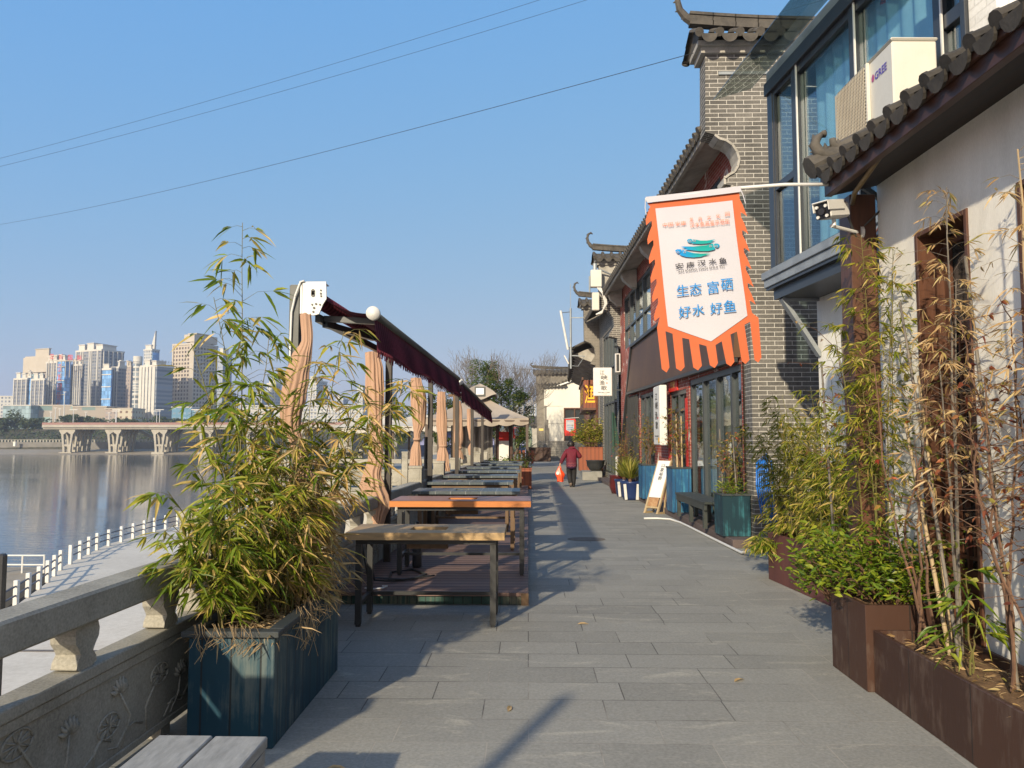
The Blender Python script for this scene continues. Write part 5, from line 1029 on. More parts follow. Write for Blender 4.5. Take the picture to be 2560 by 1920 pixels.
# antenna on the third fire wall, electric boxes on the second
r_ = thing('antenna_mast', 'grey antenna mast with two white panel aerials on the brick wall', 'antenna', at(1427, 830, 32.1).x, 32.15, 5.0); L = world_of(r_)
m = MB(L); m.tube([(0, 0, -.5), (0, 0, 2.05)], .045, 8); m.tube([(0, 0, 2.05), (0, 0, 3.1)], .012, 5); m.bar((0, 0, 1.65), (.56, 0, 1.65), .04); m.bar((0, 0, .05), (.60, 0, .02), .04); m.tube([(.05, 0, -.38), (.3, 0, -.4), (.56, 0, .0)], .015, 5); m.build('mast', MT['ledge'], r_)
m = MB(L); m.tube([(-.42, 0, 1.95), (-.12, 0, .30)], .05, 8); m.build('panel_aerial', MT['white_metal'], r_); m = MB(L); m.bar((-.28, 0, .05), (-.10, 0, -.3), .12, .05); m.build('small_aerial', MT['white_metal'], r_)
m = MB(L); m.bar((0, 0, 1.9), (-.38, 0, 1.86), .025); m.build('clamp', MT['black_steel'], r_); m = MB(L); m.bar((0, 0, .42), (-.14, 0, .36), .025); m.build('clamp', MT['black_steel'], r_)
p_ = at(1488, 700, 25.6); r_ = thing('electric_box', 'cream electric box with a looped white cable on the brick end wall', 'electric box', p_.x, 25.45, p_.z); L = world_of(r_)
m = MB(L); m.box(-.17, .20, -.1, .15, -.28, .30); m.box(-.12, .12, -.02, .18, -1.05, -.45); m.build('box', MT['ac_white'], r_, bevel=.02); m = MB(L); m.tube([(-.02, 0, .3), (-.02, 0, .52)], .07, 10); m.tube([(.15, 0, .32), (.75, .2, .1)], .03, 6); m.tube([(-.2, 0, .1), (-.2, 0, -.45)], .03, 6); m.build('insulator', MT['ledge'], r_)
m = MB(L)
for k in range(3): m.tube([(.05 + .05 * k, -.05, -.3), (.22 + .05 * k, -.08, -.5), (.30 + .03 * k, -.08, -.85), (.2, -.06, -1.15 + .03 * k), (-.0, -.04, -1.2)], .022, 6)
m.build('cable', MT['white_metal'], r_)
# overhead wires
def wire(label, a, b, sag, r_=.010):
    a, b = Vector(a), Vector(b); m = MB(); m.tube([a.lerp(b, i / 24) - Vector((0, 0, sag * 4 * (i / 24) * (1 - i / 24))) for i in range(25)], r_, 4); return tag(m.build('overhead_wire', MT['black_steel']), label, 'wire')
wire('upper of two close overhead wires crossing the sky', at(-260, 462, 42), at(1560, -68, 30), .35, .008); wire('lower of two close overhead wires crossing the sky', at(-260, 478, 42), at(1640, -55, 30), .42, .008)
wire('lone overhead wire ending at the tiled corner of the grey end wall', at(-200, 586, 45), at(1758, 126, 11.7), .5, .0055)
wire('faint distant wire above the white house and bare tree', at(1150, 892, 54), at(1432, 916, 53), .5, .012)
# small things lying on the paving
m = MB(); m.lathe([(.30, .001), (.30, .006), (.26, .007)], (.92, 12.35, 0), 20, None, 1.0, .75); tag(m.build('drain_cover', mat('rusty_iron_cover', (.16, .135, .11), (.10, .09, .075), 14, .8, .6)), 'round rusty drain cover let into the paving beside the tables', 'drain cover')
for k, (x, y, a, lb) in enumerate(((.42, 6.75, .2, 'pale dry leaf lying mid lane right of the nearest table'), (-.98, 3.83, .05, 'long pale leaf on the shaded paving beside the plank bench'), (-.12, 4.62, 1.4, 'curled brown leaf on the paving joint in the middle of the lane'), (1.35, 5.2, .8, 'small light leaf on the paving near the brown planter'))):
    m = MB(); c = Vector((x, y, .004)); d = Vector((math.cos(a), math.sin(a), .12)); random.seed(400 + k); m.leaf(c, d, .11, .03, .15); tag(m.build('fallen_leaf', MT['leaf_dry']), lb, 'leaf')
random.seed(500)

# ------------------------------------------------------------------ left: carved stone balustrade
def balustrade(label, x, y, rz, n_, bay, first=0, name='stone_balustrade'):
    """local y runs along the railing, street side faces +x; posts at y = 0, bay, ..."""
    r_ = thing(name, label, 'balustrade', x, y, 0, rz); L = world_of(r_)
    for k in range(n_ + 1):
        y0 = k * bay; m = MB(L); m.box(-.20, .0, y0 - .095, y0 + .095, -.05, 1.12); m.box(-.21, .01, y0 - .105, y0 + .105, 1.122, 1.16)
        m.box(-.17, -.03, y0 - .100, y0 - .0955, .96, 1.09); m.box(.0005, .005, y0 - .07, y0 + .07, .96, 1.09); m.build('post', MT['stone'], r_, bevel=.008)
    for k in range(n_):
        a, b = k * bay + .107, (k + 1) * bay - .107
        m = MB(L); m.box(-.18, -.01, a, b, .775, .915); m.build('handrail', MT['stone'], r_, bevel=.012)
        m = MB(L); m.box(-.145, -.045, a, b, .06, .52); m.box(-.165, -.025, a, b, .522, .575); m.box(-.045, -.034, a, a + .05, .06, .52); m.box(-.045, -.034, b - .05, b, .06, .52); m.box(-.045, -.034, a + .05, b - .05, .47, .52); m.box(-.045, -.034, a + .05, b - .05, .06, .10)
        pn = m.build('panel', MT['stone'], r_, bevel=.006)
        m = MB(L); random.seed(5 + k)
        for j in range(8):
            yy = a + .2 + (b - a - .4) * (j + .5) / 8; top = rnd(.25, .42); pts = [Vector((-.046, yy + rnd(-.05, .05), .11)), Vector((-.042, yy + rnd(-.06, .06), (top + .1) / 2)), Vector((-.042, yy + rnd(-.1, .1), top))]; m.tube(pts, [.006, .008, .006], 5)
            c = pts[2]
            if j % 2: # lotus flower
                for q in range(7):
                    an = -1.3 + 2.6 * q / 6; m.tube([c, c + Vector((.004, .05 * math.sin(an), .035 * math.cos(an))), c + Vector((.0, .075 * math.sin(an), .075 * math.cos(an)))], [.006, .014, .003], 5)
            else:     # leaf with veins
                for q in range(10):
                    an = 6.283 * q / 10; m.tube([c, c + Vector((0, .085 * math.cos(an), .05 * math.sin(an)))], [.007, .004], 4)
                m.tube([c + Vector((0, .09 * math.cos(6.283 * q / 14), .055 * math.sin(6.283 * q / 14))) for q in range(15)], .006, 4)
        for j in range(6):
            yy = rnd(a + .15, b - .15); m.tube([Vector((-.044, yy + t * .3 - .15, .14 + .03 * math.sin(t * 8 + j) + .05 * t)) for t in (0, .25, .5, .75, 1)], .006, 4)
        m.build('carving', MT['stone'], pn, smooth=True)
        nb = 3
        for j in range(nb):
            yy = a + (b - a) * (j + .5) / nb; m = MB(L); w0 = .085
            pf = [(-.045, .577), (-.075, .59), (-.07, .615), (-.045, .645), (-.06, .67), (-.085, .70), (-.09, .735), (-.075, .773)]
            m.prism([(yy + p_[0], p_[1]) for p_ in pf] + [(yy - p_[0], p_[1]) for p_ in pf[::-1]], -.15, -.04, lambda u, v, d: Vector((d, u, v))); m.build('baluster', MT['stone'], r_, bevel=.008)
            m = MB(L); m.box(-.14, -.05, yy - .05, yy + .05, 0, .058) if j != 1 else m.box(-.14, -.05, yy - .04, yy + .04, 0, .058); m.build('foot', MT['stone'], r_)
    random.seed(77); return r_
balustrade('carved grey stone balustrade running along the promenade edge on the river side', -1.97, 2.22, -.030, 9, 2.5)
balustrade('pale stone balustrade crossing behind the curtains at the far terrace', -8.6, 24.97, -math.pi / 2, 3, 2.3)
balustrade('distant stone balustrade along the tent terrace by the river', -8.6, 25.1, 0, 6, 2.5)

# grey plank bench at the bottom edge
b = thing('plank_bench', 'weathered grey plank bench beside the balustrade in front of the teal planter', 'bench', -1.24, 2.55, 0, 0); L = world_of(b)
m = MB(L); m.box(-.22, -.005, -.75, .55, .385, .43); m.box(.005, .215, -.75, .545, .385, .43); m.build('seat', MT['grey_planks'], b, bevel=.005)
m = MB(L); m.box(-.215, .21, .49, .535, .16, .384); m.build('end_board', MT['grey_planks'], b, bevel=.005)
for y in (-.7, .44):
    for x in (-.2, .15): m = MB(L); m.box(x, x + .05, y, y + .045, 0, .384 if y < 0 else .159); m.build('leg', MT['grey_planks'], b)
m = MB(L); m.box(.205, .216, -.5, .48, .33, .384); m.build('apron', MT['grey_planks'], b)

# deck
D = thing('wooden_deck', 'low reddish plank deck with green board skirting under the row of tables', 'deck', -.9, 7.5, 0, 0)
m = MB(); m.box(-1.84, .0, 7.5, 25.2, .085, .118); m.build('deck_boards', MT['deck'], D)
m = MB(); m.box(-1.80, -.03, 7.53, 7.56, .004, .084); m.build('front_skirt', MT['deck_skirt'], D); m = MB(); m.box(-.03, -.005, 7.6, 25.2, .004, .084); m.build('side_skirt', MT['deck_skirt'], D)
m = MB(); m.box(-.07, .004, 7.492, 7.6, .0, .112); m.build('corner_block', MT['leg_wood'], D)

def table(label, x0, x1, y0, z, kind, dep=.68, h=.80, hole=True):
    r_ = thing('dining_table', label, 'table', (x0 + x1) / 2, y0 + dep / 2, z, 0, 'hotpot tables in a row along the promenade'); L = world_of(r_); w_ = (x1 - x0) / 2; d = dep / 2
    th = {'old': .062, 'orange': .062, 'tile': .04}[kind]; hx0, hx1, hd = -.16, .16, .12
    m = MB(L); zt = h; a = zt - th
    for bx in ((-w_, hx0, -d, d), (hx1, w_, -d, d), (hx0, hx1, -d, -hd), (hx0, hx1, hd, d)): m.add([(bx[0], bx[2], zt), (bx[1], bx[2], zt), (bx[1], bx[3], zt), (bx[0], bx[3], zt), (bx[0], bx[2], a), (bx[1], bx[2], a), (bx[1], bx[3], a), (bx[0], bx[3], a)], [(0, 1, 2, 3), (7, 6, 5, 4)])
    vs = [(-w_, -d), (w_, -d), (w_, d), (-w_, d)]; m.add([(p_[0], p_[1], zz) for zz in (a, zt) for p_ in vs], [(k, (k + 1) % 4, 4 + (k + 1) % 4, 4 + k) for k in range(4)])
    vs = [(hx0, -hd), (hx1, -hd), (hx1, hd), (hx0, hd)]; m.add([(p_[0], p_[1], zz) for zz in (a, zt) for p_ in vs], [(k, 4 + k, 4 + (k + 1) % 4, (k + 1) % 4) for k in range(4)])
    m.build('tabletop', MT[{'old': 'table_old', 'orange': 'table_orange', 'tile': 'table_tile'}[kind]], r_)
    if kind == 'orange':
        m = MB(L)
        for bx in ((-w_ + .004, hx0 - .004, -d + .004, d - .004), (hx1 + .004, w_ - .004, -d + .004, d - .004), (hx0 - .004, hx1 + .004, -d + .004, -hd - .004), (hx0 - .004, hx1 + .004, hd + .004, d - .004)): m.add([(bx[0], bx[2], zt + .003), (bx[1], bx[2], zt + .003), (bx[1], bx[3], zt + .003), (bx[0], bx[3], zt + .003)], [(0, 1, 2, 3)])
        m.build('worn_surface', MT['table_top_red'], r_)
    m = MB(L); m.box(hx0 + .001, hx1 - .001, -hd + .001, hd - .001, zt - .16, zt - .13); m.box(hx0 - .02, hx1 + .02, -hd - .02, -hd - .001, zt - .16, a - .002); m.build('burner_well', MT['black_steel'] if kind == 'tile' else MT['leg_wood'], r_)
    lm = 'black_steel' if kind != 'tile' else 'leg_wood'; s_ = .05
    ins = .10
    for sx in (-1, 1):
        for sy in (-1, 1):
            x = sx * (w_ - ins); y = sy * (d - .09); m = MB(L); m.box(x - s_ / 2, x + s_ / 2, y - s_ / 2, y + s_ / 2, .02, a - .045); m.box(x - .018, x + .018, y - .018, y + .018, 0, .02); m.build('leg', MT[lm], r_)
    m = MB(L); X = w_ - ins; Yy = d - .09
    for sy in (-1, 1): m.box(-X - s_ / 2, X + s_ / 2, sy * Yy - .02, sy * Yy + .02, a - .044, a - .002)
    for sx in (-1, 1): m.box(sx * X - .02, sx * X + .02, -Yy + .021, Yy - .021, a - .043, a - .003); m.box(sx * X - .018, sx * X + .018, -Yy + s_ / 2, Yy - s_ / 2, .17, .205)
    m.build('frame', MT[lm], r_)
    m = MB(L); m.box(-X + .02, X - .02, (-.018 if kind != 'old' else Yy - .018), (.018 if kind != 'old' else Yy + .018), .172, .203); m.build('stretcher', MT[lm], r_)
    if kind == 'tile': m = MB(L); m.box(-w_ + .08, w_ - .08, -d + .06, -d + .085, a - .12, a - .002); m.build('apron', MT['leg_wood'], r_)
    return r_
table('nearest weathered wood table standing on the paving, hole in its top', -1.55, -.20, 6.56, 0, 'old', .66)
table('bright orange varnished table, second in the row and first on the deck', -1.50, .03, 8.36, .118, 'orange', .72)
tt = [(-1.54, -.11, 10.2, 'slate tiled table right behind the orange one'), (-1.62, -.24, 12.3, 'slate tiled table, second behind the orange one'), (-1.58, -.19, 14.4, 'slate tiled table, third behind the orange one'), (-1.53, -.17, 16.5, 'slate tiled table, fourth behind the orange one'), (-1.57, -.22, 18.5, 'slate tiled table, third from the far end of the row'), (-1.47, -.16, 20.8, 'slate tiled table, last but one of the row'), (-1.42, -.12, 22.8, 'slate tiled table at the far end of the row before the planters')]
for x0, x1, y0, lb in tt: table(lb, x0, x1, y0, .118, 'tile', .72, .78)
# things under the tables
r_ = thing('floor_cable', 'dark cables looped on the deck under the first two tables', 'cable', -1.5, 8.1, .12); m = MB()
m.tube([(-1.62, 7.75, .62), (-1.60, 7.8, .4), (-1.56, 7.9, .16), (-1.40, 8.0, .135), (-1.2, 8.15, .135), (-1.1, 8.4, .135), (-1.3, 8.7, .135), (-1.5, 8.5, .135), (-1.45, 8.1, .135)], .012, 6); m.tube([(-1.66, 7.7, .6), (-1.62, 7.85, .2), (-1.3, 8.05, .14), (-1.0, 8.3, .14)], .01, 6); m.build('cable', MT['black_steel'], r_)
m = MB(); m.tube([(-1.6, 7.62, .135), (-1.5, 7.6, .13), (-1.42, 7.66, .13), (-1.40, 7.72, .135), (-1.45, 7.74, .13)], .008, 6); m.build('white_cable', MT['white_metal'], r_)
r_ = thing('socket_box', 'small white socket box fixed on the balustrade under the table', 'socket', -1.72, 7.7, .60); m = MB(world_of(r_)); m.box(-.06, .07, -.03, .03, 0, .05); m.box(-.03, .04, -.031, -.029, .012, .04); m.build('box', MT['white_metal'], r_, bevel=.005)
r_ = thing('gas_bottle', 'slim grey bottle with yellow tape standing under the orange table', 'gas bottle', -1.28, 8.95, .118); L = world_of(r_); m = MB(L); m.lathe([(.05, 0), (.055, .02), (.055, .42), (.03, .48), (.02, .52)], n=12); m.build('body', MT['frame_dark'], r_, smooth=True); m = MB(L); m.lathe([(.057, .25), (.057, .29)], n=12); m.build('tape', MT['yellow'], r_)

# ------------------------------------------------------------------ awning posts and their tied curtains
def post(label, x, y, h=2.77, z=0):
    r_ = thing('awning_post', label, 'post', x, y, z, 0, 'awning posts behind the balustrade'); L = world_of(r_)
    m = MB(L); m.box(-.038, .038, -.038, .038, 0, h); m.box(-.08, .08, -.08, .08, 0, .012); m.build('column', MT['post' if y < 7 else 'post_dark'], r_, bevel=.003)
    m = MB(L); m.box(-.030, .030, -.030, .030, h + .001, h + .006); m.build('cap', MT['stone_grey'], r_); return r_
def curtain(label, prof, Y, mt='curtain_tan', folds=9, flat=.55, seed=0, tie=None):
    r_ = thing('tied_curtain', label, 'curtain', at(prof[0][1], prof[0][0], Y).x, Y, 0, 0, 'tan curtains tied to the awning posts'); rows = []
    ys = [p_[0] for p_ in prof]; N = 44; M_ = 96; vs = []
    for j in range(N + 1):
        yy = ys[0] + (ys[-1] - ys[0]) * j / N; k = max(i for i in range(len(prof) - 1) if prof[i][0] <= yy + 1e-6); f = (yy - prof[k][0]) / (prof[k + 1][0] - prof[k][0]); f = f * f * (3 - 2 * f)
        xl = prof[k][1] + (prof[k + 1][1] - prof[k][1]) * f; xr = prof[k][2] + (prof[k + 1][2] - prof[k][2]) * f
        a, b = at(xl, yy, Y), at(xr, yy, Y); c = (a + b) / 2; hw = (b - a).length / 2
        for i in range(M_):
            t = 6.283 * i / M_; fl = 1.08 - .26 * (1 - abs(math.sin(folds * .5 * t + seed + 1.2 * noise.noise((j * .06, seed, t * .6))))) ** 2.2 + .07 * math.sin((folds + 5) * t - j * .05 + seed * 2) + .16 * noise.noise((2.2 * math.cos(t), 2.2 * math.sin(t) + seed, j * .13))
            vs.append(Vector((c.x + hw * .88 * fl * math.cos(t), Y + hw * flat * fl * math.sin(t) + .02 * math.sin(j * .2 + seed), c.z + .006 * math.sin(3 * t + j * .4))))
    m = MB(); m.add(vs, [(j * M_ + i, j * M_ + (i + 1) % M_, (j + 1) * M_ + (i + 1) % M_, (j + 1) * M_ + i) for j in range(N) for i in range(M_)]); m.build('cloth', MT[mt], r_, smooth=True)
    if tie:
        yy, xl, xr, hh = tie; a, b = at(xl, yy, Y), at(xr, yy, Y); c = (a + b) / 2; hw = (b - a).length / 2; z0 = at(xl, yy + hh / 2, Y).z; z1 = at(xl, yy - hh / 2, Y).z
        m = MB(); m.lathe([(hw * 1.10, z0), (hw * 1.16, (z0 + z1) / 2), (hw * 1.12, z1), (hw * .7, z1)], (c.x, Y, 0), 20, None, 1, flat * 1.5); m.build('tie_band', MT[mt], r_, smooth=True)
    return r_
pp = [(-1.79, 5.84), (-1.70, 9.35), (-1.62, 12.75), (-1.49, 16.15), (-1.42, 19.55), (-1.36, 22.95)]
for (x, y), lb in zip(pp, ('tall grey green awning post nearest the camera, with white bracket', 'second awning post behind the bamboo and a tan curtain', 'third awning post with a wide dark gap beside its curtain', 'fourth awning post, behind the tables in mid row', 'fifth awning post, last but one before the tent', 'last awning post close to the beige tent')): post(lb, x, y, 2.77 if y < 9 else 2.62)
post('awning post further behind the camera', -2.15, -1.0, 2.7)
curtain('tan curtain of the nearest awning post, pulled left and knotted low', [(784, 749, 776), (850, 753, 780), (897, 729, 780), (945, 712, 775), (993, 705, 766), (1042, 700, 755), (1074, 704, 752), (1110, 722, 760), (1150, 735, 772), (1210, 716, 792), (1280, 700, 800)], 5.72, folds=8, seed=1)
curtain('tan curtain on the second post with a broad tie band, tail draped over the railing', [(880, 912, 950), (927, 912, 958), (989, 914, 962), (1060, 926, 956), (1095, 926, 956), (1150, 918, 958), (1185, 906, 952), (1215, 898, 962), (1240, 905, 972), (1262, 925, 976), (1300, 930, 962), (1330, 925, 948)], 9.2, seed=2, tie=(1097, 927, 956, 20))
curtain('tan curtain on the third post, thinly tied at half height', [(945, 1026, 1054), (1000, 1027, 1066), (1060, 1031, 1064), (1090, 1034, 1050), (1100, 1035, 1049), (1130, 1026, 1053), (1170, 1022, 1055), (1200, 1032, 1060), (1212, 1040, 1058)], 12.6, seed=3, tie=(1098, 1034, 1051, 6))
curtain('tan curtain on the fourth post, full above and flared below its tie', [(980, 1094, 1114), (1000, 1093, 1115), (1060, 1090, 1118), (1110, 1096, 1118), (1116, 1098, 1116), (1140, 1092, 1122), (1160, 1088, 1124), (1178, 1094, 1126)], 16.0, seed=4, tie=(1115, 1098, 1117, 5))
curtain('tan curtain on the fifth post, striped by deep folds', [(1003, 1140, 1153), (1030, 1138, 1156), (1100, 1135, 1158), (1118, 1141, 1153), (1124, 1141, 1153), (1140, 1138, 1158), (1148, 1137, 1159)], 19.4, seed=5, tie=(1120, 1141, 1154, 5))
curtain('narrow twisted tan curtain on the last post by the tent', [(1022, 1167, 1178), (1060, 1167, 1180), (1095, 1172, 1182), (1105, 1176, 1184), (1120, 1169, 1182), (1140, 1172, 1180)], 22.8, seed=6)
# awnings
def awning(label, a_roll, a_front, b_roll, b_front, vh, near_plate):
    r_ = thing('awning', label, 'awning', a_roll[0], a_roll[1], 0, 0, 'maroon roll awnings over the tables'); a0, a1, b0, b1 = map(Vector, (a_roll, a_front, b_roll, b_front))
    m = MB(); m.grid(lambda u, v: a0.lerp(b0, v).lerp(a1.lerp(b1, v), u) + Vector((0, 0, -.045 * math.sin(math.pi * u) - .012 * math.sin(v * 40) * math.sin(math.pi * u) + .04 * (1 - u))), 10, 60); m.build('canopy', MT['maroon'], r_, smooth=True)
    m = MB(); m.tube([a0 + Vector((0, .06, 0)), b0], .062, 12); m.build('roller', MT['maroon'], r_, smooth=True)
    m = MB(); m.tube([a1, b1], .030, 10); m.build('front_bar', MT['post'], r_, smooth=True)
    m = MB(); m.tube([a1 + Vector((0, -.05, 0)), a1 + Vector((0, -.002, 0))], .052, 20); m.build('end_cap', MT['white_metal'], r_, smooth=True)
    Lv = (b1 - a1).length; nw = int(Lv * 12)
    m = MB(); m.grid(lambda u, v: a1.lerp(b1, u) + Vector((.016 * math.sin(u * nw * 6.283) * v + .03 * v, .0, -.03 - (vh + .03 * abs(math.sin(u * nw * 3.1416)) + .05 * noise.noise((u * 6, 2, 0))) * v)), nw * 6, 5); m.build('valance', MT['maroon'], r_, smooth=True)
    m = MB()
    for k in range(int(Lv * 26)):
        f = (k + rnd(0, 1)) / int(Lv * 26); p_ = a1.lerp(b1, f) + Vector((.03, 0, -.03 - vh - .015)); m.tube([p_, p_ + Vector((rnd(-.01, .01), rnd(-.01, .01), -rnd(.03, .06)))], .004, 3, cap=False)
    tag(m.build('fringe', MT['maroon'], r_), kind='stuff')
    m = MB(); m.bar(a0 + Vector((-.02, .1, -.13)), b0 + Vector((-.02, 0, -.13)), .04, .06)
    for f in (.03, .48, .97):
        p_ = a0.lerp(b0, f); q = a1.lerp(b1, f); m.bar(p_ + Vector((0, 0, -.12)), q + Vector((0, 0, -.03)), .05, .045); m.bar(p_ + Vector((0, .02, -.16)), p_.lerp(q, .5) + Vector((0, .9 if f < .9 else -.9, -.10)), .045, .05)
    m.build('arm', MT['frame'], r_)
    if near_plate:
        x, y, z = a0; m = MB(); pl = [(x - .11, z + .13), (x + .07, z + .13), (x + .075, z + .0), (x + .05, z - .04), (x + .02, z - .115), (x - .02, z - .125), (x - .11, z - .115)]
        m.prism(pl, y - .02, y + .0, lambda u, v, d: Vector((u, d, v))); m.box(x - .125, x - .105, y - .02, y + .12, z - .115, z + .13); m.box(x - .104, x + .06, y - .0, y + .12, z + .122, z + .132); m.build('bracket', MT['white_metal'], r_, bevel=.003)
        for dx, dz, rr in ((-.025, .045, .016), (-.025, .03, .016), (-.025, .06, .016), (.035, .04, .009), (.038, .02, .008), (-.03, -.045, .008), (.0, -.04, .009), (.03, -.045, .008), (-.015, -.07, .010), (-.02, -.10, .009), (.035, .065, .008)): m = MB(); m.lathe([(rr, -.003), (rr, .003)], (x + dx, y - .022, z + dz), 10, Matrix.Rotation(math.pi / 2, 4, 'X')); m.build('slot_bolt_disc', MT['black_steel'], r_)  # black discs put in for the darkness of the open slot; small ones are bolts
        m = MB(); m.tube([(x - .09, y - .03, z + .137), (x - .12, y - .03, z + .13), (x - .16, y - .02, z + .03), (x - .19, y - .012, z - .10), (x - .195, y - .01, z - .35), (x - .19, y - .01, z - .9), (x - .19, y - .01, z - 1.5)], .009, 6); m.build('cable', MT['white_metal'], r_, smooth=True)
    return r_
awning('near maroon awning with fringed valance rolled part way out above the tables', (-1.615, 5.80, 2.66), (-1.175, 5.80, 2.545), (-1.55, 12.95, 2.72), (-1.17, 13.0, 2.60), .235, True)
awning('further maroon awning sloping down towards the beige tent', (-1.55, 13.2, 2.72), (-1.16, 13.15, 2.56), (-1.36, 22.6, 2.62), (-1.07, 22.4, 2.37), .25, False)
# parasol stand, brown post with floodlight
r_ = thing('parasol_stand', 'dark parasol pole in a grey drum foot beside the third curtain', 'parasol stand', at(1064, 1190, 12.9).x, 12.9, .118); L = world_of(r_); m = MB(L); m.lathe([(.10, 0), (.10, .95), (.09, .97), (.03, .97)], n=14); m.build('base', MT['stone_grey'], r_); m = MB(L); m.tube([(0, 0, .5), (0, 0, 1.5)], .03, 8); m.build('pole', MT['black_steel'], r_)
p_ = at(1200, 980, 24.2); r_ = thing('floodlight', 'square floodlight on a brown post above the beige tent', 'floodlight', p_.x, 24.2, 0); L = world_of(r_)
m = MB(L); m.box(-.17, .17, 0, .12, p_.z - .14, p_.z + .17); m.build('housing', MT['post'], r_, bevel=.01); m = MB(L); m.box(-.12, .12, -.012, -.001, p_.z - .08, p_.z + .12); m.build('lamp_face', MT['lamp_face'], r_); m = MB(L); q = at(1136, 1000, 24.2).x - p_.x; m.bar((q, .1, .1), (q, .1, p_.z - .05), .10); m.bar((q - .2, .1, p_.z - .1), (.05, .1, p_.z - .1), .08); m.build('post', MT['leg_wood'], r_)

# ------------------------------------------------------------------ tents at the far terrace
def tent(label, x0, x1, y0, y1, ze, zp, mt, legs_z=0, vent=True, wave=.05):
    r_ = thing('gazebo_tent', label, 'tent', (x0 + x1) / 2, (y0 + y1) / 2, legs_z); cx, cy = (x0 + x1) / 2, (y0 + y1) / 2; k = 24; m = MB(); crn = [(x0, y0), (x1, y0), (x1, y1), (x0, y1)]
    for e in range(4):
        a, b = Vector((*crn[e], 0)), Vector((*crn[(e + 1) % 4], 0))
        def fn(u, v):
            base = a.lerp(b, u); c = Vector((cx, cy, 0)); s_ = v * .86; p_ = base.lerp(c, s_); hgt = ze + (zp - ze) * s_ ** 1.15 - .09 * math.sin(math.pi * s_) * math.sin(math.pi * u) - .04 * math.sin(math.pi * u) * (1 - v) + .012 * math.sin(u * 38 + v * 5) * (1 - v); return Vector((p_.x, p_.y, hgt))
        m.grid(fn, k, 10)
    m.build('canopy', MT[mt], r_, smooth=True); m = MB()
    for e in range(4):
        a, b = Vector((*crn[e], 0)), Vector((*crn[(e + 1) % 4], 0)); o_ = (a + b) / 2 - Vector((cx, cy, 0)); o_.normalize()
        m.grid(lambda u, v: a.lerp(b, u) + o_ * (.012 + .02 * math.sin(u * 44) * v) + Vector((0, 0, ze - .04 * math.sin(math.pi * u) - v * (.19 + .06 * abs(math.sin(u * math.pi * 7))))), 70, 3)
    m.build('valance', MT[mt], r_, smooth=True)
    if vent:
        m = MB(); w_ = .62
        for e in range(4):
            sg = [(-1, -1), (1, -1), (1, 1), (-1, 1)]; a, b = sg[e], sg[(e + 1) % 4]
            m.grid(lambda u, v: Vector((cx + w_ * (1 - v) * (a[0] + (b[0] - a[0]) * u), cy + w_ * (1 - v) * (a[1] + (b[1] - a[1]) * u), zp - .12 + .52 * v ** .8 + .10 * (1 - v) * math.cos(u * 6.283))), 12, 6)
        m.build('vent_cap', MT[mt], r_)
    for a in crn:
        for off in ((0, 0),): m = MB(); x = a[0] + (.05 if a[0] == x0 else -.05); y = a[1] + (.05 if a[1] == y0 else -.05); m.box(x - .045, x + .045, y - .045, y + .045, legs_z, ze - .03); m.build('leg', MT['tent_leg'], r_)
    m = MB(); i = .05
    for a, b in zip(crn, crn[1:] + crn[:1]): m.bar((a[0], a[1], ze - .1), (b[0], b[1], ze - .1), .03, .05)
    m.build('frame', MT['tent_leg'], r_); return r_
TT = tent('beige tent with scalloped edge and vented cap at the end of the deck', -3.45, .02, 25.7, 29.2, 2.27, 3.15, 'canvas')
tent('white tent canopy left of the beige one above the far balustrade', -9.4, -5.6, 36.5, 40, 2.1, 2.9, 'canvas_white', vent=False)
tent('second white canopy further off between the curtains', -6.4, -3.2, 33, 36.2, 2.15, 2.75, 'canvas_white', vent=False)
m = MB(); m.grid(lambda u, v: Vector((-2.75 + 1.5 * u, 27.4 + .05 * math.sin(u * 17 + 2 * v) + .03 * math.sin(u * 41), .5 + 1.65 * v)), 40, 6); tag(m.build('plastic_curtain', MT['plastic_sheet'], smooth=True), 'cloudy grey plastic sheet hanging under the beige tent', 'plastic sheet')
for x, lb in ((-1.08, 'dark timber post inside the beige tent left of the menu board'), (-.62, 'dark timber post inside the beige tent right of the menu board')):
    m = MB(); m.box(x - .06, x + .06, 27.2, 27.32, 0, 2.2); m.box(x - .09, x + .09, 27.17, 27.35, 0, .12); tag(m.build('timber_post', MT['dark_wood'], bevel=.006), lb, 'post')
r_ = thing('menu_board', 'white menu board with red head and foot under the beige tent', 'menu board', -.85, 27.1, .4); L = world_of(r_); m = MB(L); m.box(-.17, .17, 0, .05, .18, 1.1); m.build('panel', MT['sign_white'], r_); m = MB(L); m.box(-.17, .17, 0, .05, 1.102, 1.42); m.build('red_head', MT['red_cloth'], r_); m = MB(L); m.box(-.17, .17, 0, .05, 0, .178); m.build('red_foot', MT['red_cloth'], r_)
# planters closing the deck
box_planter('orange brown board planter of shrubs at the far end of the deck', -.10, 24.75, .42, .95, .62, 'orange_planter', 'orange_planter', 0, 0, None, .015)
box_planter('long orange brown board planter across the deck end before the tent', -1.25, 24.9, 1.7, .45, .62, 'orange_planter', 'orange_planter', 0, 0, None, .015)
for x, y, lb, mt in ((-1.75, 24.9, 'dark red flowered shrub at the left end of the deck end planter', 'leaf_rose'), (-1.25, 24.9, 'dark green shrub in the middle of the deck end planter', 'leaf_tree'), (-.72, 24.9, 'bright green low shrub right in the deck end planter', 'leaf_shrub'), (-.18, 24.7, 'grey green shrub in the small planter by the tent leg', 'leaf_tree')): shrub('shrub', lb, x, y, .56, .36, .3, .62 if mt != 'leaf_shrub' else .4, 420, mt, (.06, .10), .035, 22, up=.7)
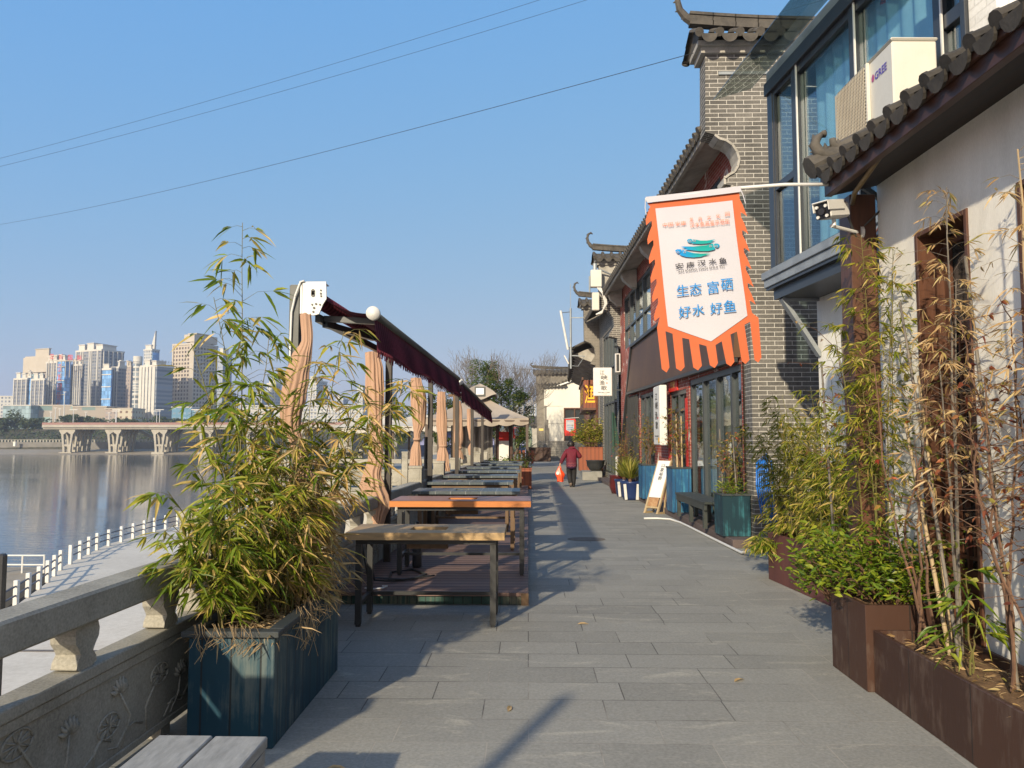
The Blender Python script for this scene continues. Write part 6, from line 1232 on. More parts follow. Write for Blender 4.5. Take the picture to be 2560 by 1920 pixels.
# brown steel planter with a cycad before the brick gable wall
box_planter('brown steel planter at the foot of the old brick gable wall', .75, 53.0, 1.6, 1.0, .95, 'rust', lip=0)
blades('dark green cycad spreading beside the brick gable wall', .10, 54.2, .9, 60, .9, 1.5, 'leaf_tree', .10, 'cycad', (.1, 1.0))
m = MB()
for k in range(9): m.box(-1.9 + .26 * k, -1.74 + .26 * k, 47, 47.06, .05, .85)
m.box(-1.95, .45, 46.98, 46.999, .6, .68); m.box(-1.95, .45, 46.98, 46.999, .2, .28); tag(m.build('wooden_fence', MT['orange_planter']), 'low orange slatted fence beyond the beige tent', 'fence')
r_ = thing('closed_parasol', 'closed pale green parasol beyond the fence by the river', 'parasol', .05, 52, 0); L = world_of(r_); m = MB(L); m.lathe([(.06, 2.5), (.2, 2.2), (.26, 1.4), (.2, 1.0)], n=10); m.build('canopy', mat('pale_green_canvas', (.42, .5, .36), (.36, .44, .3), 3, .9), r_, smooth=True); m = MB(L); m.tube([(0, 0, 0), (0, 0, 2.6)], .03, 6); m.build('pole', MT['black_steel'], r_)
r_ = thing('closed_parasol', 'closed pale parasol left of the menu board post', 'parasol', -.7, 44.5, 0); L = world_of(r_); m = MB(L); m.lathe([(.05, 2.3), (.18, 2.0), (.24, 1.3), (.18, .8)], n=10); m.build('canopy', bpy.data.materials['pale_green_canvas'], r_, smooth=True); m = MB(L); m.tube([(0, 0, 0), (0, 0, 2.4)], .03, 6); m.build('pole', MT['black_steel'], r_)
# small pavilion roof seen in the gap
r_ = thing('pavilion', 'small tiled pavilion roof with upturned eave in the gap before the far towers', 'pavilion', .55, 66, 0); m = MB(); tile_field(m, (-.4, 64.5, 2.75), (1, 0, 0), (0, 1, .45), 1.8, 2.6, .3, .08); m.tube([(-.3, 64.4, 2.75), (-.7, 64.3, 2.85), (-1.0, 64.2, 3.1)], [.1, .08, .03], 6); m.build('roof', MT['tile'], r_); m = MB(); m.box(-.1, 2.2, 65, 67, 0, 2.7); m.build('wall', MT['plaster_grey'], r_)

# ------------------------------------------------------------------ trees
def tree_limbs(m, p, d, ln, r_, lev, tips, spread=.55, upb=.12, kids=(2, 3), minr=.006):
    k = 4; pts = [p]; rs = [r_]; q = p.copy(); dd = d.copy()
    for i in range(k):
        dd = (dd + Vector((rnd(-.16, .16), rnd(-.16, .16), rnd(-.05, .16) + upb * .3))).normalized(); q = q + dd * ln / k; pts.append(q.copy()); rs.append(max(minr, r_ * (1 - .35 * (i + 1) / k)))
    m.tube(pts, rs, 7 if lev > 3 else (5 if lev > 1 else 3), cap=False)
    if lev == 0: tips.append(q); return
    n_ = random.randint(*kids)
    for j in range(n_):
        t = 1 if j == 0 else rnd(.45, 1); b = pts[min(k, int(t * k))]; v = Vector((rnd(-1, 1), rnd(-1, 1), rnd(-.35, .7))); nd = (dd + v * spread * (.6 if j == 0 else 1.25) + Vector((0, 0, upb))).normalized(); tree_limbs(m, b, nd, ln * rnd(.66, .86), rs[-1] * (.82 if j == 0 else .62), lev - 1, tips, spread, upb, kids, minr)
def leafy_tree(name, label, x, y, z, h, rx, nl, mt, L=(.10, .2), wd=.07, seed=1, trunk_r=.14, lev=4, group=None, cl=.5, shape=(.32, 1)):
    random.seed(seed); r_ = thing(name, label, 'tree', x, y, z, 0, group); Lm = world_of(r_); m = MB(Lm); tips = []
    for i in range(3): tree_limbs(m, Vector((rnd(-.1, .1), rnd(-.1, .1), h * .18 * i)), Vector((rnd(-.25, .25), rnd(-.25, .25), 1)).normalized(), h * .30, trunk_r * (1 - .2 * i), lev, tips, .62, .10)
    m.tube([(0, 0, -.3), (0, 0, .2 * h), (0.02, 0, .45 * h)], [trunk_r * 1.3, trunk_r, trunk_r * .8], 8); m.build('trunk', MT['bark'], r_, smooth=True)
    lv = MB(Lm); cen = []
    for i in range(int(30 * cl * 2)):
        a = rnd(0, 6.283); s_ = rnd(.2, 1) ** .5; zz = rnd(*shape); rr = rx * s_ * math.sin(math.pi * min(1, max(.12, (zz - shape[0] * .7) / (1.04 - shape[0] * .7)))) ** .6; cen.append((Vector((rr * math.cos(a), rr * math.sin(a), h * zz)), rx * rnd(.16, .32)))
    for i in range(nl):
        c, s_ = random.choice(cen); v = Vector((rnd(-1, 1), rnd(-1, 1), rnd(-.8, .8)))
        if v.length > 1.1: continue
        a = rnd(0, 6.283); lv.leaf(c + v * s_, (math.cos(a), math.sin(a), rnd(-.6, .4)), rnd(*L), wd * rnd(.7, 1.3), .2)
    lv.build('crown', MT[mt], r_); random.seed(seed + 50); return r_
random.seed(21)
r_ = thing('bare_tree', 'tall leafless tree with fine grey branches behind the beige tent', 'tree', -1.9, 47, 0); m = MB(world_of(r_)); tips = []
m.tube([(0, 0, -.3), (.02, 0, 1.2), (0, 0, 2.2)], [.24, .19, .17], 9, cap=False)
for i in range(9):
    a = i * .75; tree_limbs(m, Vector((0, 0, 1.5 + .10 * i)), Vector((math.cos(a) * 1.25 + .18, math.sin(a) * .8, .85)).normalized(), 1.75, .075, 6, tips, .80, .02, (2, 3), .006)
m.build('trunk', MT['bark_light'], r_)
leafy_tree('evergreen_tree', 'dense dark green tree rising behind the beige tent', -2.3, 40, 0, 5.3, 1.75, 9000, 'leaf_tree', (.09, .16), .06, 61, .13)
leafy_tree('evergreen_tree', 'low bushy green tree merging with the right side of the dense one', -.9, 41.5, 0, 4.2, 1.35, 5200, 'leaf_tree', (.09, .16), .06, 62, .1)
leafy_tree('evergreen_tree', 'small olive tree seen between the tan curtains left of the tent', -4.6, 41, 0, 4.1, 1.2, 4000, 'leaf_tree', (.09, .16), .06, 63, .1)
leafy_tree('evergreen_tree', 'grey green tree far beyond the white tents', -13.5, 75, -1, 6.2, 2.2, 3500, 'leaf_tree', (.16, .26), .10, 64, .15)

# ------------------------------------------------------------------ terrace guard rail, gate, lamp stumps
r_ = thing('guard_rail', 'guard rail of white posts and blue grey rails along the river terrace', 'guard rail', -20, 29.9, -5); m = None
gp = []
def along(pts, step):
    out = []; carry = 0
    for a, b in zip(pts[:-1], pts[1:]):
        a, b = Vector((*a, 0)), Vector((*b, 0)); l = (b - a).length; t = carry
        while t < l: out.append(a.lerp(b, t / l)); t += step
        carry = t - l
    return out
gl = [(-15.3, 10), (-19.85, 29.5), (-21.7, 34.6), (-23.5, 38.8)]; g2 = [(-24.0, 40.4), (-25.6, 46), (-26.35, 55), (-26.0, 64), (-24, 86)]
for pts in (gl, g2):
    ps = along(pts, 1.75)
    for q in ps: m = MB(); m.box(q.x - .085, q.x + .085, q.y - .08, q.y + .08, -5.0, -4.0); m.build('post', MT['white_metal'], r_, bevel=.01)
    m = MB()
    for a, b in zip(ps[:-1], ps[1:]):
        for z in (-4.22, -4.58): m.bar((a.x, a.y, z), (b.x, b.y, z), .055, .055)
    m.build('rail', mat('blue_grey_rail', (.06, .07, .10), (.05, .055, .08), 3, .5, 0) if pts is gl else bpy.data.materials['blue_grey_rail'], r_)
r_ = thing('landing_gate', 'small white pipe railing at the boat landing on the shore', 'railing', -27.6, 42, -5.75); L = world_of(r_); m = MB(L)
for x in (-1.2, 0, 1.2):
    m.tube([(x, 0, 0), (x, 0, 1.0)], .05, 6)
for z in (.45, .95): m.tube([(-1.2, 0, z), (1.2, 0, z)], .045, 6)
m.tube([(-1.2, 0, .95), (-1.8, -1.2, .75), (-1.8, -1.2, -.1)], .045, 6); m.build('pipe_frame', MT['white_metal'], r_)
r_ = thing('signal_post', 'dark slim post with rounded head standing on the terrace at the left edge', 'post', at(3, 1470, 9).x, 9, -5); m = MB(world_of(r_)); m.lathe([(.05, 0), (.05, at(3, 1388, 9).z + 5), (.03, at(3, 1384, 9).z + 5)], n=10); m.build('column', MT['black_steel'], r_)

# ------------------------------------------------------------------ bridge
BR = thing('river_bridge', 'long concrete bridge with V shaped piers and pink railing across the river', 'bridge', -150, 390, -6.6)
MT['bridge'] = mat('bridge_concrete', (.40, .375, .32), (.31, .29, .25), .2, .9, .1, fine=2)
YB = 388; zd = at(300, 1071, YB).z; zt = at(300, 1062, YB).z
xa, xb = at(108, 1062, YB).x, -28
m = MB(); m.box(xa, xb, YB - 1.0, YB + 21, zd + .5, zt); m.box(xa, xb, YB, YB + 20, zd - .4, zd + .5); m.build('deck', MT['bridge'], BR)
m = MB(); m.box(xa, xb, YB - 1.0, YB - .8, zt + .003, zt + 1.15); m.box(xa, xb, YB + 20.8, YB + 21, zt + .003, zt + 1.15); m.build('railing', mat('faded_pink_railing', (.30, .17, .15), (.26, .155, .14), 1, .8, 0), BR)
MV = None
for k in range(10):
    xc = at(165 + 115.5 * k, 1100, YB).x
    if xc > xb - 6: break
    for j in range(5):
        y0 = YB + .6 + j * 4.2; wt, wb = 3.2, 1.35; ztop = zd - .42
        m = MB()
        prof = [(-wt - .9, ztop), (-wt - .9, ztop - .9), (-wt + .2, ztop - 2.6), (-wb - .75, -6.6), (-wb + .35, -6.6), (-wb + .15, -3.2), (wb - .15, -3.2), (wb - .35, -6.6), (wb + .75, -6.6), (wt - .2, ztop - 2.6), (wt + .9, ztop - .9), (wt + .9, ztop)]
        m.prism([(xc + a, b) for a, b in prof[:3]] + [(xc - wb - .85, -2.6), (xc - wb - .6, -6.6), (xc - wb + .45, -6.6), (xc - wb + .3, -3.4), (xc - wb - .05, -1.6), (xc - wt + 1.35, ztop - 2.7), (xc, ztop - 1.35), (xc + wt - 1.35, ztop - 2.7), (xc + wb + .05, -1.6), (xc + wb - .3, -3.4), (xc + wb - .45, -6.6), (xc + wb + .6, -6.6), (xc + wb + .85, -2.6)] + [(xc + a, b) for a, b in prof[-3:]], y0, y0 + 1.2, lambda u, v, d: Vector((u, d, v)))
        m.box(xc - wb + .1, xc + wb - .1, y0 + .1, y0 + 1.1, -2.6, -1.6)
        m.build('pier', MT['bridge'], BR)
    m = MB(); m.box(xc - 3.2, xc + 3.2, YB - .6, YB + 20.5, -7.2, -5.6); m.build('pier_base', MT['bridge'], BR)
m = MB(); m.bar(at(345, 1073, 412), at(385, 1096, 412), 1.6, .7, (0, 1, 0)); m.build('stair_ramp', MT['bridge'], BR)
# street lamps on the bridge and the bank
proto = thing('street_lamp', 'white double armed street lamp standing on the distant bridge', 'street lamp', 0, 0, 0, 0, 'street lamps on the bridge'); L = world_of(proto)
m = MB(L); m.tube([(0, 0, 0), (0, 0, 7.6)], [.17, .12], 6); m.build('pole', MT['white_metal'], proto); m = MB(L); m.bar((-2.1, 0, 7.7), (2.1, 0, 7.7), .35, .28); m.build('arm', MT['white_metal'], proto)
for k in range(14):
    c = at(182 + 54 * k, 1058, YB); x = c.x
    if x > xb: break
    loc = (x, YB + (0.2 if k % 2 == 0 else 20), zt)
    if k == 0: proto.location = loc; FR[proto.name] = frame(*loc)
    else: copy_thing(proto, loc)
for px_, y0_, y1_, lb in ((127, 1030, 1056, 'leftmost slim mast before the left bank trees'), (139, 1020, 1056, 'tall slim white mast left of the bridge lamps'), (150, 1022, 1056, 'slim white mast beside the first bridge lamp'), (162, 980, 1030, 'tallest white mast in front of the blue glass tower'), (215, 1030, 1052, 'short white mast among the bank trees right of the blue tower'), (273, 1032, 1046, 'white lamp cluster mast over the bank trees')):
    a, b = at(px_, y0_, 480), at(px_, y1_, 480); m = MB(); m.tube([(a.x, 480, 7), (a.x, 480, a.z)], [.3, .22], 6); m.bar((a.x - 1, 480, a.z), (a.x + 1, 480, a.z), .3); tag(m.build('slim_mast', MT['white_metal']), lb, 'mast')
# bank wall with little railing
r_ = thing('bank_wall', 'long grey retaining wall with white balustrade along the far bank', 'wall', -240, 425.5, -5); m = MB(); m.box(-420, -60, 424.4, 425.4, -5.6, -.7); m.build('wall', mat('stained_wall', (.20, .19, .17), (.13, .125, .115), .15, .9, .1), r_)
m = MB()
for k in range(150): m.box(-330 + k * 1.8, -329.2 + k * 1.8, 424.5, 424.8, -.69, .5)
m.box(-330, -60, 424.5, 424.8, .501, .75); m.build('balustrade', MT['stone'], r_)
p_ = at(37, 1110, 421); m = MB(); m.box(p_.x - .6, p_.x + .6, 420.5, 421.5, p_.z - 1.2, p_.z + 1.0); m.box(p_.x - .9, p_.x + .9, 420.3, 421.7, p_.z + 1.0, p_.z + 1.3); tag(m.build('small_hut', MT['white_plaster']), 'tiny white hut at the foot of the far embankment', 'hut')

# ------------------------------------------------------------------ far bank trees
MT['leaf_far'] = leafmat('far_tree_leaf', [(0, (.030, .055, .022)), (.6, (.055, .082, .030)), (1, (.10, .11, .045))], .1, .8)
def far_tree(label, px_, pw, ytop, Y, zb=7.3, seed=1, mt='leaf_far', nl=900):
    random.seed(seed); c = at(px_, ytop, Y); rx = pw / 2 / F * Y; h = max(3, c.z - zb); r_ = thing('bank_tree', label, 'tree', c.x, Y, zb, 0, 'trees on the far bank'); Lm = world_of(r_); m = MB(Lm); m.tube([(0, 0, -1), (0, 0, h * .5)], [.5, .3], 6); m.build('trunk', MT['bark'], r_); m = MB(Lm)
    cen = [(Vector((rx * rnd(-.75, .75), rx * rnd(-.5, .5), h * rnd(.22, .82))), rx * rnd(.25, .45)) for _ in range(14)]
    for i in range(nl):
        cc, s_ = random.choice(cen); v = Vector((rnd(-1, 1), rnd(-1, 1), rnd(-1, 1))); 
        if v.length > 1: v = v.normalized() * rnd(.7, 1)
        q = cc + Vector((v.x * s_, v.y * s_, v.z * s_ * .8)); q.z = min(h, max(.3, q.z)); a = rnd(0, 6.283); m.leaf(q, (math.cos(a), math.sin(a), rnd(-.6, .6)), rnd(.9, 1.8), rnd(.6, 1.1), .2)
    m.build('crown', MT[mt], r_); return r_
ft = [(2, 40, 1035, 455, 'dark round tree cut by the left edge of the picture'), (40, 62, 1022, 462, 'big dark tree on the far bank at the far left'), (90, 40, 1040, 465, 'medium tree right of the big dark one on the far bank'), (70, 34, 1048, 458, 'low bushy tree in front of the big dark one'), (178, 52, 1034, 474, 'rounded green tree below the red lettered blue tower'), (205, 40, 1040, 478, 'broad tree left of the tall grey apartment block base'), (246, 46, 1042, 476, 'dark tree under the long podium'), (300, 40, 1044, 478, 'tree before the small cream building'), (330, 36, 1046, 478, 'tree below the round cornered office tower'), (398, 36, 1035, 476, 'tallest bank tree right of the office tower'), (440, 44, 1046, 478, 'tree in front of the low blue building'), (490, 50, 1047, 478, 'wide low tree before the blue podium'), (545, 44, 1046, 478, 'tree at the right before the white low buildings'), (600, 50, 1047, 478, 'bank tree half hidden by the bamboo')]
for k, (a, b, c, d, lb) in enumerate(ft): far_tree(lb, a, b, c, d, 7.0 if d > 456 else 4.5, 100 + k)
random.seed(301); m = MB()
for i in range(5200):
    x = rnd(-360, 140); y = rnd(470, 492); hmax = 6.5 + 2.2 * noise.noise((x * .06, 3, 0)); a = rnd(0, 6.283); m.leaf((x, y, 7 + rnd(0, hmax)), (math.cos(a), math.sin(a), rnd(-.5, .5)), rnd(1.2, 2.2), rnd(.9, 1.5), .2)
for i in range(1800):
    x = rnd(-360, -205); y = rnd(432, 462); z = -.4 + (y - 436) / 26 * 7.4; a = rnd(0, 6.283); m.leaf((x, y, z + rnd(0, 2.5)), (math.cos(a), math.sin(a), rnd(-.5, .5)), rnd(.9, 1.8), rnd(.7, 1.2), .2)
tag(m.build('far_treeline', MT['leaf_far']), 'belt of dark green trees along the far bank road', 'trees', kind='stuff')

# ------------------------------------------------------------------ far city
def facade(name, wall, glas, bay=3.2, fl=3.1, ww=.6, wh=.55, rough=.25, slab=None):
    n = NT(name); uv, u, v = n.boxuv(); fu = n.math('FRACT', n.math('DIVIDE', u, bay)); fv = n.math('FRACT', n.math('DIVIDE', v, fl))
    iu = n.math('LESS_THAN', n.math('ABSOLUTE', n.math('SUBTRACT', fu, .5)), ww / 2); iv = n.math('LESS_THAN', n.math('ABSOLUTE', n.math('SUBTRACT', fv, .5)), wh / 2); f = n.math('MULTIPLY', iu, iv)
    wn = n.n('ShaderNodeTexWhiteNoise', noise_dimensions='2D'); cb = n.n('ShaderNodeCombineXYZ'); n.l(n.math('FLOOR', n.math('DIVIDE', u, bay)), cb.inputs[0]); n.l(n.math('FLOOR', n.math('DIVIDE', v, fl)), cb.inputs[1]); n.l(cb.outputs[0], wn.inputs[0])
    g = n.mix(wn.outputs[0], glas, tuple(min(1, c * 2.0 + .03) for c in glas)); wl = n.mix(n.noise(n.obj(), .08, 4), wall, tuple(c * .86 for c in wall))
    n.col(n.mix(f, wl, g)); r_ = n.mix(f, (.85,) * 3, (rough,) * 3); n.l(r_, n.b.inputs['Roughness']); n.b.inputs['Specular IOR Level'].default_value = .4
    return n.m
MT['f_beige'] = facade('beige_hotel_facade', (.46, .40, .325), (.06, .045, .036), 3.4, 3.35, .55, .58)
MT['f_apart'] = facade('apartment_facade', (.22, .225, .24), (.07, .085, .12), 2.6, 3.0, .72, .55)
MT['f_apart2'] = facade('tall_apartment_facade', (.26, .265, .275), (.08, .095, .13), 2.8, 3.0, .70, .58)
MT['f_blue'] = facade('blue_glass_facade', (.13, .26, .46), (.10, .22, .42), 2.2, 3.4, .86, .86, .15)
MT['f_teal'] = facade('grey_green_glass', (.17, .23, .24), (.15, .21, .23), 3, 3.5, .9, .9, .15)
MT['f_dark'] = facade('grey_banded_office', (.24, .26, .29), (.09, .11, .14), 40, 3.4, .98, .52)
MT['f_cyl'] = facade('round_glass_stair', (.62, .61, .57), (.12, .14, .15), 60, 4.4, .99, .80)
MT['f_grey'] = facade('blue_grey_tower_facade', (.33, .36, .41), (.14, .17, .23), 3, 3.1, .6, .6)
MT['f_white'] = facade('white_tower_facade', (.48, .48, .46), (.11, .13, .17), 3.2, 3.1, .5, .55)
MT['f_podium'] = facade('podium_facade', (.34, .30, .25), (.13, .19, .18), 26, 14, .42, .62)
MT['f_cream'] = facade('cream_low_facade', (.50, .45, .345), (.10, .06, .04), 4.5, 4.2, .38, .42)
MT['f_lowblue'] = facade('low_blue_facade', (.12, .25, .36), (.10, .16, .22), 4, 4, .6, .4)
MT['f_brown'] = facade('brown_grey_facade', (.36, .30, .26), (.14, .13, .13), 3.2, 3.2, .5, .5)
MT['trim_white'] = mat('white_concrete_trim', (.55, .53, .48), (.49, .47, .43), .2, .85, 0, famt=.05)
MT['trim_beige'] = mat('beige_concrete_trim', (.46, .41, .34), (.41, .365, .30), .2, .85, 0, famt=.05)
ROT = R(-23)
def tower(label, x0, xm, x1, yt, Y, mt, trim='trim_white', fins=(), crown=None, zb=7.0, name='apartment_tower', side_mt=None, sfins=0, ybase=None, bands=0):
    """a block turned so that its sunlit front spans x0..xm and its shaded side xm..x1 in the view"""
    cf, sf = math.cos(ROT), math.sin(ROT); p0 = at(x0, yt, Y)
    k0 = p0.x / Y; km = at(xm, yt, Y).x / Y; k1 = at(x1, yt, Y).x / Y
    ux, uy = cf, sf                          # front edge direction (to the right and nearer)
    a = (km * p0.y - p0.x) / (ux - km * uy); c = (p0.x + ux * a, p0.y + uy * a)
    vx, vy = -sf, cf                         # side edge direction (to the right and away)
    b = (k1 * c[1] - c[0]) / (vx - k1 * vy)
    if b < 0 or b > 90: b = 18
    h = p0.z - zb; r_ = thing(name, label, 'tower', p0.x, p0.y, zb, ROT); L = world_of(r_)
    m = MB(L); m.box(0, a, 0, b, 0, h); m.build('body', MT[mt], r_)
    if fins:
        m = MB(L)
        for f, wd in fins: m.box(a * f - wd / 2, a * f + wd / 2, -.6, -.003, 0, h + .6)
        m.build('pilaster', MT[trim], r_)
    if sfins:
        m = MB(L)
        for k in range(sfins): y = b * (k + .5) / sfins; m.box(a + .003, a + .8, y - .5, y + .5, 0, h + .4)
        m.build('side_pilaster', MT[trim], r_)
    if bands:
        m = MB(L)
        for k in range(bands): z = h * (k + .6) / bands; m.box(-.2, a + .2, -.5, -.004, z, z + .7)
        m.build('band', MT[trim], r_)
    m = MB(L); m.box(-.4, a + .4, -.4, b + .4, h + .002, h + 1.6); cr = crown or ((.15, .45, 4.0), (.6, .85, 3.0))
    for f0, f1, hh in cr: m.box(a * f0, a * f1, b * .1, b * .7, h + 1.602, h + 1.6 + hh); m.box(a * f0 - .5, a * f1 + .5, b * .1 - .5, b * .7 + .5, h + 1.61 + hh, h + 2.3 + hh)
    m.build('roof_crown', MT[trim], r_); return r_, a, b, h
e1 = lambda x, y: (x * .3858, y * .3858 + 560)
def tw(label, x0, xm, x1, yt, Y, *a, **k): return tower(label, x0 * .3858, xm * .3858, x1 * .3858, yt * .3858 + 560, Y, *a, **k)
fx = lambda n_, w_=.7: tuple(((i + .5) / n_, w_ * .75) for i in range(n_))
tw('low white edged apartment block at the far left of the skyline', 92, 178, 186, 1012, 640, 'f_apart', fins=((.02, 1), (.3, .8), (.62, .8), (.95, 1)))
tw('slim blue glass strip between the two low left apartment blocks', 180, 203, 208, 998, 636, 'f_blue', name='glass_tower', crown=())
tw('second low apartment block with white frame, right of the blue strip', 205, 290, 300, 1016, 632, 'f_apart', fins=((.02, 1), (.33, .8), (.66, .8), (.96, 1)))
c1 = tw('broad beige tower with grey green glass panel behind the low left blocks', 166, 372, 392, 872, 700, 'f_brown', 'trim_beige', name='office_tower', crown=((.3, .72, 6),), fins=((.05, 9), (.55, 3)))
r_, a, b, h = c1; L = world_of(r_); m = MB(L); m.box(a * .18, a * .64, -1.6, -.92, h * .15, h * .78); m.build('glass_panel', MT['f_teal'], r_); m = MB(L); m.box(a * .02, a, -1.8, -.93, h * .80, h); m.build('top_panel', MT['trim_beige'], r_)
tw('white ribbed apartment tower left of the blue tower with red letters', 300, 378, 386, 905, 655, 'f_apart', fins=fx(5, 1.1), trim='trim_white')
c2 = tw('blue glass tower with vertical red characters down its front', 372, 424, 462, 893, 645, 'f_blue', name='glass_tower', bands=5, crown=())
r_, a, b, h = c2; L = world_of(r_); m = MB(L)
for k, s_ in enumerate('汉城国际城'):
    z1 = h * (.965 - .135 * k); put_text(m, s_, lambda u, v: Vector((a * (.22 + .5 * u), -.75, z1 - h * .115 * (1 - v))), .01)
m.build('lettering', mat('faded_red_letters', (.62, .14, .14), None, 5, .7, 0), r_)
tw('ribbed apartment tower just right of the blue lettered tower', 460, 530, 548, 922, 650, 'f_apart', fins=fx(5, 1.0))
c3 = tw('tallest grey apartment slab of the left group with shaded long side', 492, 658, 805, 832, 705, 'f_apart2', fins=((.03, 1.2), (.22, 1), (.30, 1), (.55, 1.2), (.62, 1), (.86, 1.2)), sfins=5, crown=((.02, .25, 5), (.35, .6, 6), (.7, .95, 4)))
c1_ = at(*e1(320, 880), 630)
r_ = thing('roof_lettering', 'red roof letters standing between the beige tower and tall grey slab', 'letters', c1_.x, 630, c1_.z - 2)
for k, s_ in enumerate('汉城国际'):
    a, b = at(*e1(320 + 60 * k, 878 + 2 * k), 630), at(*e1(350 + 60 * k, 840 + 4 * k), 630); m = MB(); put_text(m, s_, lambda u, v: Vector((a.x + (b.x - a.x) * u, 630, a.z + (b.z - a.z) * v)), .01); m.build('letter', bpy.data.materials['red_paper'], r_)
m = MB(); a, b = at(*e1(318, 884), 631), at(*e1(534, 888), 631); m.bar(a, b, .5); 
for k in range(9): q = a.lerp(b, k / 8); m.bar(q, (q.x, q.y, q.z - 14), .4)
m.build('frame', MT['trim_beige'], r_)
tw('blue glass slab with white horizontal bands right of the tall grey slab', 664, 722, 730, 948, 640, 'f_blue', name='glass_tower', bands=5, crown=((.1, .7, 3),))
tw('grey and blue glass block with a deep blue side', 722, 770, 818, 938, 646, 'f_apart', fins=((.2, .8), (.5, 1), (.85, .8)), side_mt='f_blue', crown=((.8, 1, 4),))
tw('deep blue glass corner block behind the office tower', 768, 800, 818, 930, 650, 'f_blue', name='glass_tower', crown=())
tw('brownish block half hidden left of the office tower', 812, 850, 872, 930, 690, 'f_brown', trim='trim_beige')
# office with the round glass corner
c4 = tw('white striped office tower with a grey banded dark side', 912, 1018, 1122, 930, 620, 'f_dark', name='office_tower', fins=((.03, 3), (.22, 2.6), (.42, 2.6), (.62, 2.6), (.83, 3.2)), crown=())
r_, a, b, h = c4; L = world_of(r_); m = MB(L)
for k in range(5): put_text(m, '中国银行金'[k], lambda u, v: Vector((a + .3, b * (.05 + .19 * k + .13 * u), h + 1.7 + 4.2 * v)), .01)
m.build('lettering', MT['trim_beige'], r_)
p_ = at(*e1(894, 870), 622); q0 = at(*e1(868, 870), 622); q1 = at(*e1(920, 870), 622); r_ = thing('round_tower', 'round glass stair tower with white bands on the office corner', 'tower', p_.x, 622, 7); m = MB(world_of(r_)); rr = (q1.x - q0.x) / 2; hh = p_.z - 7
m.lathe([(rr * .96, 0), (rr * .96, hh)], n=24); m.build('glass', MT['f_cyl'], r_); m = MB(world_of(r_))
for k in range(16): z = hh * (k + .8) / 16; m.lathe([(rr * 1.02, z), (rr * 1.02, z + .9)], n=24)
m.lathe([(rr * 1.05, hh - 3), (rr * 1.05, hh + 1.5)], n=24); m.build('band', MT['trim_white'], r_)
c5 = tw('white and blue tower with a sail shaped spire behind the office', 932, 985, 1034, 822, 800, 'f_white', name='office_tower', crown=((.1, .8, 4),))
r_, a, b, h = c5; m = MB(world_of(r_)); m.prism([(a * .6, h + 2), (a * 1.0, h + 2), (a * 1.06, h + 21), (a * .92, h + 16), (a * .7, h + 8)], b * .3, b * .3 + 2, lambda u, v, d: Vector((u, d, v))); m.build('spire', MT['trim_white'], r_)
m = MB(world_of(r_)); m.box(a + .003, a + .5, b * .1, b * .9, 0, h - 2); m.build('blue_side', MT['f_blue'], r_)
c6 = tw('big beige hotel tower with rows of square windows', 1120, 1258, 1412, 790, 660, 'f_beige', 'trim_beige', name='hotel_tower', sfins=0, crown=((.62, 1, 8),))
r_, a, b, h = c6; m = MB(world_of(r_)); m.box(a * .83, a + .6, -.7, -.004, 0, h + 2); m.box(a * .0, a * .06, -.6, -.004, 0, h + 1); m.build('plain_pier', MT['trim_beige'], r_)
m = MB(world_of(r_)); m.box(a * .55, a + .6, -.5, b * .95, h + 2.4, h + 9); m.build('penthouse', MT['trim_beige'], r_)
tw('blue grey tower right of the beige hotel behind the bamboo tip', 1412, 1446, 1505, 850, 780, 'f_grey', 'trim_white', crown=((.2, .8, 5),))
for lb, x0, xm, x1, yt, Y, mt in (('white low tower seen through the bamboo left of the first curtain', 668, 690, 704, 962, 760, 'f_white'), ('pale tower with bright side seen right of the first tan curtain', 770, 792, 818, 956, 780, 'f_white'), ('grey apartment tower between the first curtain and the bamboo', 640, 655, 668, 990, 900, 'f_grey'), ('far white tower left of the second tan curtain', 894, 907, 918, 975, 900, 'f_white'), ('far grey tower with even windows right of the second curtain', 962, 978, 992, 972, 900, 'f_white'), ('hazy block low behind the bamboo stems', 596, 625, 648, 1010, 820, 'f_grey'), ('distant tower just right of the hotel', 560, 575, 590, 985, 1000, 'f_grey'), ('distant slab between bamboo leaves', 840, 858, 870, 1000, 1000, 'f_grey')): tower(lb, x0, xm, x1, yt, Y, mt)
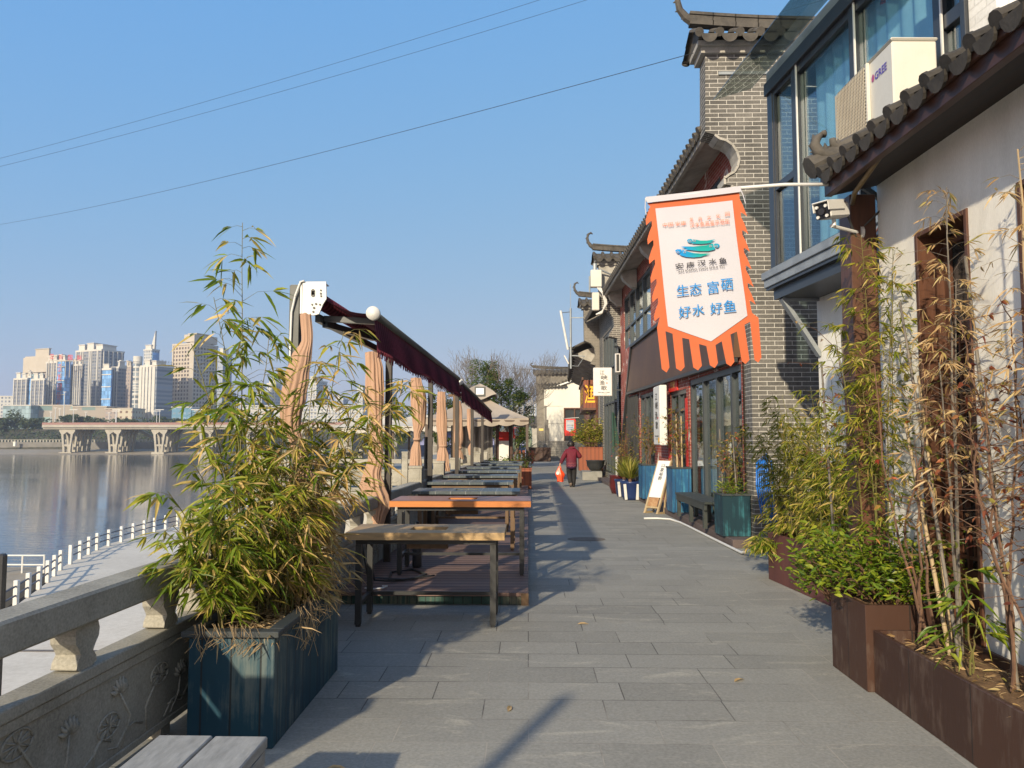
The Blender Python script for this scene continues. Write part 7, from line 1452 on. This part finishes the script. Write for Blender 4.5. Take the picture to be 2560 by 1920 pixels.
for k, (x0, xm, x1, yt, lb) in enumerate(((1289, 1296, 1300, 1012, 'hazy far tower at the left of the gap past the bare tree'), (1302, 1308, 1314, 1014, 'hazy far tower, second in the gap past the bare tree'), (1316, 1321, 1324, 1008, 'slim hazy tower in the middle of the gap'), (1324, 1332, 1338, 1004, 'tallest hazy tower in the gap beside the brick wall'), (1336, 1345, 1352, 1006, 'hazy tower partly hidden by the brick wall'))): tower(lb, x0, xm, x1, yt, 1700, 'f_grey', fins=((.1, 3), (.9, 3)), crown=((.3, .7, 6),))
# podium and low buildings
def low(label, x0, x1, yt, Y, mt, name='low_building', rz=0, dep=20):
    a, b = at(x0 * .3858, yt * .3858 + 560, Y), at(x1 * .3858, yt * .3858 + 560, Y); r_ = thing(name, label, 'building', a.x, Y, 7, 0); L = world_of(r_); m = MB(L); m.box(0, b.x - a.x, 0, dep, 0, a.z - 7); m.build('body', MT[mt], r_); m = MB(L); m.box(-.4, b.x - a.x + .4, -.4, dep, a.z - 6.998, a.z - 6.2); m.build('parapet', MT['trim_beige' if mt in ('f_podium', 'f_cream', 'f_brown') else 'trim_white'], r_); return r_
low('pale low building at the far left edge of the skyline', -20, 92, 1120, 660, 'f_white'); low('flat grey roofed hall low at the far left', 20, 200, 1178, 600, 'f_teal')
low('long beige shopping podium under the left towers', 192, 470, 1178, 610, 'f_podium'); low('pinkish right wing of the shopping podium', 470, 690, 1186, 606, 'f_podium'); low('brown end wing of the podium beside the cream building', 680, 770, 1200, 600, 'f_brown')
low('small cream building with square windows left of the round tower', 766, 858, 1198, 590, 'f_cream'); low('low blue building at the foot of the beige hotel', 1114, 1240, 1190, 600, 'f_lowblue'); low('plain blue podium right under the beige hotel', 1244, 1412, 1206, 598, 'f_lowblue'); low('low pale buildings right of the blue podium', 1412, 1720, 1212, 610, 'f_white'); low('long low white building behind the middle bamboo', 1560, 2350, 1180, 700, 'f_white')

# ------------------------------------------------------------------ thin air between here and the far bank
n = NT('thin_haze'); n.t.nodes.remove(n.b); vp = n.n('ShaderNodeVolumePrincipled'); vp.inputs['Color'].default_value = (.80, .88, 1, 1); vp.inputs['Density'].default_value = .00028; vp.inputs['Anisotropy'].default_value = .2; n.l(vp.outputs[0], n.out.inputs['Volume'])
m = MB(); m.box(-4700, 4700, -120, 8100, -9, 175); tag(m.build('haze', n.m), kind='stuff')
